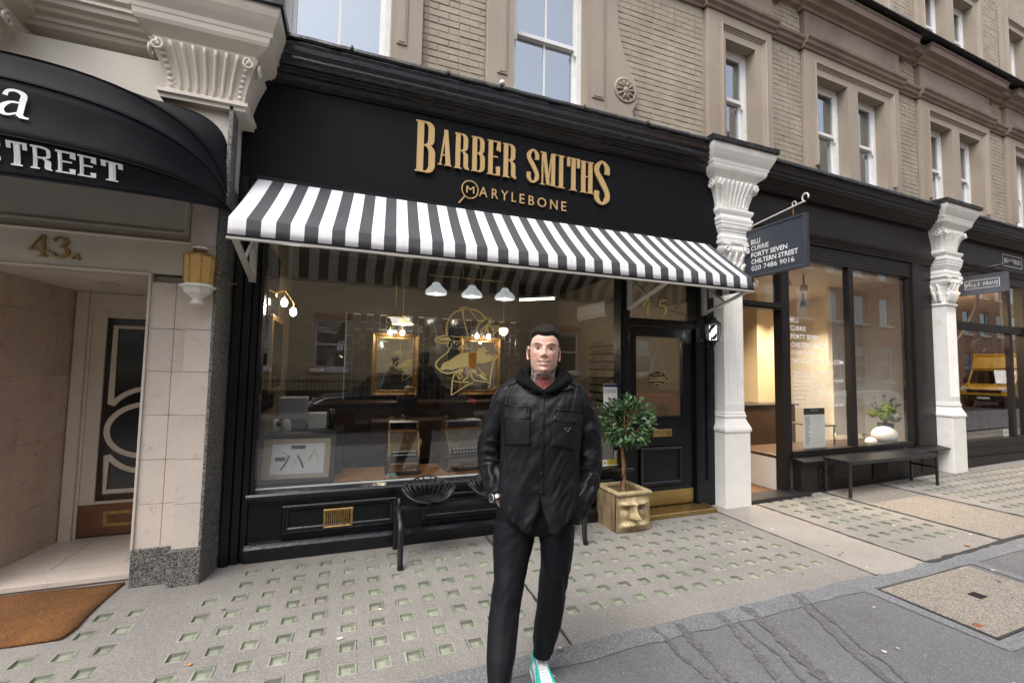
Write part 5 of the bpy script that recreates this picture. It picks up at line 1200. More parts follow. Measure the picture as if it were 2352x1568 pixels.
def street_house(name, label, x0, x1, h, m, wins, sill=1.5, top=3.2, w_=1.05, upper=True):
    t = thing(name, label, 'building'); Y1, Y0 = -8.0, -8.5
    ops = [(x-w_/2, x+w_/2, sill, top) for x in wins]
    fl = [4.9, 7.9] if h > 8 else [4.9]
    if upper: ops += [(x-w_/2, x+w_/2, z, z+1.8) for z in fl for x in wins if z+2 < h]
    cells(MB(), x0, x1, -.1, h, Y0, Y1, ops).build('wall', m, t)
    MB().box(x0, x1, Y0-6, Y0, -.1, h).build('rear_block', m, t)
    MB().box(x0, x1, Y1, Y1+.15, h-.25, h).build('parapet', 'tan_render', t)
    MB().box(x0, x1, Y1+.001, Y1+.05, -.1, .75).build('plinth', 'charcoal_paint', t)
    for (a, b, c, d) in ops:
        fr = MB().box(a, a+.07, Y1-.16, Y1-.08, c, d).box(b-.07, b, Y1-.16, Y1-.08, c, d).box(a, b, Y1-.161, Y1-.079, d-.07, d).box(a, b, Y1-.161, Y1-.079, c, c+.07).box(a, b, Y1-.165, Y1-.085, (c+d)/2-.03, (c+d)/2+.03).build('window', 'sash_white', t)
        MB().box(a-.1, b+.1, Y1-.02, Y1+.09, c-.13, c).build('sill', 'white_paint', fr)
        MB().box(a-.08, b+.08, Y1, Y1+.012, d, d+.22).build('lintel', 'red_brick', fr)
        MB().box(a, b, Y1-.13, Y1-.125, c, d).build('pane', 'upper_glass', fr); MB().box(a, b, Y1-.19, Y1-.18, c, d).build('pane_backing', 'net_blind', fr)
    return t
street_house('brick_house', 'yellow brick house across the street mirrored in the barber window', -16, 15.4, 8.4, 'stock_brick', [-14.1, -10.3, -6.9, -3.1, -.7, 3.9, 8.5, 12.3])
street_house('stone_house', 'orange stone building across the street mirrored in the salon window', 15.4, 95, 15, 'orange_stone', [17.4, 20.2, 23, 25.8, 28.6, 31.4, 34.2, 37, 39.8, 42.6, 45.4, 48.2, 51, 53.8, 56.6], 1.2, 3.4, 1.4)
mat('iron_rail', (.012, .012, .014), .5)
rl = thing('area_railing', 'black iron railing in front of the brick house across the street', 'railing', (0, -7.6, 0))
MB().box(-16, 15, -.02, .02, 1.05, 1.09).build('top_rail', 'iron_rail', rl)
b0 = MB().box(-.008, .008, -.008, .008, 0, 1.2).build('baluster', 'iron_rail', rl, loc=(-16, 0, 0))
for k in range(1, 250): instance(b0, rl, (-16+.124*k, 0, 0))
# parked vehicles
mat('car_white', (.75, .76, .78), .25, coat=.8); mat('car_red', (.42, .02, .03), .25, coat=.8); mat('van_yellow', (.72, .36, .012), .35, coat=.4); mat('tyre', (.015, .015, .016), .8); mat('rim_metal', (.45, .45, .47), .3, 1); mat('tail_red', (.5, .01, .01), .2, emit=(1, .05, .03), estr=.4); mat('headlamp', (.8, .85, .9), .1, coat=1)
def wheel(parent, x, y, r_=.33):
    t_ = MB().lathe([(r_*.62, -.1), (r_*.95, -.11), (r_, -.06), (r_, .06), (r_*.95, .11), (r_*.62, .1)], 24, (x, y, r_), axis='y').build('tyre', 'tyre', parent)
    MB().lathe([(.0001, -.09), (r_*.3, -.1), (r_*.62, -.085), (r_*.62, .085), (r_*.3, .1), (.0001, .09)], 16, (x, y, r_), axis='y').build('rim', 'rim_metal', t_)
def car(label, loc, rot, m, L_=4.5, W=1.8, H=1.5):
    t = thing('parked_car', label, 'car', loc, rot, 'vehicles across the street')
    prof = [(-L_/2, .35), (-L_/2+.05, .75), (-L_/2+.35, .92), (-L_*.22, .98), (L_*.30, .98), (L_/2-.15, .90), (L_/2, .7), (L_/2-.02, .32)]
    mb = MB(); rows = []
    for y, s, dz in ((-W/2, .97, -.04), (-W/2+.08, 1, 0), (0, 1.01, .03), (W/2-.08, 1, 0), (W/2, .97, -.04)): rows.append([(x*s, y, .22 if False else z+(dz if z > .6 else 0)) for x, z in prof])
    mb.sheet(rows, wrap=True); mb.add(rows[0], [tuple(range(len(prof)))]); mb.add(rows[-1], [tuple(range(len(prof)))[::-1]]); mb.build('body', m, t, .05, 3)
    g = [(-L_*.30, .96), (-L_*.16, H-.04), (L_*.02, H), (L_*.2, H-.06), (L_*.38, .96)]; rows = [[(x, s*(W/2-.08-(.16 if z > 1.1 else 0)), z) for x, z in g] for s in (-1, 1)]
    mb = MB(); mb.sheet(rows, smooth=False); mb.add(rows[0], [tuple(range(5))]); mb.add(rows[1], [tuple(range(5))[::-1]]); mb.build('greenhouse', 'car_glass', t)
    rf = [(-L_*.165, H-.035), (L_*.02, H+.012), (L_*.205, H-.05)]; MB().sheet([[(x, s*(W/2-.23), z) for x, z in rf] for s in (-1, -.3, .3, 1)]).build('roof', m, t)
    for x in (-L_*.31, L_*.31):
        for y in (-W/2+.1, W/2-.1): wheel(t, x, y)
    for y in (-W/2+.25, W/2-.25): MB().box(L_/2-.06, L_/2+.005, y-.18, y+.18, .68, .82).build('tail_light', 'tail_red', t, .02); MB().box(-L_/2-.005, -L_/2+.1, y-.18, y+.18, .66, .8).build('headlight', 'headlamp', t, .02)
    return t
car('red car parked across the street, mirrored low in the barber door glass', (8.6, -4.7, -.12), 0, 'car_red', 4.3)
car('dark blue car parked across the street, mirrored below the gilt mirrors', (1.2, -4.7, -.12), 0, mat('car_blue', (.012, .02, .04), .2, coat=.8), 4.4)
car('white car parked across the street, mirrored in the salon window', (24.0, -4.6, -.12), 0, 'car_white', 4.6, 1.85, 1.55)
vn = thing('delivery_van', 'yellow box delivery van on the street, mirrored in the end shop window', 'van', (34.4, -3.4, -.12), 0, 'vehicles across the street')
MB().box(1.6, 6.2, -1.1, 1.1, .55, 3.1).build('cargo_box', 'van_yellow', vn, .06)
MB().prism([(-.45, .45), (-.45, 1.0), (-.3, 1.18), (.45, 1.32), (1.05, 2.15), (1.6, 2.2), (1.6, .45)], -.98, .98, 'y').build('cab', 'van_yellow', vn, .07)
MB().prism([(1.15, 2.2), (1.45, 2.85), (1.62, 2.9), (1.62, 2.2)], -1.0, 1.0, 'y').build('roof_fairing', 'van_yellow', vn, .06)
MB().prism([(.46, 1.36), (1.02, 2.10), (1.0, 2.12), (.44, 1.375)], -.88, .88, 'y').build('windscreen', 'car_glass', vn)
MB().box(-.47, -.44, -.7, .7, .85, 1.02).build('grille', 'plastic_black', vn); MB().box(-.475, -.44, -.95, .95, .35, .72).build('bumper', 'plastic_black', vn, .03)
for s in (-1, 1):
    MB().box(-.46, -.36, s*.82-.14, s*.82+.14, .95, 1.12).build('headlight', 'headlamp', vn, .02); MB().box(.55, .7, s*1.1-.09, s*1.1+.09, 1.35, 1.7).build('wing_mirror', 'plastic_black', vn, .03)
MB().box(-.482, -.476, -.26, .26, .5, .61).build('number_plate', 'paper', vn)
for x in (.35, 4.6):
    for y in (-.9, .9): wheel(vn, x, y, .36)
# ================================================================== barber's room
br = thing('barber_room', 'dim barber interior with black tiled back wall behind the window', 'room')
def ip(mb, n, m, bevel=0, parent=None): return mb.build(n, m, parent or br, bevel)
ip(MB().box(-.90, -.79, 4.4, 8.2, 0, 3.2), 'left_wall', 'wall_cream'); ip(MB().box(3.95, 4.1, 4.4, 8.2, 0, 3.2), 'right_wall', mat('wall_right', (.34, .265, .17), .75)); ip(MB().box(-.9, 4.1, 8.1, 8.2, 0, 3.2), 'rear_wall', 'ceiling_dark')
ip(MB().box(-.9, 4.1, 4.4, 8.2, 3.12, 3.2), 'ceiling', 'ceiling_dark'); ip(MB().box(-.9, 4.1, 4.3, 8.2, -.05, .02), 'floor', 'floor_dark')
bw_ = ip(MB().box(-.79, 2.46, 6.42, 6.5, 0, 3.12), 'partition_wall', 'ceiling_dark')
ip(MB().box(-.10, 2.46, 6.412, 6.42, 1.05, 2.335), 'grout_bed', 'grout')
tp = None; TW, TH = .0885, .1925
for i in range(29):
    for j in range(8):
        x = -.085+TW*i; z = 1.06+TH*j-(TH/2 if i % 2 else 0)
        z0_, z1_ = max(1.06, z+.003), min(2.33, z+TH-.003)
        if z1_-z0_ < .03: continue
        if tp is None: tp = MB().box(-.0415, .0415, -.008, 0, -.5, .5).build('wall_tile', 'tile_black', br, .002, 1); o = tp
        else: o = instance(tp, br)
        o.location = (x+TW/2, 6.4115, (z0_+z1_)/2); o.scale = (1, 1, z1_-z0_); o.rotation_euler = (random.uniform(-.008, .008), 0, random.uniform(-.008, .008))
ip(MB().box(-.79, -.775, 4.75, 5.35, 1.15, 2.75), 'left_tile_strip', 'tile_black')
# counter with drawers
ct = thing('barber_counter', 'dark wooden counter with brass cup handles below the mirrors', 'counter')
MB().box(-.6, 2.45, 5.98, 6.40, .0, 1.10).build('counter_body', 'dark_wood', ct, .004); MB().box(-.62, 2.46, 5.94, 6.40, 1.10, 1.14).build('counter_top', 'dark_wood', ct, .006)
for i in range(4):
    for j in range(2):
        x = -.2+.72*i; z = .93-.2*j
        d = MB().box(x-.27, x+.27, 5.968, 5.98, z-.085, z+.085).build('drawer', 'dark_wood', ct, .004)
        MB().sphere((x, 5.96, z), .035, 10, 6, sy=.5, sz=.6).build('cup_handle', 'brass', d)
# mirrors
def mirror(x0_, x1_, label):
    t = thing('gilt_mirror', label, 'mirror', group='gilt framed mirrors on the tiled wall')
    MB().frame(x0_, x1_, 1.19, 2.075, [(0, 6.40), (.0, 6.36), (.02, 6.345), (.045, 6.355), (.055, 6.375), (.075, 6.37), (.085, 6.395)]).build('mirror_frame', 'gilt_wood', t)
    MB().box(x0_+.08, x1_-.08, 6.388, 6.394, 1.27, 1.995).build('mirror_glass', 'mirror', t)
    return t
mirror(.25, .90, 'gilt framed mirror left of the fox emblem on the tiled wall'); mirror(1.51, 2.15, 'gilt framed mirror behind the fox emblem on the tiled wall')
mir3 = thing('side_mirror', 'narrow gilt mirror on the left wall near the window sconces', 'mirror')
MB().box(-.788, -.765, 4.98, 5.75, 1.3, 2.12).build('mirror_frame', 'gilt_wood', mir3, .008); MB().box(-.764, -.762, 5.04, 5.69, 1.36, 2.06).build('mirror_glass', 'mirror', mir3)
def point(parent, p, e, col=(1, .80, .55), r_=.03):
    lt = bpy.data.lights.new('lamp_glow', 'POINT'); lt.energy = e*.7; lt.color = col; lt.shadow_soft_size = r_; lo = bpy.data.objects.new('lamp_glow', lt); COL.objects.link(lo); lo.parent = parent; lo.location = p
# lamps above mirrors
for k, (x, lab) in enumerate(((.49, 'left bare bulb above the left gilt mirror'), (.655, 'right bare bulb above the left gilt mirror'), (1.74, 'left bare bulb above the right gilt mirror'), (1.92, 'right bare bulb above the right gilt mirror'))):
    t = thing('mirror_bulb', lab, 'lamp', group='bare bulbs above the mirrors'); MB().tube([(x, 6.40, 2.17), (x, 6.30, 2.19), (x, 6.28, 2.13)], .009, 6).build('lamp_arm', 'brass', t)
    MB().sphere((x, 6.28, 2.075), .028, 12, 10, sz=1.4).build('bulb_glass', 'bulb', t)
    if k in (0, 3): point(t, (x, 6.22, 2.04), 4)
# triple prismatic pendant
tpnd = thing('triple_pendant_light', 'brass bar pendant with three ribbed glass shades hanging behind the window', 'ceiling light')
MB().tube([(.80, 5.0, 2.66), (1.80, 5.0, 2.66)], .008, 8).build('bar', 'old_brass', tpnd)
for x in (1.2, 1.42): MB().tube([(x, 5.0, 2.66), (x, 5.0, 2.78), (1.31, 5.0, 2.86), (1.31, 5.0, 3.12)], .006, 6).build('hanger', 'old_brass', tpnd)
mat('ribbed_glass', (.62, .68, .70), .10, spec=.9, emit=(.9, .96, 1), estr=.22)
for x in (.885, 1.312, 1.725):
    MB().lathe([(.018, 2.66), (.02, 2.59), (.028, 2.575)], 12, (x, 5.0, 0)).build('lamp_holder', 'old_brass', tpnd)
    sh = MB().lathe([(.03, 2.58), (.045, 2.565), (.05, 2.545), (.085, 2.515), (.112, 2.48), (.118, 2.455), (.112, 2.44), (.10, 2.45)], 56, (x, 5.0, 0), flutes=28, depth=.06).build('glass_shade', 'ribbed_glass', tpnd)
    MB().sphere((x, 5.0, 2.515), .026, 10, 8).build('bulb_glass', 'bulb', sh)
    point(tpnd, (x, 5.0, 2.43), 2.0, (1, .9, .78))
# brass pendants and globe
def pend(name, label, x, y, z, kind):
    t = thing(name, label, 'ceiling light', group='pendant lamps in the barber shop')
    MB().tube([(x, y, 3.12), (x, y, z+.12)], .005, 6).build('cord', 'old_brass', t)
    if kind == 'disc':
        MB().lathe([(.006, z+.14), (.015, z+.10), (.03, z+.06), (.11, z+.035), (.115, z+.03), (.03, z+.028)], 28, (x, y, 0)).build('shade', 'old_brass', t); MB().sphere((x, y, z), .058, 16, 12).build('globe', 'globe_white', t)
    elif kind == 'bell':
        MB().lathe([(.02, z+.10), (.05, z+.08), (.055, z+.06), (.10, z+.035), (.138, z), (.14, z-.012), (.128, z-.008)], 32, (x, y, 0)).build('shade', mat('milk_glass', (.8, .78, .55), .3, emit=(1, .9, .55), estr=.45) if 'milk_glass' not in MAT else 'milk_glass', t); MB().sphere((x, y, z-.0), .026, 10, 8).build('bulb_glass', 'bulb', t); point(t, (x, y, z-.06), 4)
    else:
        MB().lathe([(.006, z+.12), (.02, z+.085), (.045, z+.045), (.05, z+.03)], 20, (x, y, 0)).build('cap', 'old_brass', t); MB().sphere((x, y, z), .062, 16, 12).build('globe', 'globe_warm', t); point(t, (x, y, z-.09), 4)
pend('disc_pendant', 'brass disc pendant with a faintly glowing white globe left of the bell shade', .505, 5.75, 2.205, 'disc'); pend('bell_pendant', 'milk glass bell pendant hanging in front of the left mirror', .612, 5.85, 2.165, 'bell'); pend('globe_pendant', 'glowing globe pendant above the right mirror', 1.99, 5.8, 2.13, 'globe')
# window-side sconce
scn = thing('bulb_sconce', 'twin bare bulb sconce on the left wall inside the barber window', 'wall lamp')
MB().lathe([(.05, -.785), (.05, -.77), (.0001, -.765)], 16, (0, 5.2, 2.36), axis='x').build('backplate', 'old_brass', scn)
for y, z, x in ((5.13, 2.255, -.69), (5.25, 2.175, -.615)):
    MB().tube([(-.77, 5.2, 2.36), (-.70, y, 2.40), (x, y, z+.10), (x, y, z+.05)], .008, 6).build('arm', 'old_brass', scn); b = MB().sphere((x, y, z), .032, 14, 10, sz=1.45).build('bulb_glass', 'bulb', scn)
point(scn, (-.60, 5.15, 2.2), 5, (1, .88, .7))
stl = thing('strip_light', 'glowing tube light under the ceiling at the back of the barber shop', 'ceiling light')
MB().tube([(2.75, 7.4, 2.85), (3.3, 6.9, 2.85)], .022, 8).build('tube', 'strip_light', stl); MB().tube([(2.72, 7.43, 2.885), (3.33, 6.87, 2.885)], .03, 6).build('housing', 'white_metal', stl)
# air conditioner, price board on the right wall
ac = thing('air_conditioner', 'white wall mounted air conditioner above the price board', 'air conditioner')
MB().prism([(3.95, 2.42), (3.76, 2.44), (3.72, 2.52), (3.73, 2.70), (3.76, 2.73), (3.95, 2.73)], 5.95, 6.85, 'y').build('casing', 'plastic_white', ac, .02); MB().box(3.74, 3.80, 6.0, 6.8, 2.445, 2.455).build('outlet_slot', 'plastic_black', ac)
pb = thing('price_board', 'rows of black letters and prices on shelves on the right wall', 'sign')
FW = lambda y, z: ((3.93, y, z), (0, -1, 0), (0, 0, 1))
for k, (a, b) in enumerate((('HAIRCUT', '30'), ('HAIR & BEARD', '45'), ('SKIN FADE', '37'), ('SKIN & BEARD', '48'), ('CREW   CUT', '20'), ('CREW & BEARD', '35'), ('BEARD', '18'), ('LONG HAIR', '40'))):
    z = 2.02-.128*k
    MB().box(3.90, 3.95, 5.83, 6.72, z-.035, z-.005).build('letter_shelf', 'plastic_black', pb)
    sans('price_letters', a, 'ink', pb, (.05*len(a), .075), FW(6.70, z)); sans('price_letters', b, 'ink', pb, (.1, .075), FW(5.97, z))
# shelf ornament on the left of the partition
orn_ = thing('airship_ornament', 'small brown airship ornament on the wall shelf left of the tiles', 'ornament')
MB().sphere((-.45, 6.30, 1.53), .07, 14, 10, sx=1.7, sy=.9, sz=.9).build('hull', 'dark_wood', orn_); MB().box(-.62, -.32, 6.22, 6.42, 1.43, 1.445).build('shelf', 'dark_wood', orn_)
MB().tube([(-.45+.05*math.cos(a), 6.38, 1.33+.05*math.sin(a)) for a in np.linspace(0, 2*PI, 21)[:-1]], .005, 5, closed=True).build('wheel_bracket', 'dark_iron', orn_)
MB().tube([(-.45, 6.38, 1.43), (-.45, 6.38, 1.38)], .006, 5).build('bracket_stem', 'dark_iron', orn_); MB().box(-.60, -.30, 6.20, 6.41, 1.60, 1.612).build('upper_shelf', 'rust', orn_)
# basin taps
for k, (x, lab) in enumerate(((.80, 'tall brass swan neck tap below the left mirror'), (2.05, 'tall brass swan neck tap below the right mirror'))):
    t = MB().tube([(x+.06, 6.25, 1.14), (x+.06, 6.25, 1.26)]+[(x+.06*math.cos(a), 6.25, 1.26+.06*math.sin(a)) for a in np.linspace(0, PI, 9)]+[(x-.065, 6.25, 1.20)], .011, 8).build('swan_neck_tap', 'brass'); tag(t, lab, 'tap', 'brass basin taps')
mn = thing('till_screen', 'small black till screen standing on the counter below the left mirror', 'screen'); MB().box(.55, .80, 5.62, 5.64, 1.02, 1.22).build('screen', 'plastic_black', mn, .006); MB().tube([(.675, 5.65, .95), (.675, 5.65, 1.05)], .02, 8).build('stand', 'plastic_black', mn); MB().box(.25, 1.15, 5.4, 5.8, .0, .95).build('till_desk', 'dark_wood', mn)
# ------------------------------------------------------------------ window display
sh = MB().box(-.70, 2.80, 4.232, 4.85, .48, .556).build('display_shelf', 'oak', None, .002); tag(sh, 'polished orange wooden display shelf inside the barber window', 'shelf')
blk = MB().box(-.70, -.05, 4.62, 5.05, .556, .97).build('display_block', 'plastic_black', None, .004); tag(blk, 'black raised block behind the razor picture', 'plinth')
bk = MB().box(-.70, 2.80, 4.86, 4.88, .0, .62).build('display_back', 'black_matt', sh)
pf = thing('razor_picture', 'black framed display of old razors leaning inside the barber window', 'picture', (-.43, 4.30, .565), R(-4)); pf.rotation_euler = (R(-17), 0, R(-3))
W_, H_ = .64, .44
MB().frame(-W_/2, W_/2, 0, H_, [(0, .03), (0, -.005), (.008, -.012), (.038, -.010), (.045, .0), (.045, .012)]).build('picture_frame', 'plastic_black', pf); MB().box(-W_/2+.02, W_/2-.02, .012, .02, .02, H_-.02).build('mount', 'mount_tan', pf)
MB().box(-.205, .225, .009, .0118, .085, .345).build('backing_card', 'paper', pf); MB().box(-W_/2+.04, W_/2-.04, .002, .0035, .04, H_-.04).build('picture_pane', 'clear_glass', pf)
def rz(pts, ws, m): 
    return MB().prism(ribbon([((u-370)/1060*.43-.205, .345-(v-620)/600*.26) for u, v in pts], ws, 1, 5), .004, .009, 'y').build('razor', m, pf)
rz([(495, 710), (600, 790), (640, 815)], [.016, .018, .012], 'steel'); rz([(630, 805), (700, 860), (760, 905)], [.008, .008, .004], 'steel'); rz([(710, 850), (680, 970), (570, 1140)], [.012, .014, .014], 'plastic_black')
rz([(770, 1110), (810, 1020), (850, 950)], [.018, .018, .014], 'steel'); rz([(845, 950), (890, 870), (920, 805)], [.006, .006, .003], 'steel'); rz([(885, 855), (960, 970), (1020, 1110)], [.011, .016, .014], 'plastic_black')
mat('ivory', (.68, .60, .38), .4)
rz([(1105, 965), (1150, 880), (1175, 815)], [.015, .015, .012], 'steel'); rz([(1170, 815), (1200, 740), (1222, 665)], [.005, .005, .003], 'steel'); rz([(1195, 725), (1270, 850), (1325, 980)], [.009, .014, .012], 'ivory')
for (u0, v0, u1, v1) in ((748, 655, 1035, 725), (445, 880, 648, 955)): MB().box((u0-370)/1060*.43-.205, (u1-370)/1060*.43-.205, -.0, .009, .345-(v1-620)/600*.26, .345-(v0-620)/600*.26).build('razor_case', 'dark_wood', pf, .002)
for k, (x, lab) in enumerate(((-.655, 'white egg shaped speaker with a dark cut-out above the razor picture'), (-.565, 'plain white egg shaped speaker beside its twin'))):
    t = thing('egg_speaker', lab, 'speaker', (x, 4.72, .97), 0, 'pair of egg speakers'); MB().lathe([(.042, 0), (.045, .006), (.045, .03), (.046, .032), (.043, .07), (.03, .10), (.012, .112), (.0001, .113)], 20).build('shell', 'plastic_white', t)
    MB().lathe([(.0455, .028), (.0462, .03), (.0455, .032)], 20).build('seam', 'plastic_grey', t)
    if k == 0: MB().sphere((.028, -.028, .07), .022, 10, 8, sz=1.3).build('cut_out', 'plastic_black', t)
cm = thing('coffee_machine', 'grey boxy machine standing on the block behind the egg speakers', 'machine'); MB().box(-.66, -.40, 4.80, 5.02, .97, 1.28).build('body', 'plastic_grey', cm, .01); MB().box(-.40, -.385, 4.82, 5.0, 1.0, 1.26).build('side_panel', 'chrome', cm); MB().box(-.385, -.22, 4.83, 4.99, .97, 1.12).build('tray_unit', 'plastic_white', cm, .006); MB().lathe([(.03, .97), (.035, 1.12), (.02, 1.16)], 14, (-.17, 4.85, 0)).build('grinder', 'plastic_black', cm)
# cash registers
mat('relief_brass', (.19, .125, .06), .38, .9, vary=.4, vscale=30, bump=1.0, bscale=75, bdist=.02); mat('relief_nickel', (.20, .18, .14), .38, .9, vary=.4, vscale=30, bump=1.0, bscale=75, bdist=.02)
def register(label, x, y, wd, m, rot):
    t = thing('cash_register', label, 'cash register', (x, y, .556), rot, 'antique cash registers in the barber window'); h = wd/2
    MB().box(-h-.02, h+.02, -.03, .34, 0, .022).build('plinth', 'plastic_black', t, .006); MB().box(-h, h, -.012, .32, .022, .125).build('cash_drawer', m, t, .004); MB().frame(-h+.02, h-.02, .035, .112, [(0, -.0125), (0, -.02), (.006, -.022), (.012, -.014), (.012, -.0125)]).build('drawer_moulding', 'old_brass', t)
    MB().box(-h-.008, h+.008, -.02, .325, .125, .14).build('marble_ledge', 'plastic_black', t, .004)
    prof = [(.0, .14), (-.005, .19), (.015, .235), (.05, .275), (.075, .31), (.10, .34), (.115, .38), (.13, .395), (.30, .395), (.31, .14)]
    MB().prism(prof, -h+.008, h-.008, 'x').build('cabinet', m, t, .004)
    for s in (-1, 1): MB().prism([(y_-.006, z_+.002) for y_, z_ in prof], s*(h-.008)-.006, s*(h-.008)+.006, 'x').build('side_cheek', 'old_brass', t, .003)
    MB().box(-h+.03, h-.03, -.018, .02, .165, .225).build('key_bed', 'plastic_black', t, .003)
    for r_ in range(2):
        for k in range(10):
            kx_ = -h+.05+(wd-.1)*k/9; MB().tube([(kx_, -.01, .20+.025*r_), (kx_, -.035+.012*r_, .195+.03*r_)], .0025, 5).build('key_stem', 'steel', t); MB().sphere((kx_, -.037+.012*r_, .195+.03*r_), .0075, 8, 6, sy=.5).build('key_cap', 'plastic_white', t)
    MB().box(-h+.01, h-.01, .125, .29, .395, .415).build('top_rail', 'old_brass', t, .003); MB().box(-h+.012, h-.012, .12, .124, .412, .425).build('red_trim', mat('dull_red', (.10, .012, .01), .5) if 'dull_red' not in MAT else 'dull_red', t)
    MB().box(-h+.015, h-.015, .13, .134, .415, .48).build('sign_pane', 'clear_glass', t); MB().box(-h+.015, h-.015, .20, .28, .415, .475).build('flag_box', 'plastic_black', t)
    for s in (-1, 1): MB().box(s*(h-.012)-.008, s*(h-.012)+.008, .125, .285, .415, .488).build('sign_post', 'old_brass', t, .002)
    MB().box(-h+.005, h-.005, .12, .29, .483, .492).build('sign_cap', 'steel', t, .002)
    MB().lathe([(.035, 0), (.045, .012), (.035, .03), (.0001, .03)], 16, (h, .1, .28), axis='x').build('crank_hub', 'old_brass', t)
register('brass antique cash register left, nearer the razor picture', .515, 4.42, .30, 'relief_brass', R(-2)); register('wider nickel antique cash register partly behind the man', 1.155, 4.44, .40, 'relief_nickel', R(6))
# ================================================================== street things
# hanging salon sign
hs_ = thing('hanging_sign', 'dark blue hanging sign with white salon address on a scrolled bracket', 'sign', (4.60, 0, 0)); hs_.rotation_euler = (0, 0, 0)
MB().box(-.022, .022, 3.29, 4.07, 2.765, 3.36).build('sign_board', 'sign_blue', hs_, .004)
for s in (-1, 1):
    mb = MB(); mb.frame(3.29, 4.07, 2.765, 3.36, [(0, .0225), (0, .032), (.012, .034), (.024, .030), (.03, .0228)]); mb.v = [(s*v[1], v[0], v[2]) for v in mb.v]; mb.build('sign_moulding', 'sign_blue', hs_)
FS = lambda u, z: ((-.0245, 4.07-u, z), (0, -1, 0), (0, 0, 1))
for txt, wd, z, th in (('BILLI', .125, 3.175, 0), ('CURRIE', .24, 3.095, 0), ('FORTY SEVEN', .475, 3.012, .016), ('CHILTERN STREET', .60, 2.93, .016), ('020 7486 9016', .555, 2.848, 0)): sans('sign_lettering', txt, 'sign_white', hs_, (wd, .058), FS(.09, z), thick=th)
bar = [(0, 4.16, 3.395), (0, 3.9, 3.425), (0, 3.5, 3.47), (0, 3.33, 3.49)]+[(0, 3.30+.035*math.cos(a), 3.53+.045*math.sin(a)) for a in np.linspace(-PI/2, PI*1.15, 14)]
MB().tube(bar, .0085, 8).build('bracket_bar', 'white_metal', hs_); MB().box(-.035, .035, 4.06, 4.075, 3.22, 3.50).build('bracket_plate', 'white_paint', hs_, .003)
MB().tube([(0, 3.43+.022*math.cos(a), 3.505+.026*math.sin(a)) for a in np.linspace(0, 2*PI, 15)[:-1]], .006, 6, closed=True).build('bracket_ring', 'white_metal', hs_)
for y in (3.45, 3.98): MB().tube([(0, y, 3.36), (.012, y, 3.40), (0, y, 3.44+.1*(4-y)), (-.012, y, 3.40), (0, y, 3.36)], .007, 6).build('hanging_hook', 'rust', hs_)
# end-shop hanging sign
hb = thing('outlined_sign', 'grey hanging sign with white outlined hand lettered name by the end shop', 'sign', (9.84, -.05, 0))
MB().box(-.025, .025, 3.83, 4.43, 2.985, 3.30).build('sign_board', mat('sign_grey', (.085, .095, .115), .5, vary=.2, vscale=8, bump=.2, bscale=50), hb, .006)
for s in (-1, 1):
    mb = MB(); mb.frame(3.83, 4.43, 2.985, 3.30, [(0, .026), (0, .034), (.02, .034), (.024, .0265)]); mb.v = [(s*v[1], v[0], v[2]) for v in mb.v]; mb.build('sign_moulding', 'sign_grey', hb)
mb = MB(); mb.frame(3.92, 4.35, 3.08, 3.22, [(0, .0262), (0, .0275), (.006, .0275), (.006, .0262)]); mb.v = [(-v[1], v[0], v[2]) for v in mb.v]; mb.build('name_border', 'sign_white', hb)
for k, chh in enumerate('BELLA FREUD'):
    if chh != ' ': sans('name_letter', chh, 'sign_white', hb, (.026, .055+.012*math.sin(k*2.1)), ((-.0275, 4.335-.037*k, 3.12+.006*math.sin(k*1.7)), (0, -1, .02), (0, 0, 1)))
MB().tube([(0, 4.52, 3.385), (0, 3.80, 3.43)], .016, 8).build('bracket_bar', 'dark_iron', hb); MB().sphere((0, 3.79, 3.432), .026, 10, 8).build('bar_finial', 'dark_iron', hb); MB().box(-.03, .03, 4.46, 4.50, 3.28, 3.46).build('bracket_plate', 'dark_iron', hb)
for y in (3.95, 4.33): MB().tube([(0, y, 3.30), (0, y, 3.41)], .008, 6).build('hanging_hook', 'dark_iron', hb)
# salon bench
bn = thing('slatted_bench', 'low black slatted metal bench in front of the salon window', 'bench', (7.0, 4.02, gz(7.0)), KANG*.35)
BL, BW, BH = 1.93, .33, .455
for k in range(6):
    y = -BW/2+(BW-.0)/6*(k+.5); MB().box(-BL/2, BL/2, y-.0235, y+.0235, BH-.022, BH).build('seat_slat', 'plastic_black', bn, .003)
MB().box(-BL/2, BL/2, -BW/2-.006, -BW/2+.006, BH-.045, BH-.001).build('edge_rail', 'plastic_black', bn, .002); MB().box(-BL/2, BL/2, BW/2-.006, BW/2+.006, BH-.045, BH-.001).build('edge_rail', 'plastic_black', bn, .002)
for sx in (-1, 1):
    for sy in (-1, 1): MB().box(sx*(BL/2-.02)-.02, sx*(BL/2-.02)+.02, sy*(BW/2-.012)-.012, sy*(BW/2-.012)+.012, 0, BH-.022).build('leg', 'plastic_black', bn, .003)
    MB().box(sx*(BL/2-.02)-.012, sx*(BL/2-.02)+.012, -BW/2+.02, BW/2-.02, .25, .28).build('stretcher', 'plastic_black', bn)
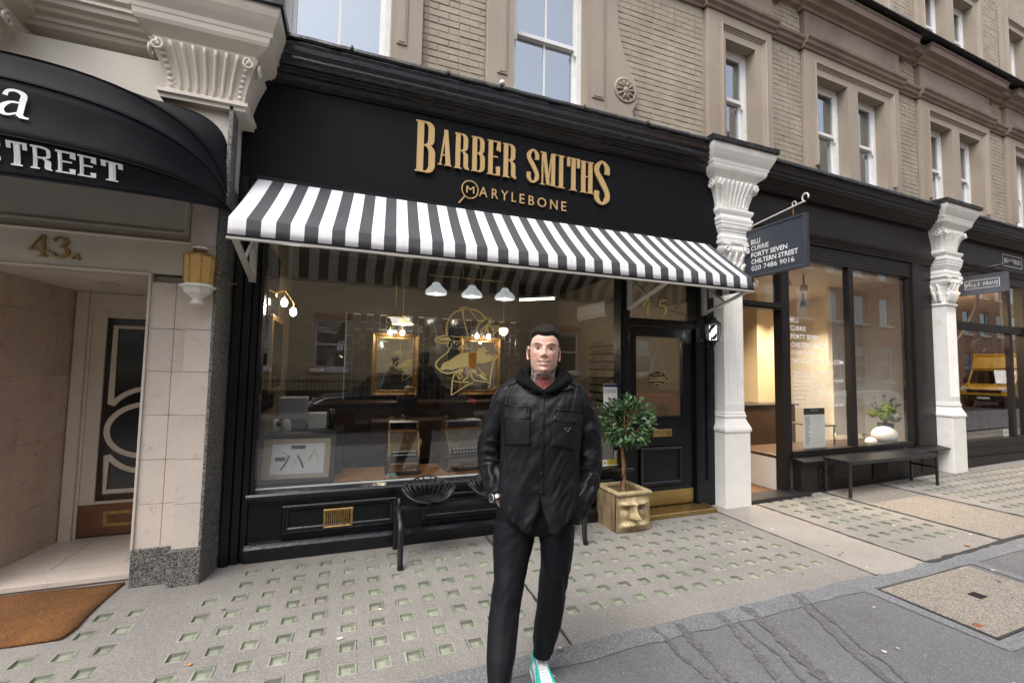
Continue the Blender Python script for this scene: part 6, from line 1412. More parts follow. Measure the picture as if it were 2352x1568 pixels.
# tractor-seat bench
ts = thing('tractor_seat_bench', 'black cast iron bench with perforated tractor seats below the barber window', 'bench', (0, 3.84, 0))
def outline(a):                       # kidney-shaped rim, front (towards the street) dipped in the middle
    rx, ry = .225, .17
    dip = .035*math.exp(-((a+PI/2)/.35)**2)
    return rx*math.cos(a), ry*math.sin(a)+dip
def seat(cx, cz):
    s = MB(); n = 64
    rim = [(cx+outline(a)[0], outline(a)[1], cz+.125*abs(math.sin(a))**2*(1 if math.sin(a) > 0 else -.12)+.06*abs(math.cos(a))**3) for a in [-PI/2+2*PI*i/n for i in range(n)]]
    o = s.tube(rim, .0065, 6, closed=True).build('seat_rim', 'dark_iron', ts)
    d = MB(); L = []
    for j in range(7):
        q = j/6*.58; L.append([(cx+outline(-PI/2+2*PI*i/n)[0]*q, outline(-PI/2+2*PI*i/n)[1]*q-.02*(1-q), cz-.028+.03*q*q) for i in range(n)])
    d.sheet(L, wrap=True); dd = d.build('seat_pan', 'dark_iron', o); m = dd.modifiers.new('t', 'SOLIDIFY'); m.thickness = .006
    for k in range(20):
        a = -PI/2+R(38)+(2*PI-R(76))*k/19; i = int((a+PI/2)/(2*PI)*n) % n
        p1 = rim[i]; p0 = (cx+outline(a)[0]*.57, outline(a)[1]*.57-.0086, cz-.018)
        MB().tube([p0, tuple((np.array(p0)*.5+np.array(p1)*.5)+np.array([0, 0, -.012])), p1], [.013, .0085, .014], 6, flat=.5).build('seat_rib', 'dark_iron', o)
    f = MB(); L = []
    for j in range(3):
        q = .56+.44*j/2; L.append([(cx+outline(-PI/2+t)[0]*q, outline(-PI/2+t)[1]*q-.0086*(1-j/2), cz-.018+(.02 if j == 2 else .004*j)) for t in np.linspace(-R(38), R(38), 12)])
    f.sheet(L); ff = f.build('seat_lip', 'dark_iron', o); m = ff.modifiers.new('t', 'SOLIDIFY'); m.thickness = .005
    MB().lathe([(.04, cz-.075), (.035, cz-.05), (.02, cz-.035)], 12, (cx, 0, 0)).build('seat_boss', 'dark_iron', ts)
for cx in (.665, 1.245, 1.82): seat(cx, .505)
MB().box(.40, 2.10, -.03, .03, .40, .43).build('beam', 'dark_iron', ts, .006)
for x in (.42, 2.08):
    for s in (-1, 1): MB().tube([(x, s*.03, .42), (x, s*.06, .37), (x, s*.15, .34), (x, s*.185, .28), (x, s*.195, .05), (x, s*.22, .012)], [.02, .02, .022, .02, .018, .02], 8, flat=1.3).build('leg', 'dark_iron', ts)
    MB().tube([(x, 0, .34), (x, 0, .50)], .016, 8).build('post', 'dark_iron', ts)
# potted bay tree
pt = thing('face_planter', 'square gilded planter with a moustached stone face in front', 'planter', (2.705, 3.95, 0))
S = .197; PH = .395
def facez(u, v):                      # u,v in -1..1 (right, up): relief depth of the mask
    g = lambda cu, cv, su, sv: math.exp(-((u-cu)/su)**2-((v-cv)/sv)**2)
    d = .018*g(0, .55, .8, .28)
    for s in (-1, 1):
        d += .030*g(s*.42, .46, .36, .09)-.034*g(s*.42, .25, .20, .11)+.014*g(s*.42, .25, .10, .06)+.020*g(s*.5, -.08, .24, .24)
        d += .030*g(s*.28, -.62, .34, .12)+.018*g(s*.62, -.70, .26, .16)
    d += .050*g(0, .12, .13, .38)+.075*g(0, -.20, .15, .16)+.03*g(.16, -.26, .09, .08)+.03*g(-.16, -.26, .09, .08)
    d += .008*math.sin(u*34+v*7)*g(0, -.68, .8, .16)
    return d*1.3
mb = MB(); L = []; nU, nV = 56, 60
for j in range(nV+1):
    v = -1+2*j/nV
    edge = lambda u: max(0, 1-abs(u)**8)*max(0, 1-abs(v)**8)
    L.append([((-1+2*i/nU)*S*(1-.03*(1-abs(v))), -S+.02-facez(-1+2*i/nU, v)*edge(-1+2*i/nU), PH*.5*(1+v)*.96+.004) for i in range(nU+1)])
mb.sheet(L); mb.build('mask_face', 'pot_gold', pt)
T = .028
MB().prism([(-S, -S+.025), (-S, S), (S, S), (S, -S+.025), (S-T, -S+.05), (S-T, S-T), (-S+T, S-T), (-S+T, -S+.05)], 0, PH*.985, 'z').build('pot_walls', 'pot_side', pt, .006)
MB().box(-S, S, -S+.018, -S+.052, .003, PH*.98).build('pot_front', 'pot_side', pt, .006)
MB().frame(-S-.004, S+.004, -S-.012, S+.004, [(0, 0), (0, .02), (.008, .026), (.03, .026), (.036, .018), (.036, 0)])
rm_ = MB(); rm_.frame(-S-.005, S+.005, -S-.006, S+.005, [(0, -.03), (-.004, -.012), (.006, .004), (.03, .006), (.04, -.004), (.04, -.03)]); rm_.v = [(v[0], v[2], PH+v[1]) for v in rm_.v]; rm_.build('pot_rim', 'pot_gold', pt)
MB().box(-S+T, S-T, -S+.05, S-T, .2, .25).build('soil', 'soil', pt)
tr = thing('bay_tree', 'ball shaped bay tree with a twisted stem growing in the gilded planter', 'tree', (2.70, 3.95, .25))
MB().tube([(.012*math.sin(z*8), .010*math.cos(z*8), z) for z in np.linspace(0, .62, 14)], [.026-.012*z for z in np.linspace(0, 1, 14)], 8).build('trunk', 'trunk', tr)
MB().tube([(.012*math.sin(z*8)+.026*math.cos(z*15), .01*math.cos(z*8)+.026*math.sin(z*15), z) for z in np.linspace(0, .6, 40)], .006, 6).build('vine', 'vine', tr)
CR = Vector((.045, 0, .80)); rngT = random.Random(5)
for k in range(26):
    d = Vector((rngT.gauss(0, 1), rngT.gauss(0, 1), rngT.gauss(.1, 1))).normalized(); MB().tube([(0, 0, .56), tuple(CR*.5+Vector((0, 0, .30))+d*.06), tuple(CR+d*.22)], [.006, .004, .002], 5).build('twig', 'trunk', tr)
def leaf_mb(s=1.0):
    L = []; pr = [(0, .001), (.15, .45), (.4, 1), (.65, .85), (.88, .35), (1, .001)]
    for q, wq in pr: L.append([(-.0125*wq*s, q*.062*s, -.008*q*q*s+.003*wq*s), (0, q*.062*s, -.008*q*q*s), (.0125*wq*s, q*.062*s, -.008*q*q*s+.003*wq*s)])
    return MB().sheet(L, smooth=True)
lf0 = None; stuffm = MB()
for k in range(1700):
    d = Vector((rngT.gauss(0, 1), rngT.gauss(0, 1), rngT.gauss(0, 1))).normalized(); rad = rngT.uniform(.45, 1)**.6
    lump = 1+.16*math.sin(5*d.x+2)*math.cos(4*d.z+1)+.10*math.sin(9*d.x+5*d.y+4*d.z)
    p = CR+Vector((d.x*.275*lump, d.y*.265*lump, d.z*.265*lump))*rad
    if d.z < -.55: p.z += .02
    ax = (d+Vector((rngT.gauss(0, .45), rngT.gauss(0, .45), rngT.gauss(-.1, .45)))).normalized(); q = ax.to_track_quat('Y', 'Z').to_matrix().to_4x4() @ Matrix.Rotation(rngT.uniform(-1.2, 1.2), 4, 'Y')
    sc_ = rngT.uniform(.65, 1.15); M4 = Matrix.Translation(p) @ q @ Matrix.Scale(sc_, 4)
    if (d.y < .1 and rad > .8) and (lf0 is None or sum(1 for _ in ()) == 0) and len([0 for c in ()]) == 0 and (tr.get('n_leaf', 0) < 290):
        if lf0 is None: lf0 = leaf_mb().build('leaf', 'leaf', tr); o = lf0
        else: o = instance(lf0, tr)
        o.matrix_basis = M4; tr['n_leaf'] = tr.get('n_leaf', 0)+1
    else:
        b = leaf_mb(); stuffm.add([tuple(M4 @ Vector(v)) for v in b.v], b.f, 0 if rngT.random() < .45 else 1, True)
del tr['n_leaf']
fo = stuffm.build('inner_foliage', ['leaf', 'leaf_dark'], tr); fo['kind'] = 'stuff'
# wall lantern with a barber's pole in it
ln = thing('black_wall_lantern', 'black glazed wall lantern with a barber pole inside, right of the door', 'wall lamp', (3.975, 4.0, 2.05))
def hexa(prof, name, m, n=6, par=None): return MB().lathe(prof, n, (0, 0, 0), 0, False, a0=PI/6).build(name, m, par or ln, .001)
hexa([(.0001, .235), (.012, .232), (.016, .215), (.012, .205), (.04, .19), (.05, .175), (.052, .165), (.085, .14), (.098, .125), (.098, .115), (.085, .112), (.0001, .112)], 'lantern_roof', 'dark_iron')
hexa([(.086, .112), (.088, .05), (.078, -.02), (.062, -.075)], 'lantern_glass', 'clear_glass')
for i in range(6):
    a = PI/6+i*PI/3; MB().tube([(r_*math.cos(a), r_*math.sin(a), z) for r_, z in ((.089, .112), (.091, .05), (.081, -.02), (.064, -.08))], .005, 5).build('lantern_rib', 'dark_iron', ln)
hexa([(.0001, -.20), (.008, -.195), (.006, -.175), (.012, -.165), (.04, -.10), (.068, -.09), (.07, -.078), (.0001, -.078)], 'lantern_base', 'dark_iron')
mat('pole_light', (.8, .85, .85), .4, emit=(.9, 1, .97), estr=1.1)
pole = MB().lathe([(.040, -.07), (.040, .10)], 28).build('barber_pole', 'pole_light', ln)
for k in range(2):
    st_ = MB(); L = []
    for i in range(22):
        q = i/21; a = q*3.6+k*PI; z = -.07+.17*q; L.append([(.0415*math.cos(a+w_), .0415*math.sin(a+w_), z) for w_ in np.linspace(0, 1.3, 5)])
    st_.sheet(L).build('pole_stripe', 'plastic_black', pole)
MB().tube([(0, .02, -.12), (-.02, .12, -.15), (-.01, .17, -.08)], .011, 8).build('lantern_bracket', 'dark_iron', ln); MB().lathe([(.03, .165), (.035, .18)], 12, (-.01, 0, -.08), axis='y').build('wall_plate', 'dark_iron', ln); MB().tube([(0, 0, .235), (0, 0, .30)], .004, 6).build('finial', 'dark_iron', ln)
point(ln, (0, -.06, .02), .6, (.9, 1, .95), .03)
# stickers and notices on the glass
pk = thing('bookings_poster', 'white booking notice with a dark blue header at the window edge', 'poster')
MB().box(2.632, 2.808, 4.217, 4.2205, 1.157, 1.455).build('sheet', 'paper', pk); MB().box(2.633, 2.807, 4.2162, 4.2168, 1.415, 1.453).build('header', 'navy_paper', pk); sans('heading', 'FOR BOOKINGS', 'ink', pk, (.155, .05), FRONT(2.642, 4.2163, 1.35)); MB().box(2.66, 2.78, 4.2162, 4.2168, 1.325, 1.331).build('gold_rule', 'gold_leaf', pk); MB().box(2.634, 2.645, 4.2162, 4.2168, 1.16, 1.19).build('corner_mark', 'navy_paper', pk)
def warn(label, x0_, x1_, z0_, z1_, lines, tri):
    t = thing('warning_sticker', label, 'sticker', group='yellow warning stickers on the window')
    MB().box(x0_, x1_, 4.217, 4.2205, z0_, z1_).build('sheet', 'paper', t); MB().box(*tri[4:6], 4.2163, 4.2168, *tri[6:8]).build('yellow_field', 'yellow_paper', t)
    cx, cz, s, _ = tri[:4]; MB().prism([(cx-s, cz-s*.8), (cx+s, cz-s*.8), (cx, cz+s)], 4.2158, 4.2163, 'y').build('triangle_border', 'ink', t); MB().prism([(cx-s*.72, cz-s*.64), (cx+s*.72, cz-s*.64), (cx, cz+s*.68)], 4.2152, 4.2157, 'y').build('triangle', 'yellow_paper', t); MB().box(cx-s*.09, cx+s*.09, 4.2145, 4.2151, cz-s*.45, cz+s*.3).build('mark', 'ink', t)
    for txt, a, b, c, d in lines: sans('sticker_text', txt, 'ink', t, (b-a, d-c), FRONT(a, 4.2157, c))
warn('yellow and white CCTV sticker low on the barber window', 2.62, 2.772, .568, .622, (('CCTV', 2.69, 2.75, .598, .616), ('in operation', 2.685, 2.765, .576, .588)), (2.65, .592, .02, 0, 2.68, 2.771, .569, .621))
warn('tall yellow and white alarm sticker above the CCTV sticker', 2.775, 2.862, .560, .718, (('These', 2.795, 2.84, .628, .642), ('premises', 2.788, 2.85, .604, .618), ('are alarmed', 2.782, 2.856, .578, .592)), (2.818, .682, .032, 0, 2.776, 2.861, .561, .648))
cl = thing('closed_sign', 'black scalloped closed sign with gold lettering hanging in the door glass', 'sign')
pts = []
for i in range(48):
    a = 2*PI*i/48; r_ = 1+.07*math.cos(8*a)+.05*math.cos(4*a); pts.append((3.352+.145*r_*math.cos(a), 1.517+.088*r_*math.sin(a)))
MB().prism(pts, 4.212, 4.220, 'y').build('plaque', 'plastic_black', cl, .002)
MB().tube([(x*.93+3.352*.07, 4.2115, z*.93+1.517*.07) for x, z in pts], .0018, 5, closed=True).build('gold_border', 'gold_leaf', cl)
glc = sans('sign_word', 'CLOSED', 'gold_leaf', cl, (.225, .05), FRONT(3.24, 4.2105, 1.487)); sans('sign_line', "SORRY, WE'RE", 'gold_leaf', cl, (.13, .016), FRONT(3.288, 4.2105, 1.553)); MB().tube([(3.30, 4.211, 1.465), (3.33, 4.211, 1.455), (3.352, 4.211, 1.47), (3.375, 4.211, 1.455), (3.405, 4.211, 1.465)], .003, 5).build('gold_scroll', 'gold_leaf', cl)
MB().tube([(3.25, 4.217, 1.58), (3.36, 4.218, 1.86), (3.46, 4.217, 1.58)], .0015, 5).build('hanging_cord', 'white_metal', cl); MB().sphere((3.36, 4.215, 1.865), .025, 12, 8, sy=.4).build('suction_cup', 'clear_glass', cl)
bl_ = thing('cornice_lamp', 'small round white fitting on the lead above the barber cornice', 'lamp', (1.295, 3.955, 4.37)); MB().sphere((0, 0, .045), .032, 14, 10).build('globe', 'plastic_white', bl_); MB().lathe([(.02, 0), (.018, .03)], 10).build('base', 'lead', bl_)
# ================================================================== the man
from mathutils import noise as MN
from mathutils.bvhtree import BVHTree
PA = math.atan2(.955, 2.13); PD = math.hypot(.955, 2.13)
XL = Vector((math.cos(PA), -math.sin(PA), 0)); YL = Vector((math.sin(PA), math.cos(PA), 0)); BASE = YL*PD
def Lp(px, py, d=0.0):                # photo pixel -> local point on the upright plane at depth d behind the man's middle
    r_ = ray(px, py); t = (PD+d)/r_.dot(YL); P = r_*t; return Vector((P.dot(XL), d, P.z+CAMH))
def to_px(p):                         # local -> pixel (for checks)
    P = XL*p[0]+YL*(PD+p[1])+Vector((0, 0, p[2]-CAMH)); c = (P.dot(_r2), -P.dot(_u2), P.dot(_f)); return c[0]/c[2]*FPX+1176, c[1]/c[2]*FPX+784
def nz(x, y, z): return MN.noise(Vector((x, y, z)))
def ridge(x, y, z): return 1-2*abs(MN.noise(Vector((x, y, z))))
def sup(a, n):
    c, s = math.cos(a), math.sin(a); return math.copysign(abs(c)**(2/n), c), math.copysign(abs(s)**(2/n), s)
# ---- skin tones by vertex colour
def pbuild(name, verts, faces, mat_, parent, cols=None, smooth=True, mids=None):
    me = bpy.data.meshes.new(name); me.from_pydata([tuple(v) for v in verts], [], faces)
    for m in (mat_ if isinstance(mat_, (list, tuple)) else [mat_]): me.materials.append(MAT[m] if isinstance(m, str) else m)
    me.polygons.foreach_set('use_smooth', [smooth]*len(faces))
    if mids is not None: me.polygons.foreach_set('material_index', mids)
    if cols is not None:
        at = me.color_attributes.new('col', 'FLOAT_COLOR', 'POINT'); at.data.foreach_set('color', np.array([(*c, 1) for c in cols], dtype=np.float32).ravel())
    bm = bmesh.new(); bm.from_mesh(me); bmesh.ops.recalc_face_normals(bm, faces=bm.faces); bm.to_mesh(me); bm.free()
    o = bpy.data.objects.new(name, me); COL.objects.link(o); o.parent = parent; return o
mat('skin', (.6, .4, .3), .48, attr='col', sss=.12, bump=.12, bscale=300, bdist=.001, spec=.4)
mat('hair_dark', (.011, .0085, .007), .55, spec=.22, vary=.5, vscale=60, bump=1, bscale=170, bdist=.006)
mat('jacket_black', (.0058, .0060, .0085), .52, spec=.27, vary=.15, vscale=6, bump=.12, bscale=400, bdist=.001)
mat('hoodie_black', (.0045, .0045, .0052), .9, spec=.12, bump=.4, bscale=260, bdist=.002)
mat('trouser_black', (.0045, .0052, .0075), .6, spec=.22, bump=.15, bscale=400, bdist=.001)
mat('snap_button', (.020, .021, .027), .25, .5); mat('zip_metal', (.03, .03, .034), .3, .8)
mat('shoe_teal', (.035, .50, .42), .5, bump=.1, bscale=200); mat('shoe_white', (.76, .78, .80), .5, bump=.08, bscale=200); mat('eye_white', (.62, .58, .55), .25); mat('iris', (.03, .025, .02), .15); mat('tooth', (.72, .69, .62), .3); mat('sock', (.01, .01, .012), .9)
HC = Lp(1248, 854, 0)                 # chin height reference
CX, CZ = HC.x, 1.583
Z = [-.30, -.16, -.12, -.07, -.035, -.016, .000, .014, .03, .05, .085, .12, .145, .175, .20, .222, .238, .246, .2485]
Wd = [.17, .115, .080, .068, .0655, .0645, .064, .0650, .0668, .0690, .0725, .0755, .0765, .0765, .073, .062, .042, .020, .0008]
Fr = [-.10, -.078, -.060, -.052, -.048, -.062, -.083, -.0925, -.0925, -.0935, -.0925, -.092, -.0965, -.0955, -.088, -.070, -.045, -.018, .0]
Bk = [.11, .10, .088, .074, .070, .070, .072, .075, .079, .084, .092, .098, .100, .100, .094, .080, .056, .030, .004]
Ex = [2.4, 2.3, 2.1, 2.0, 2.0, 1.7, 1.32, 1.42, 1.56, 1.75, 2.0, 2.15, 2.25, 2.3, 2.3, 2.2, 2.1, 2, 2]
def head_pt(zr, a):
    w_, f_, b_, e_ = (float(np.interp(zr, Z, T_)) for T_ in (Wd, Fr, Bk, Ex))
    c, s = sup(a, e_ if math.sin(a) < 0 else max(2.0, e_))
    y = s*(-f_) if s < 0 else s*b_
    if s < 0: y = -(-s)*(-f_)
    return w_*c, y
def feat(x, zr):
    g = lambda cx, cz, sx, sz: math.exp(-((x-cx)/sx)**2-((zr-cz)/sz)**2); ax = abs(x); gs = lambda cx, cz, sx, sz: math.exp(-((ax-cx)/sx)**2-((zr-cz)/sz)**2)
    d = .019*g(0, .100, .0105, .017)+.011*g(0, .122, .009, .014)+.010*g(0, .092, .0140, .0100)+.006*gs(.0155, .0885, .0080, .0075)
    d -= .0105*gs(.0335, .1255, .0170, .0105); d += .0055*gs(.036, .146, .022, .0065); d += .0055*gs(.046, .098, .018, .016)+.0045*gs(.034, .072, .012, .014)
    d += .0040*g(0, .0625, .024, .0040)+.0050*g(0, .0420, .021, .0045)-.0030*g(0, .0520, .026, .0036)-.0036*gs(.031, .066, .0045, .016)-.002*g(0, .068, .004, .006)
    d += .0065*g(0, .014, .020, .010)-.004*g(0, .032, .022, .005)
    return d
def smoothstep(a, b, x): t = max(0, min(1, (x-a)/(b-a))); return t*t*(3-2*t)
def mixc(a, b, t): return tuple(p+(q-p)*t for p, q in zip(a, b))
def skin_col(x, y, zr, front):
    ax = abs(x); c = (.76, .475, .385); gs = lambda cx, cz, sx, sz: math.exp(-((ax-cx)/sx)**2-((zr-cz)/sz)**2)
    c = mixc(c, (.64, .30, .25), .55*gs(.042, .088, .022, .02)+.45*gs(0, .09, .014, .012)*front)
    stub = front*smoothstep(.078, .06, zr)*smoothstep(-.02, .006, zr)*(1-.8*gs(.043, .075, .02, .016)); stub = max(stub, .9*front*gs(0, .0705, .024, .0045)); stub *= .55+.35*nz(x*300, y*300, zr*300)
    c = mixc(c, (.22, .135, .10), max(0, min(.5, stub*.46)))
    if front > .3:
        br = gs(.038, .1455+.0035*math.cos((ax-.038)*70), .0200, .0038); br *= smoothstep(.014, .021, ax); c = mixc(c, (.05, .032, .024), min(1, br*1.6))
        c = mixc(c, (.26, .15, .12), .5*gs(.0345, .130, .0165, .0030)); c = mixc(c, (.07, .045, .035), .9*gs(.0345, .1292, .0150, .0015)); c = mixc(c, (.30, .16, .13), .5*gs(.0345, .1215, .0150, .0018))
        zm = zr-6.0*x*x; lip = math.exp(-(x/.0275)**4)*(math.exp(-((zm-.0612)/.0026)**2)+math.exp(-((zm-.0452)/.0036)**2)); c = mixc(c, (.50, .215, .19), min(.85, lip))
        mo = math.exp(-(x/.0275)**6)*math.exp(-((zm-.0528)/.0046)**4); c = mixc(c, (.07, .022, .02), min(1, mo)); te = math.exp(-(x/.0195)**8)*math.exp(-((zm-.0540)/.0034)**6); c = mixc(c, (.80, .77, .71), min(1, te))
        c = mixc(c, (.42, .21, .17), .5*gs(.031, .068, .0030, .014)*smoothstep(.045, .055, zr)); c = mixc(c, (.20, .09, .075), .8*gs(.0080, .0828, .0034, .0022))
    hl = .178+.012*math.cos(x*40)*front; side = 1-front
    fade = side*smoothstep(.115, .165, zr)*smoothstep(.04, .0, 0 if y > -.055 else .0+(-.055-y)); c = mixc(c, (.12, .085, .07), .85*fade)
    if y > .0: c = mixc(c, (.10, .072, .06), .9*smoothstep(.02, .10, zr)*smoothstep(-.02, .03, y))
    jl = .002+.036*smoothstep(.024, .066, abs(x))-(.004 if front > .5 else 0)
    if zr < jl and y < .05:              # tattooed throat
        k = smoothstep(jl, jl-.008, zr); rr = math.hypot(x*1.0, (zr+.070)*1.0); an = math.atan2(zr+.07, x)
        rose = smoothstep(.056, .046, rr+.008*math.sin(5*an)); spir = .5+.5*math.sin(rr*520+an*3+3*nz(x*60, zr*60, 0)); tl = ridge(x*70+3, zr*55, y*40)
        grey = mixc((.30, .25, .235), (.035, .037, .045), smoothstep(.35, .75, tl)); grey = mixc(grey, (.40, .31, .27), .6*smoothstep(.55, .85, ridge(x*45, zr*70+8, y*30)))
        red = mixc((.46, .10, .09), (.06, .03, .035), smoothstep(.3, .6, spir)); c = mixc(c, mixc(grey, red, rose*front), .93*k)
    return c
V, F, C = [], [], []
NA = 132; zs = sorted(set(list(np.linspace(-.30, -.02, 34))+list(np.linspace(-.02, .155, 118))+list(np.linspace(.155, .2485, 44))))
zs = [zs[0]]+[b for a, b in zip(zs[:-1], zs[1:]) if b-a > 1e-5]
# denser angles at the face
ang = []
for i in range(NA): u = i/NA*2*PI; ang.append(u-.42*math.sin(2*(u+PI/2))/2+0)
TL = R(2.0)                              # slight tilt of the head
for zr in zs:
    for a in ang:
        x, y = head_pt(zr, a); front = smoothstep(0.0, -.055, y); s = math.sin(a)
        dd = feat(x, zr)*smoothstep(-.2, -.75, s); y2 = y-dd
        k = smoothstep(-.10, .02, zr)
        xx = x+(zr*math.sin(TL))*k; V.append(Vector((CX+xx, y2+.012*(1-k), CZ+zr-x*math.sin(TL)*k))); C.append(skin_col(x, y, zr, front))
n = len(ang); m = len(zs)
F += [(j*n+i, j*n+(i+1) % n, (j+1)*n+(i+1) % n, (j+1)*n+i) for j in range(m-1) for i in range(n)]
HEADV = list(V)
def add_loft(rings, col, cap=True):
    b = len(V); k = len(rings[0])
    for r_ in rings: V.extend(r_); C.extend([col]*k)
    for j in range(len(rings)-1):
        for i in range(k): F.append((b+j*k+i, b+j*k+(i+1) % k, b+(j+1)*k+(i+1) % k, b+(j+1)*k+i))
    if cap: F.append(tuple(b+i for i in range(k))[::-1]); F.append(tuple(b+(len(rings)-1)*k+i for i in range(k)))
SK = (.60, .375, .300)
def tube_rings(path, rad, k=12, flat=1.0):
    out = []; prev = None; P = [Vector(p) for p in path]
    for i, p in enumerate(P):
        t = (P[min(i+1, len(P)-1)]-P[max(0, i-1)]).normalized()
        u = (Vector((1, 0, 0)) if prev is None else prev); u = u-t*u.dot(t); u = u.normalized() if u.length > 1e-4 else Vector((0, 1, 0)); prev = u; b_ = t.cross(u)
        out.append([p+u*math.cos(2*PI*q/k)*rad[i]+b_*math.sin(2*PI*q/k)*rad[i]*flat for q in range(k)])
    return out
# ears
for s in (-1, 1):
    for q, rr, wd in ((0, 1.0, .0055),):
        path = [(CX+s*(.0720+.012*(.5+.5*math.cos(a))+.004), .012+.017*math.cos(a)*1.0, CZ+.100+.034*math.sin(a)-s*.0775*math.sin(TL)) for a in np.linspace(-2.2, 2.6, 20)]
        add_loft(tube_rings(path, [.0045]*20, 8), (.68, .41, .34))
    b = len(V); ring = [(CX+s*(.0735+.006*q), .010+.016*q2*math.cos(a), CZ+.100+.031*q2*math.sin(a)-s*.0775*math.sin(TL)) for q, q2 in ((0, 0.01), (.2, .5), (1.2, 1.0)) for a in np.linspace(0, 2*PI, 17)[:-1]]
    V.extend(Vector(p) for p in ring); C.extend([(.60, .33, .27)]*48)
    for j in range(2):
        for i in range(16): F.append((b+j*16+i, b+j*16+(i+1) % 16, b+j*16+16+(i+1) % 16, b+j*16+16+i))
# trunk, limbs and pocketed hands under the clothes
def oval(px0, px1, py, d, hd, k=24, shrink=.86):
    a, b = Lp(px0, py, d), Lp(px1, py, d); c = (a+b)/2; hw = (b.x-a.x)/2*shrink
    return [Vector((c.x+hw*sup(2*PI*i/k, 2.3)[0], d+hd*shrink*sup(2*PI*i/k, 2.3)[1], c.z)) for i in range(k)]
add_loft([oval(*r_) for r_ in ((1175, 1320, 893, .02, .09), (1158, 1335, 930, .01, .11), (1160, 1328, 1000, 0, .115), (1162, 1322, 1090, 0, .11), (1150, 1322, 1180, 0, .11), (1170, 1300, 1205, 0, .09))], SK)
SLV = {-1: [(1184, 890, .03, .040), (1174, 896, .03, .055), (1160, 918, .033, .065), (1150, 945, .04, .066), (1138, 980, .05, .0655), (1128, 1015, .06, .064), (1126, 1045, .06, .063), (1128, 1070, .045, .060), (1133, 1095, .01, .0555), (1139, 1122, -.03, .050), (1142, 1134, -.045, .047)],
       1: [(1308, 891, .03, .040), (1318, 898, .03, .055), (1330, 922, .033, .065), (1339, 950, .04, .066), (1350, 985, .05, .065), (1353, 1020, .06, .0635), (1353, 1055, .058, .0625), (1352, 1085, .045, .060), (1347, 1115, .012, .0555), (1336, 1142, -.025, .050), (1328, 1162, -.04, .047), (1320, 1182, -.04, .045), (1316, 1194, -.035, .043)]}
for s in (-1, 1):
    P = [Lp(*q[:3]) for q in SLV[s]]; w0 = P[-1]; hnd = Lp(1163, 1166, -.035) if s < 0 else Lp(1298, 1208, .02)
    add_loft(tube_rings(P+[hnd], [q[3]*.62 for q in SLV[s]]+[.030], 12), SK)
    palm = hnd+Vector((s*-.004, .01, -.045)); add_loft(tube_rings([hnd, palm, palm+Vector((0, .005, -.03))], [.030, .036, .030], 10, .55), SK)
    for q in range(4):
        f0 = palm+Vector(((q-1.5)*.017, .0, -.03)); Lf = (.07, .08, .075, .058)[q]; add_loft(tube_rings([f0, f0+Vector((0, -.004, -Lf*.5)), f0+Vector((0, .012, -Lf*.95))], [.009, .0085, .007], 8), SK)
    t0 = palm+Vector((-s*.03, -.005, .0)); add_loft(tube_rings([t0, t0+Vector((-s*.015, -.01, -.03)), t0+Vector((-s*.012, -.012, -.055))], [.011, .010, .008], 8), SK)
LEG = {-1: [(1137, 1234, 1185, 0, .10), (1133, 1226, 1238, -.02, .098), (1133, 1214, 1288, -.05, .092), (1135, 1204, 1332, -.085, .086), (1129, 1198, 1372, -.11, .080), (1121, 1191, 1432, -.16, .073), (1118, 1184, 1500, -.22, .069), (1120, 1173, 1562, -.265, .066), (1123, 1169, 1598, -.285, .066)],
       1: [(1231, 1322, 1190, 0, .10), (1241, 1318, 1248, .0, .097), (1242, 1310, 1305, .01, .09), (1238, 1300, 1350, .02, .083), (1233, 1296, 1394, .03, .077), (1226, 1288, 1434, .04, .071), (1224, 1279, 1462, .045, .068), (1225, 1270, 1486, .05, .066), (1226, 1266, 1498, .052, .064)]}
for s in (-1, 1): add_loft([oval(*r_, k=16, shrink=.7) for r_ in LEG[s]], SK)
man = pbuild('person', V, F, 'skin', None, C)
man.location = BASE; man.rotation_euler = (0, 0, -PA)
tag(man, 'tattooed man in a black jacket and trousers standing hands in pockets', 'person')
# eyes
for s in (-1, 1):
    ec = (CX+s*.0345+.1255*math.sin(TL), -.0800, CZ+.1255-s*.0345*math.sin(TL))
    e_ = MB().sphere(ec, .0118, 14, 10, sy=.66, sz=.32).build('eye', 'eye_white', man)
    MB().sphere((ec[0], ec[1]-.0042, ec[2]+.0002), .0062, 12, 8, sy=.72, sz=.62).build('iris', 'iris', e_)
# hair: a close cropped shell, longer on top
HV, HF, keep = [], [], []
for j, zr in enumerate(zs):
    for i, a in enumerate(ang):
        x, y = head_pt(zr, a); v0 = V[j*n+i]
        fr = smoothstep(-.02, -.07, y); line = .182-.006*math.cos(x*55)*1 if y < -.03 else .0
        hl = (.187-.004*math.cos(x*60)-.016*smoothstep(.034, .066, abs(x)))*fr+(1-fr)*(.128-.10*smoothstep(-.02, .05, y))
        mk = smoothstep(hl-.003, hl+.022, zr); top = smoothstep(.16, .215, zr)
        nn = Vector((x/.075**2, y/.095**2, max(0, zr-.13)/.11**2)).normalized()
        off = -.003+mk*(.0042+.0075*top+.006*top*fr)+mk*(.0014*ridge(x*180, y*60, zr*120)+.0035*top*ridge(x*90+y*40, y*30, 2))
        HV.append(v0+nn*off); keep.append(mk)
HF = [f for f in F[:(m-1)*n] if max(keep[q] for q in f) > .02]
us = sorted(set(q for f in HF for q in f)); ix = {q: k for k, q in enumerate(us)}
pbuild('hair', [HV[q] for q in us], [tuple(ix[q] for q in f) for f in HF], 'hair_dark', man)
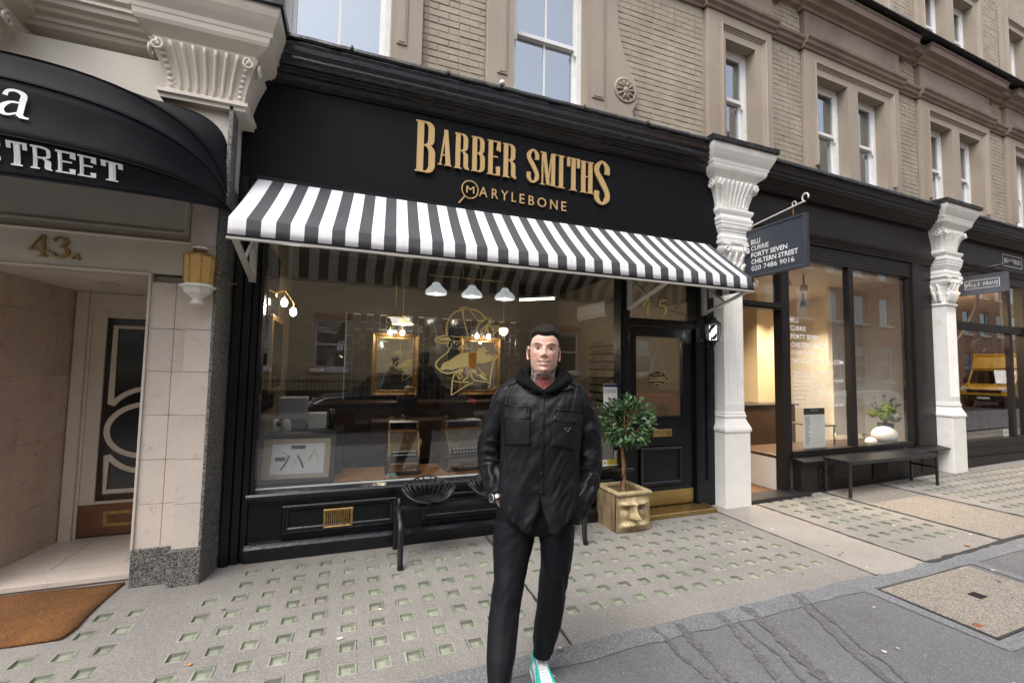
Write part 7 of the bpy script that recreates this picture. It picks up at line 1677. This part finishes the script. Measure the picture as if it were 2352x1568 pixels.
# ---- jacket body, open below the last button
NJ = 150
JR = [(1192, 1304, 866, .035, .070), (1172, 1325, 876, .033, .082), (1157, 1340, 888, .03, .096), (1153, 1341, 902, .027, .108), (1155, 1338, 925, .018, .122), (1152, 1337, 960, .008, .132), (1154, 1331, 1005, .0, .135), (1153, 1329, 1050, 0, .133), (1149, 1329, 1090, 0, .134), (1146, 1331, 1125, 0, .138), (1145, 1333, 1160, 0, .143), (1147, 1333, 1200, 0, .145)]
jy = [r_[2] for r_ in JR]; rows = []
JTOP, JBOT = 866, 1200; NR = 120
apx = lambda py: float(np.interp(py, [870, 900, 950, 1040, 1135], [1247, 1246, 1243.5, 1243.5, 1241.5]))
JV, JF = [], []
for j in range(NR+1):
    for i in range(NJ+1):
        u = i/NJ; a = -PI/2+2*PI*u     # starts and ends at the front edge
        fq = min(u, 1-u)*2             # 0 front edge .. 1 back
        hem = float(np.interp(fq, [0, .03, .10, .18, .28, .40, .55, 1], [1196, 1199, 1192, 1178, 1158, 1143, 1150, 1165]))
        jt = float(np.interp(fq, [0, .06, .16, .3, 1], [901, 897, 884, 869, 866])); py = jt+(hem-jt)*(j/NR); pl, pr, d, hd = (float(np.interp(py, jy, [r_[k] for r_ in JR])) for k in (0, 1, 3, 4))
        A, B = Lp(pl, py, d), Lp(pr, py, d); cx = (A.x+B.x)/2; hw = (B.x-A.x)/2; zc = (A.z+B.z)/2
        c, s = sup(a, 2.5 if py > 905 else 2.2); x = cx+hw*c; y = d+hd*s*(1 if s < 0 else .95)
        side = -1 if u > .5 else 1       # front edge on which side
        nrm = Vector((c/hw, s/hd, 0)).normalized()
        # folds: soft drape, diagonal pulls, gathered hem
        t = (py-JTOP)/(JBOT-JTOP)
        f_ = .0065*nz(a*1.7, zc*5, 1)+.0075*ridge(a*3.0+zc*6, zc*3.0, 4)*smoothstep(.2, .6, t)+.0050*ridge(a*5-zc*14, zc*9, 7)+.011*ridge(a*2.2-zc*3.5, zc*1.5, 9)*smoothstep(.55, 1, t)
        f_ += .0075*math.exp(-((x-cx-.10+(zc-1.13)*.42)/.014)**2)*smoothstep(1.32, 1.22, zc)*smoothstep(.95, 1.05, zc)*(s < 0)+.006*math.exp(-((x-cx-.045+(zc-1.2)*.55)/.012)**2)*smoothstep(1.40, 1.30, zc)*smoothstep(1.02, 1.12, zc)*(s < 0)
        f_ += .007*math.exp(-((x-cx+.07-(zc-1.05)*.5)/.016)**2)*smoothstep(1.2, 1.1, zc)*(s < 0)-.004*math.exp(-((x-cx+.03-(zc-1.3)*.2)/.01)**2)*(s < 0)*smoothstep(1.05, 1.2, zc)
        p = Vector((x, y, zc))+nrm*f_
        if fq < .16 and s < 0:           # front edges part below the last snap
            ax_ = Lp(apx(min(py, 1135)), min(py, 1135), d-hd).x; k = smoothstep(.16, .0, fq)
            op = smoothstep(1128, 1200, py); tgt = ax_+(.046 if side > 0 else -.040)*op
            p.x = p.x+(tgt-cx)*k*1.0; p.y -= .006*op*k
        JV.append(p)
JF = [(j*(NJ+1)+i, j*(NJ+1)+i+1, (j+1)*(NJ+1)+i+1, (j+1)*(NJ+1)+i) for j in range(NR) for i in range(NJ)]
# sleeves
def sleeve(s):
    Q = SLV[s]; k = 44; NS = 110; P = [Lp(*q[:3]) for q in Q]; rad = [q[3] for q in Q]
    cum = [0]
    for a, b in zip(P[:-1], P[1:]): cum.append(cum[-1]+(b-a).length)
    rings = []
    for j in range(NS+1):
        L_ = cum[-1]*j/NS
        def cr(arr):
            i = min(max(1, int(np.searchsorted(cum, L_))), len(cum)-1); t = (L_-cum[i-1])/(cum[i]-cum[i-1]); a, b, c, d = arr[max(0, i-2)], arr[i-1], arr[i], arr[min(len(arr)-1, i+1)]
            return .5*((2*b)+(c-a)*t+(2*a-5*b+4*c-d)*t*t+(3*b-a-3*c+d)*t**3)
        rings.append((cr(P), cr(rad), L_))
    out = []; prev = Vector((1, 0, 0))
    for j, (p, r_, L_) in enumerate(rings):
        t = (rings[min(j+1, NS)][0]-rings[max(0, j-1)][0]).normalized(); u = (prev-t*prev.dot(t)).normalized(); prev = u; b_ = t.cross(u); q = L_/cum[-1]; row = []
        for i in range(k):
            a = 2*PI*i/k; env = .35+1.0*math.exp(-((q-.62)/.18)**2)+.9*math.exp(-((q-.9)/.12)**2)+.5*math.exp(-((q-.25)/.15)**2)
            w1 = ridge(math.cos(a)*.9+L_*2, L_*15+math.sin(a)*1.5+s*5, math.sin(a)*.9); w2 = ridge(math.cos(a)*1.4, L_*30+math.cos(a)*2, math.sin(a)*1.4+s*3)
            dr_ = env*(.0120*(w1-.35)+.0028*(w2-.4)); 
            if q > .965: dr_ = dr_*.3-.002
            row.append(p+(u*math.cos(a)+b_*math.sin(a))*(r_+dr_))
        out.append(row)
    return out
for s in (-1, 1):
    rr = sleeve(s); b = len(JV); k = len(rr[0])
    for r_ in rr: JV.extend(r_)
    for j in range(len(rr)-1):
        for i in range(k): JF.append((b+j*k+i, b+j*k+(i+1) % k, b+(j+1)*k+(i+1) % k, b+(j+1)*k+i))
    # shoulder cap closes the sleeve head
    JF.append(tuple(b+i for i in range(k)))
jk = pbuild('jacket', JV, JF, 'jacket_black', man)
jm = jk.modifiers.new('cloth', 'SOLIDIFY'); jm.thickness = .003; jm.offset = -1
# surface picker: photo pixel -> point on the jacket
tree = BVHTree.FromPolygons([tuple(v) for v in JV], JF); CAML = Vector((0, -PD, CAMH))
def pick(px, py, off=.002):
    r_ = ray(px, py); d = Vector((r_.dot(XL), r_.dot(YL), r_.z)).normalized(); h = tree.ray_cast(CAML, d)
    if h[0] is None: return None
    nn = h[1] if h[1].dot(d) < 0 else -h[1]; return h[0]+nn*off
def patch(name, corners, m, thick=.003, nu=16, nv=16, parent=None, puff=0):
    (a, b, c, d) = [Vector(p) for p in corners]; top, bot = [], []   # corners: TL TR BR BL in pixels
    for j in range(nv+1):
        r1, r2 = [], []
        for i in range(nu+1):
            u, v = i/nu, j/nv; q = (a.lerp(b, u)).lerp(d.lerp(c, u), v); e = puff*math.sin(PI*u)*math.sin(PI*v)
            p = pick(q.x, q.y, thick+e); 
            if p is None: p = r1[-1] if r1 else Lp(q.x, q.y, -.13)
            r1.append(p)
        top.append(r1)
    # smooth the picked sheet so that it reads as one layer of cloth
    for it in range(2):
        T2 = [[p.copy() for p in r_] for r_ in top]
        for j in range(1, nv):
            for i in range(1, nu): T2[j][i] = (top[j][i]*2+top[j-1][i]+top[j+1][i]+top[j][i-1]+top[j][i+1])/6
        top = T2
    o = MB().sheet(top).build(name, m, parent or jk); md = o.modifiers.new('t', 'SOLIDIFY'); md.thickness = thick*1.1; md.offset = -1
    return o
def snap(px, py, r_=.0072, m='snap_button', parent=None):
    p = pick(px, py, .0035); q = pick(px+3, py, .0035); q2 = pick(px, py+3, .0035)
    nn = (q-p).cross(q2-p).normalized(); nn = nn if nn.y < 0 else -nn; u = nn.orthogonal().normalized(); v_ = nn.cross(u)
    mb = MB(); L = []
    for rr, h in ((1, -.002), (1, .002), (.8, .0036), (.45, .0028), (.01, .003)): L.append([p+u*math.cos(2*PI*k/14)*r_*rr+v_*math.sin(2*PI*k/14)*r_*rr+nn*h for k in range(14)])
    return mb.sheet(L, wrap=True).build('snap_button', m, parent or jk)
pkL = patch('chest_pocket', [(1158.5, 936), (1218, 941), (1218.5, 1022), (1161, 1023)], 'jacket_black', .0045, puff=.006)
patch('pocket_flap', [(1156.5, 929), (1219, 935), (1219.5, 963), (1157.5, 961)], 'jacket_black', .0085, parent=pkL)
pkR = patch('chest_pocket', [(1271, 943), (1329, 949), (1321, 1034), (1266.5, 1024)], 'jacket_black', .0045, puff=.006)
patch('pocket_flap', [(1270, 938), (1331, 945), (1328, 974), (1267.5, 968)], 'jacket_black', .0085, parent=pkR)
patch('placket', [(1238, 905), (1250.5, 905), (1249, 1135), (1237.5, 1135)], 'jacket_black', .0035, 5, 40)
patch('shoulder_strap', [(1163, 881), (1183, 872), (1187, 878), (1167, 888)], 'jacket_black', .006, 10, 4); patch('shoulder_strap', [(1309, 874), (1334, 884), (1331, 891), (1307, 880)], 'jacket_black', .006, 10, 4)
patch('collar_leaf', [(1199, 884), (1234, 899), (1231, 906), (1203, 893)], 'jacket_black', .010, 10, 5); patch('collar_leaf', [(1263, 900), (1296, 880), (1316, 894), (1268, 903)], 'jacket_black', .010, 10, 5)
for pk_, pts in ((pkL, ((1160, 930.5), (1175, 931.5), (1200, 933.5), (1216, 935))), (pkR, ((1272, 939.5), (1290, 941.5), (1310, 944), (1329, 946)))):
    MB().tube([pick(*p, .0125) for p in pts], .0028, 6).build('zip', 'zip_metal', pk_)
    q = pts[-1] if pk_ is pkL else pts[0]; q = (q[0]-5, q[1]) if pk_ is pkL else (q[0]+2, q[1]); MB().tube([pick(q[0], q[1], .015), pick(q[0], q[1]+6, .014), pick(q[0], q[1]+11, .013)], .0026, 6).build('zip_pull', 'zip_metal', pk_)
for px, py, par in ((1164.5, 954.5, pkL), (1212, 955.5, pkL), (1275, 960.5, pkR), (1320.5, 966, pkR)): 
    o = snap(px, py, .0078, parent=par); o.location = (0, -.0075, 0)
for px, py in ((1243, 947.5), (1243, 992), (1243.5, 1037.5), (1244, 1087), (1243.5, 1131)): o = snap(px, py); o.location = (0, -.003, 0)
snap(1219, 889, .005, 'steel').location = (0, -.012, 0)
tri = [(1291, 981), (1309, 981.5), (1300, 992.5)]; P3 = [pick(*p, .0165) for p in tri]; c3 = (P3[0]+P3[1]+P3[2])/3
mb = MB(); mb.add([p for p in P3]+[p+Vector((0, .004, 0)) for p in P3], [(0, 1, 2), (0, 1, 4, 3), (1, 2, 5, 4), (2, 0, 3, 5)]); eb = mb.build('triangle_badge', 'steel', pkR)
MB().add([c3+(p-c3)*.66+Vector((0, -.0006, 0)) for p in P3], [(0, 1, 2)]).build('badge_enamel', 'plastic_black', eb)
r3 = (P3[1]-P3[0]).normalized(); u3 = Vector((0, 0, 1)); sans('badge_text', 'PRADA', 'steel', eb, (.022, .0045), (tuple(c3-r3*.011+Vector((0, -.0014, .004))), tuple(r3), tuple(u3)))
# hoodie roll round the neck
def roll(path, rads, name, flat=1.0):
    P = [Vector(p) for p in path]; N_ = 90; pts, rr = [], []
    for j in range(N_):
        q = j/(N_-1)*(len(P)-1); i = min(int(q), len(P)-2); t = q-i; a, b, c, d = P[max(0, i-1)], P[i], P[i+1], P[min(len(P)-1, i+2)]
        pts.append(.5*((2*b)+(c-a)*t+(2*a-5*b+4*c-d)*t*t+(3*b-a-3*c+d)*t**3)); rr.append(rads[i]+(rads[i+1]-rads[i])*t)
    rg = tube_rings(pts, rr, 26, flat); vs = []; fs = []
    for j, r_ in enumerate(rg):
        for k, p in enumerate(r_): vs.append(p+(p-pts[j])*(.22*ridge(p.x*16, p.y*16, p.z*22)-.08))
    for j in range(N_-1):
        for k in range(26): fs.append((j*26+k, j*26+(k+1) % 26, (j+1)*26+(k+1) % 26, (j+1)*26+k))
    return pbuild(name, vs, fs, 'hoodie_black', man)
q = lambda px, py, d: tuple(Lp(px, py, d))
hood = roll([q(1249, 903, -.112), q(1229, 893, -.100), q(1207, 879, -.065), q(1195, 870, -.01), q(1202, 862, .06), q(1226, 856, .105), q(1250, 855, .115), q(1275, 857, .105), q(1294, 864, .06), q(1301, 873, -.01), q(1289, 884, -.065), q(1268, 895, -.100), q(1247, 904, -.112)], [.008, .014, .022, .029, .034, .040, .042, .040, .034, .029, .022, .014, .008], 'hood')
roll([q(1248, 897, -.092), q(1232, 888, -.082), q(1215, 873, -.05), q(1208, 860, .0), q(1215, 851, .05), q(1248, 847, .09), q(1279, 852, .05), q(1287, 862, .0), q(1280, 875, -.05), q(1264, 889, -.082), q(1248, 898, -.092)], [.006, .009, .013, .017, .020, .022, .020, .017, .013, .009, .006], 'hood_lining')
for px in (1241, 1251): MB().tube([q(px, 893, -.118), q(px+1, 899, -.128), q(px+2, 905, -.135)], .0032, 6).build('draw_cord', 'hoodie_black', hood)
# trousers
def trouser():
    vs, fs = [], []
    def loft(rgs, k):
        b = len(vs)
        for r_ in rgs: vs.extend(r_)
        for j in range(len(rgs)-1):
            for i in range(k): fs.append((b+j*k+i, b+j*k+(i+1) % k, b+(j+1)*k+(i+1) % k, b+(j+1)*k+i))
    k = 56
    for s in (-1, 1):
        R_ = LEG[s]; ys_ = [r_[2] for r_ in R_]; rg = []
        for j in range(111):
            py = ys_[0]+(ys_[-1]-ys_[0])*j/110; pl, pr, d, hd = (float(np.interp(py, ys_, [r_[c_] for r_ in R_])) for c_ in (0, 1, 3, 4)); A, B = Lp(pl, py, d), Lp(pr, py, d); cx = (A.x+B.x)/2; hw = (B.x-A.x)/2; zc = (A.z+B.z)/2; row = []
            for i in range(k):
                a = 2*PI*i/k; c, s_ = sup(a, 2.15); kn = math.exp(-((zc-.50)/.10)**2); hp = math.exp(-((zc-.76)/.10)**2); an = math.exp(-((zc-.12)/.10)**2)
                f_ = .0035*nz(a*1.2+s*4, zc*6, 3)+(kn*.0045+hp*.004+an*.006+.0006)*(ridge(math.cos(a)*.8+s, zc*13+math.sin(a)*1.4+c*1.6*s, math.sin(a)*.8+2)-.35)+.0035*math.exp(-(math.sin(a/2-PI*.75)/.05)**2)
                row.append(Vector((cx+c*(hw+f_), d+s_*(hd+f_), zc)))
            rg.append(row)
        loft(rg, k)
        b = len(vs)-k; inner = [vs[b+i]*1.0 for i in range(k)]
        cc = sum(inner, Vector())/k; vs.extend([cc+(p-cc)*.93+Vector((0, 0, .04)) for p in inner])
        for i in range(k): fs.append((b+i, b+(i+1) % k, b+k+(i+1) % k, b+k+i))
    HR = [(1150, 1326, 1110, 0, .118), (1141, 1326, 1150, 0, .124), (1137, 1324, 1180, 0, .126), (1136, 1322, 1200, 0, .122), (1150, 1312, 1215, 0, .10), (1190, 1275, 1222, 0, .06)]
    loft([oval(*r_, k=k, shrink=.972) for r_ in HR], k)
    return pbuild('trousers', vs, fs, 'trouser_black', man)
trs = trouser()
# wristwatch
wp, we = Lp(1137.5, 1141, -.075), Lp(1150, 1148, -.06)
wc = (Lp(*SLV[-1][-1][:3])+Vector((.002, -.012, -.018))); tdir = (Lp(*SLV[-1][-1][:3])-Lp(*SLV[-1][-2][:3])).normalized()
u_ = Vector((1, 0, 0)); u_ = (u_-tdir*u_.dot(tdir)).normalized(); b_ = tdir.cross(u_)
wt = MB(); rg = []
for h in (-.010, -.008, .008, .010):
    rg.append([wc+tdir*h+(u_*math.cos(a)*.036+b_*math.sin(a)*.031)*(1 if abs(h) < .009 else .95) for a in np.linspace(0, 2*PI, 41)[:-1]])
band = wt.sheet(rg, wrap=True).build('watch', 'steel', man); bmod = band.modifiers.new('t', 'SOLIDIFY'); bmod.thickness = .0035; bmod.offset = 1
fdir = Vector((-.62, -.75, .18)).normalized(); fc = wc+(fdir-tdir*fdir.dot(tdir)).normalized()*.037; fu = tdir.cross(fdir).normalized(); fv_ = fdir.cross(fu)
def disc(name, r_, h0, h1, m, par):
    mb = MB(); mb.sheet([[fc+fdir*h+fu*math.cos(a)*rr+fv_*math.sin(a)*rr for a in np.linspace(0, 2*PI, 29)[:-1]] for rr, h in ((r_, h0), (r_, h1), (r_*.82, h1+.001), (.0003, h1+.001))], wrap=True, smooth=False); return mb.build(name, m, par)
disc('watch_case', .0205, -.006, .006, 'steel', band); disc('watch_dial', .016, .006, .0078, mat('dial', (.02, .035, .03), .15), band)
for k in range(4): MB().tube([wc+tdir*(-.0075+.005*k)+u_*math.cos(a)*.0405+b_*math.sin(a)*.0355 for a in np.linspace(0, 2*PI, 33)[:-1]], .0016, 5, closed=True).build('watch_link', 'chrome', band)
# trainers
def shoe(heel, yaw, label):
    sh_ = MB(); st = [(a_, b_*1.14, c_*1.06, d_) for a_, b_, c_, d_ in [(-.005, .028, .055, .010), (.02, .036, .082, .0), (.06, .039, .092, 0), (.10, .040, .086, 0), (.14, .044, .074, 0), (.18, .049, .062, 0), (.22, .051, .052, 0), (.26, .046, .045, 0), (.285, .034, .038, 0), (.30, .016, .030, 0)]]
    k = 28; vs, fs, mi = [], [], []; c_, s_ = math.cos(yaw), math.sin(yaw)
    W = lambda x, y, z: Vector((heel.x+x*c_-y*s_, heel.y-(y*c_+x*s_) if False else heel.y-y*c_-x*s_*0-(-x*s_), z))
    def T(x, y, z): return Vector((heel.x+x*c_+y*s_, heel.y-y*c_+x*s_, z))
    NN = 60; rows_ = []
    for j in range(NN+1):
        y = -.005+.305*j/NN; hw, top = (float(np.interp(y, [q_[0] for q_ in st], [q_[c2] for q_ in st])) for c2 in (1, 2)); row = []
        for i in range(k+1):
            a = PI*i/k; x = hw*math.copysign(abs(math.cos(a))**.62, math.cos(a)); z = .026+(top-.026)*math.sin(a)**.8; row.append((x, y, z))
        rows_.append(row)
    for row in rows_: vs.extend(T(*p) for p in row)
    for j in range(NN):
        for i in range(k):
            y = -.005+.305*(j+.5)/NN; a = (i+.5)/k; lat = min(a, 1-a)
            teal = (y < .055 and lat < .42) or (.05 < y < .20 and .25+.06*math.sin(y*30) < lat < .38) or (y > .225 and lat < .30-.9*(y-.225)) or (y > .285) or (.05 < y < .20 and lat < .09)
            fs.append((j*(k+1)+i, j*(k+1)+i+1, (j+1)*(k+1)+i+1, (j+1)*(k+1)+i)); mi.append(0 if teal else 1)
    o = pbuild('trainer', vs, fs, ['shoe_teal', 'shoe_white'], man, None, True, mi)
    so_ = MB()
    def outline_(off): return [(float(np.interp(y, [q_[0] for q_ in st], [q_[1] for q_ in st]))+off, y) for y in np.linspace(-.008, .303, 30)]
    R1 = outline_(.004); loop = [(x, y) for x, y in R1]+[(-x, y) for x, y in R1[::-1]]
    so_.sheet([[T(x*sc_, y, z) for x, y in loop] for z, sc_ in ((.008, .98), (.012, 1.0), (.028, 1.0), (.031, .97))], wrap=True); so_.build('midsole', 'shoe_white', o)
    ou = MB(); ou.sheet([[T(x*1.0, y, z) for x, y in loop] for z in (.0005, .0085)], wrap=True, smooth=False); ou.add([T(x, y, .0005) for x, y in loop], [tuple(range(len(loop)))]); ou.build('outsole', 'shoe_teal', o)
    for q_ in range(7):
        y = .105+.016*q_; top = float(np.interp(y, [c2[0] for c2 in st], [c2[2] for c2 in st])); MB().tube([T(-.026, y, top-.010), T(-.012, y+.004, top+.003), T(.012, y-.002, top+.003), T(.026, y, top-.010)], .0042, 6, flat=1.3).build('lace', 'shoe_white', o)
    MB().tube([T(0, .09, .088), T(-.016, .085, .10), T(-.024, .10, .092), T(0, .10, .09), T(.02, .098, .10), T(.026, .11, .088)], .0035, 6).build('lace_bow', 'shoe_white', o)
    tg = MB().sheet([[T(x*.6, y, z-abs(x)*.3) for x in (-.045, -.02, 0, .02, .045)] for y, z in ((.14, .079), (.10, .094), (.07, .115), (.062, .118))]); tt = tg.build('tongue', 'shoe_white', o); tt.modifiers.new('t', 'SOLIDIFY').thickness = .006
    cl_ = MB().tube([T(.034*math.cos(a), .038+.040*math.sin(a), .084+.010*math.sin(a*1.0-PI/2)) for a in np.linspace(0, 2*PI, 25)[:-1]], .007, 8, closed=True).build('collar', 'shoe_teal', o)
    for sg in (-1, 1):                # side tick
        rb = ribbon([(.03, .045), (.06, .036), (.10, .040), (.155, .062)], [.004, .016, .013, .003], 1, 6); MB().add([T(sg*(float(np.interp(y, [c2[0] for c2 in st], [c2[1] for c2 in st]))+.0022-.06*max(0, z-.055)), y, z) for y, z in rb], [tuple(range(len(rb)))]).build('side_tick', 'shoe_white', o)
    MB().lathe([(.026, .06), (.026, .09), (.024, .115)], 16, tuple(T(0, .058, 0))).build('sock', 'sock', o)
    return o
rh = Lp(1236, 1500, .10); rh.z = 0; shoe(Vector((rh.x-.006, .110, 0)), R(16), 'r')
lh = Lp(1146, 1600, -.22); shoe(Vector((lh.x, -.215, 0)), R(-8), 'l')
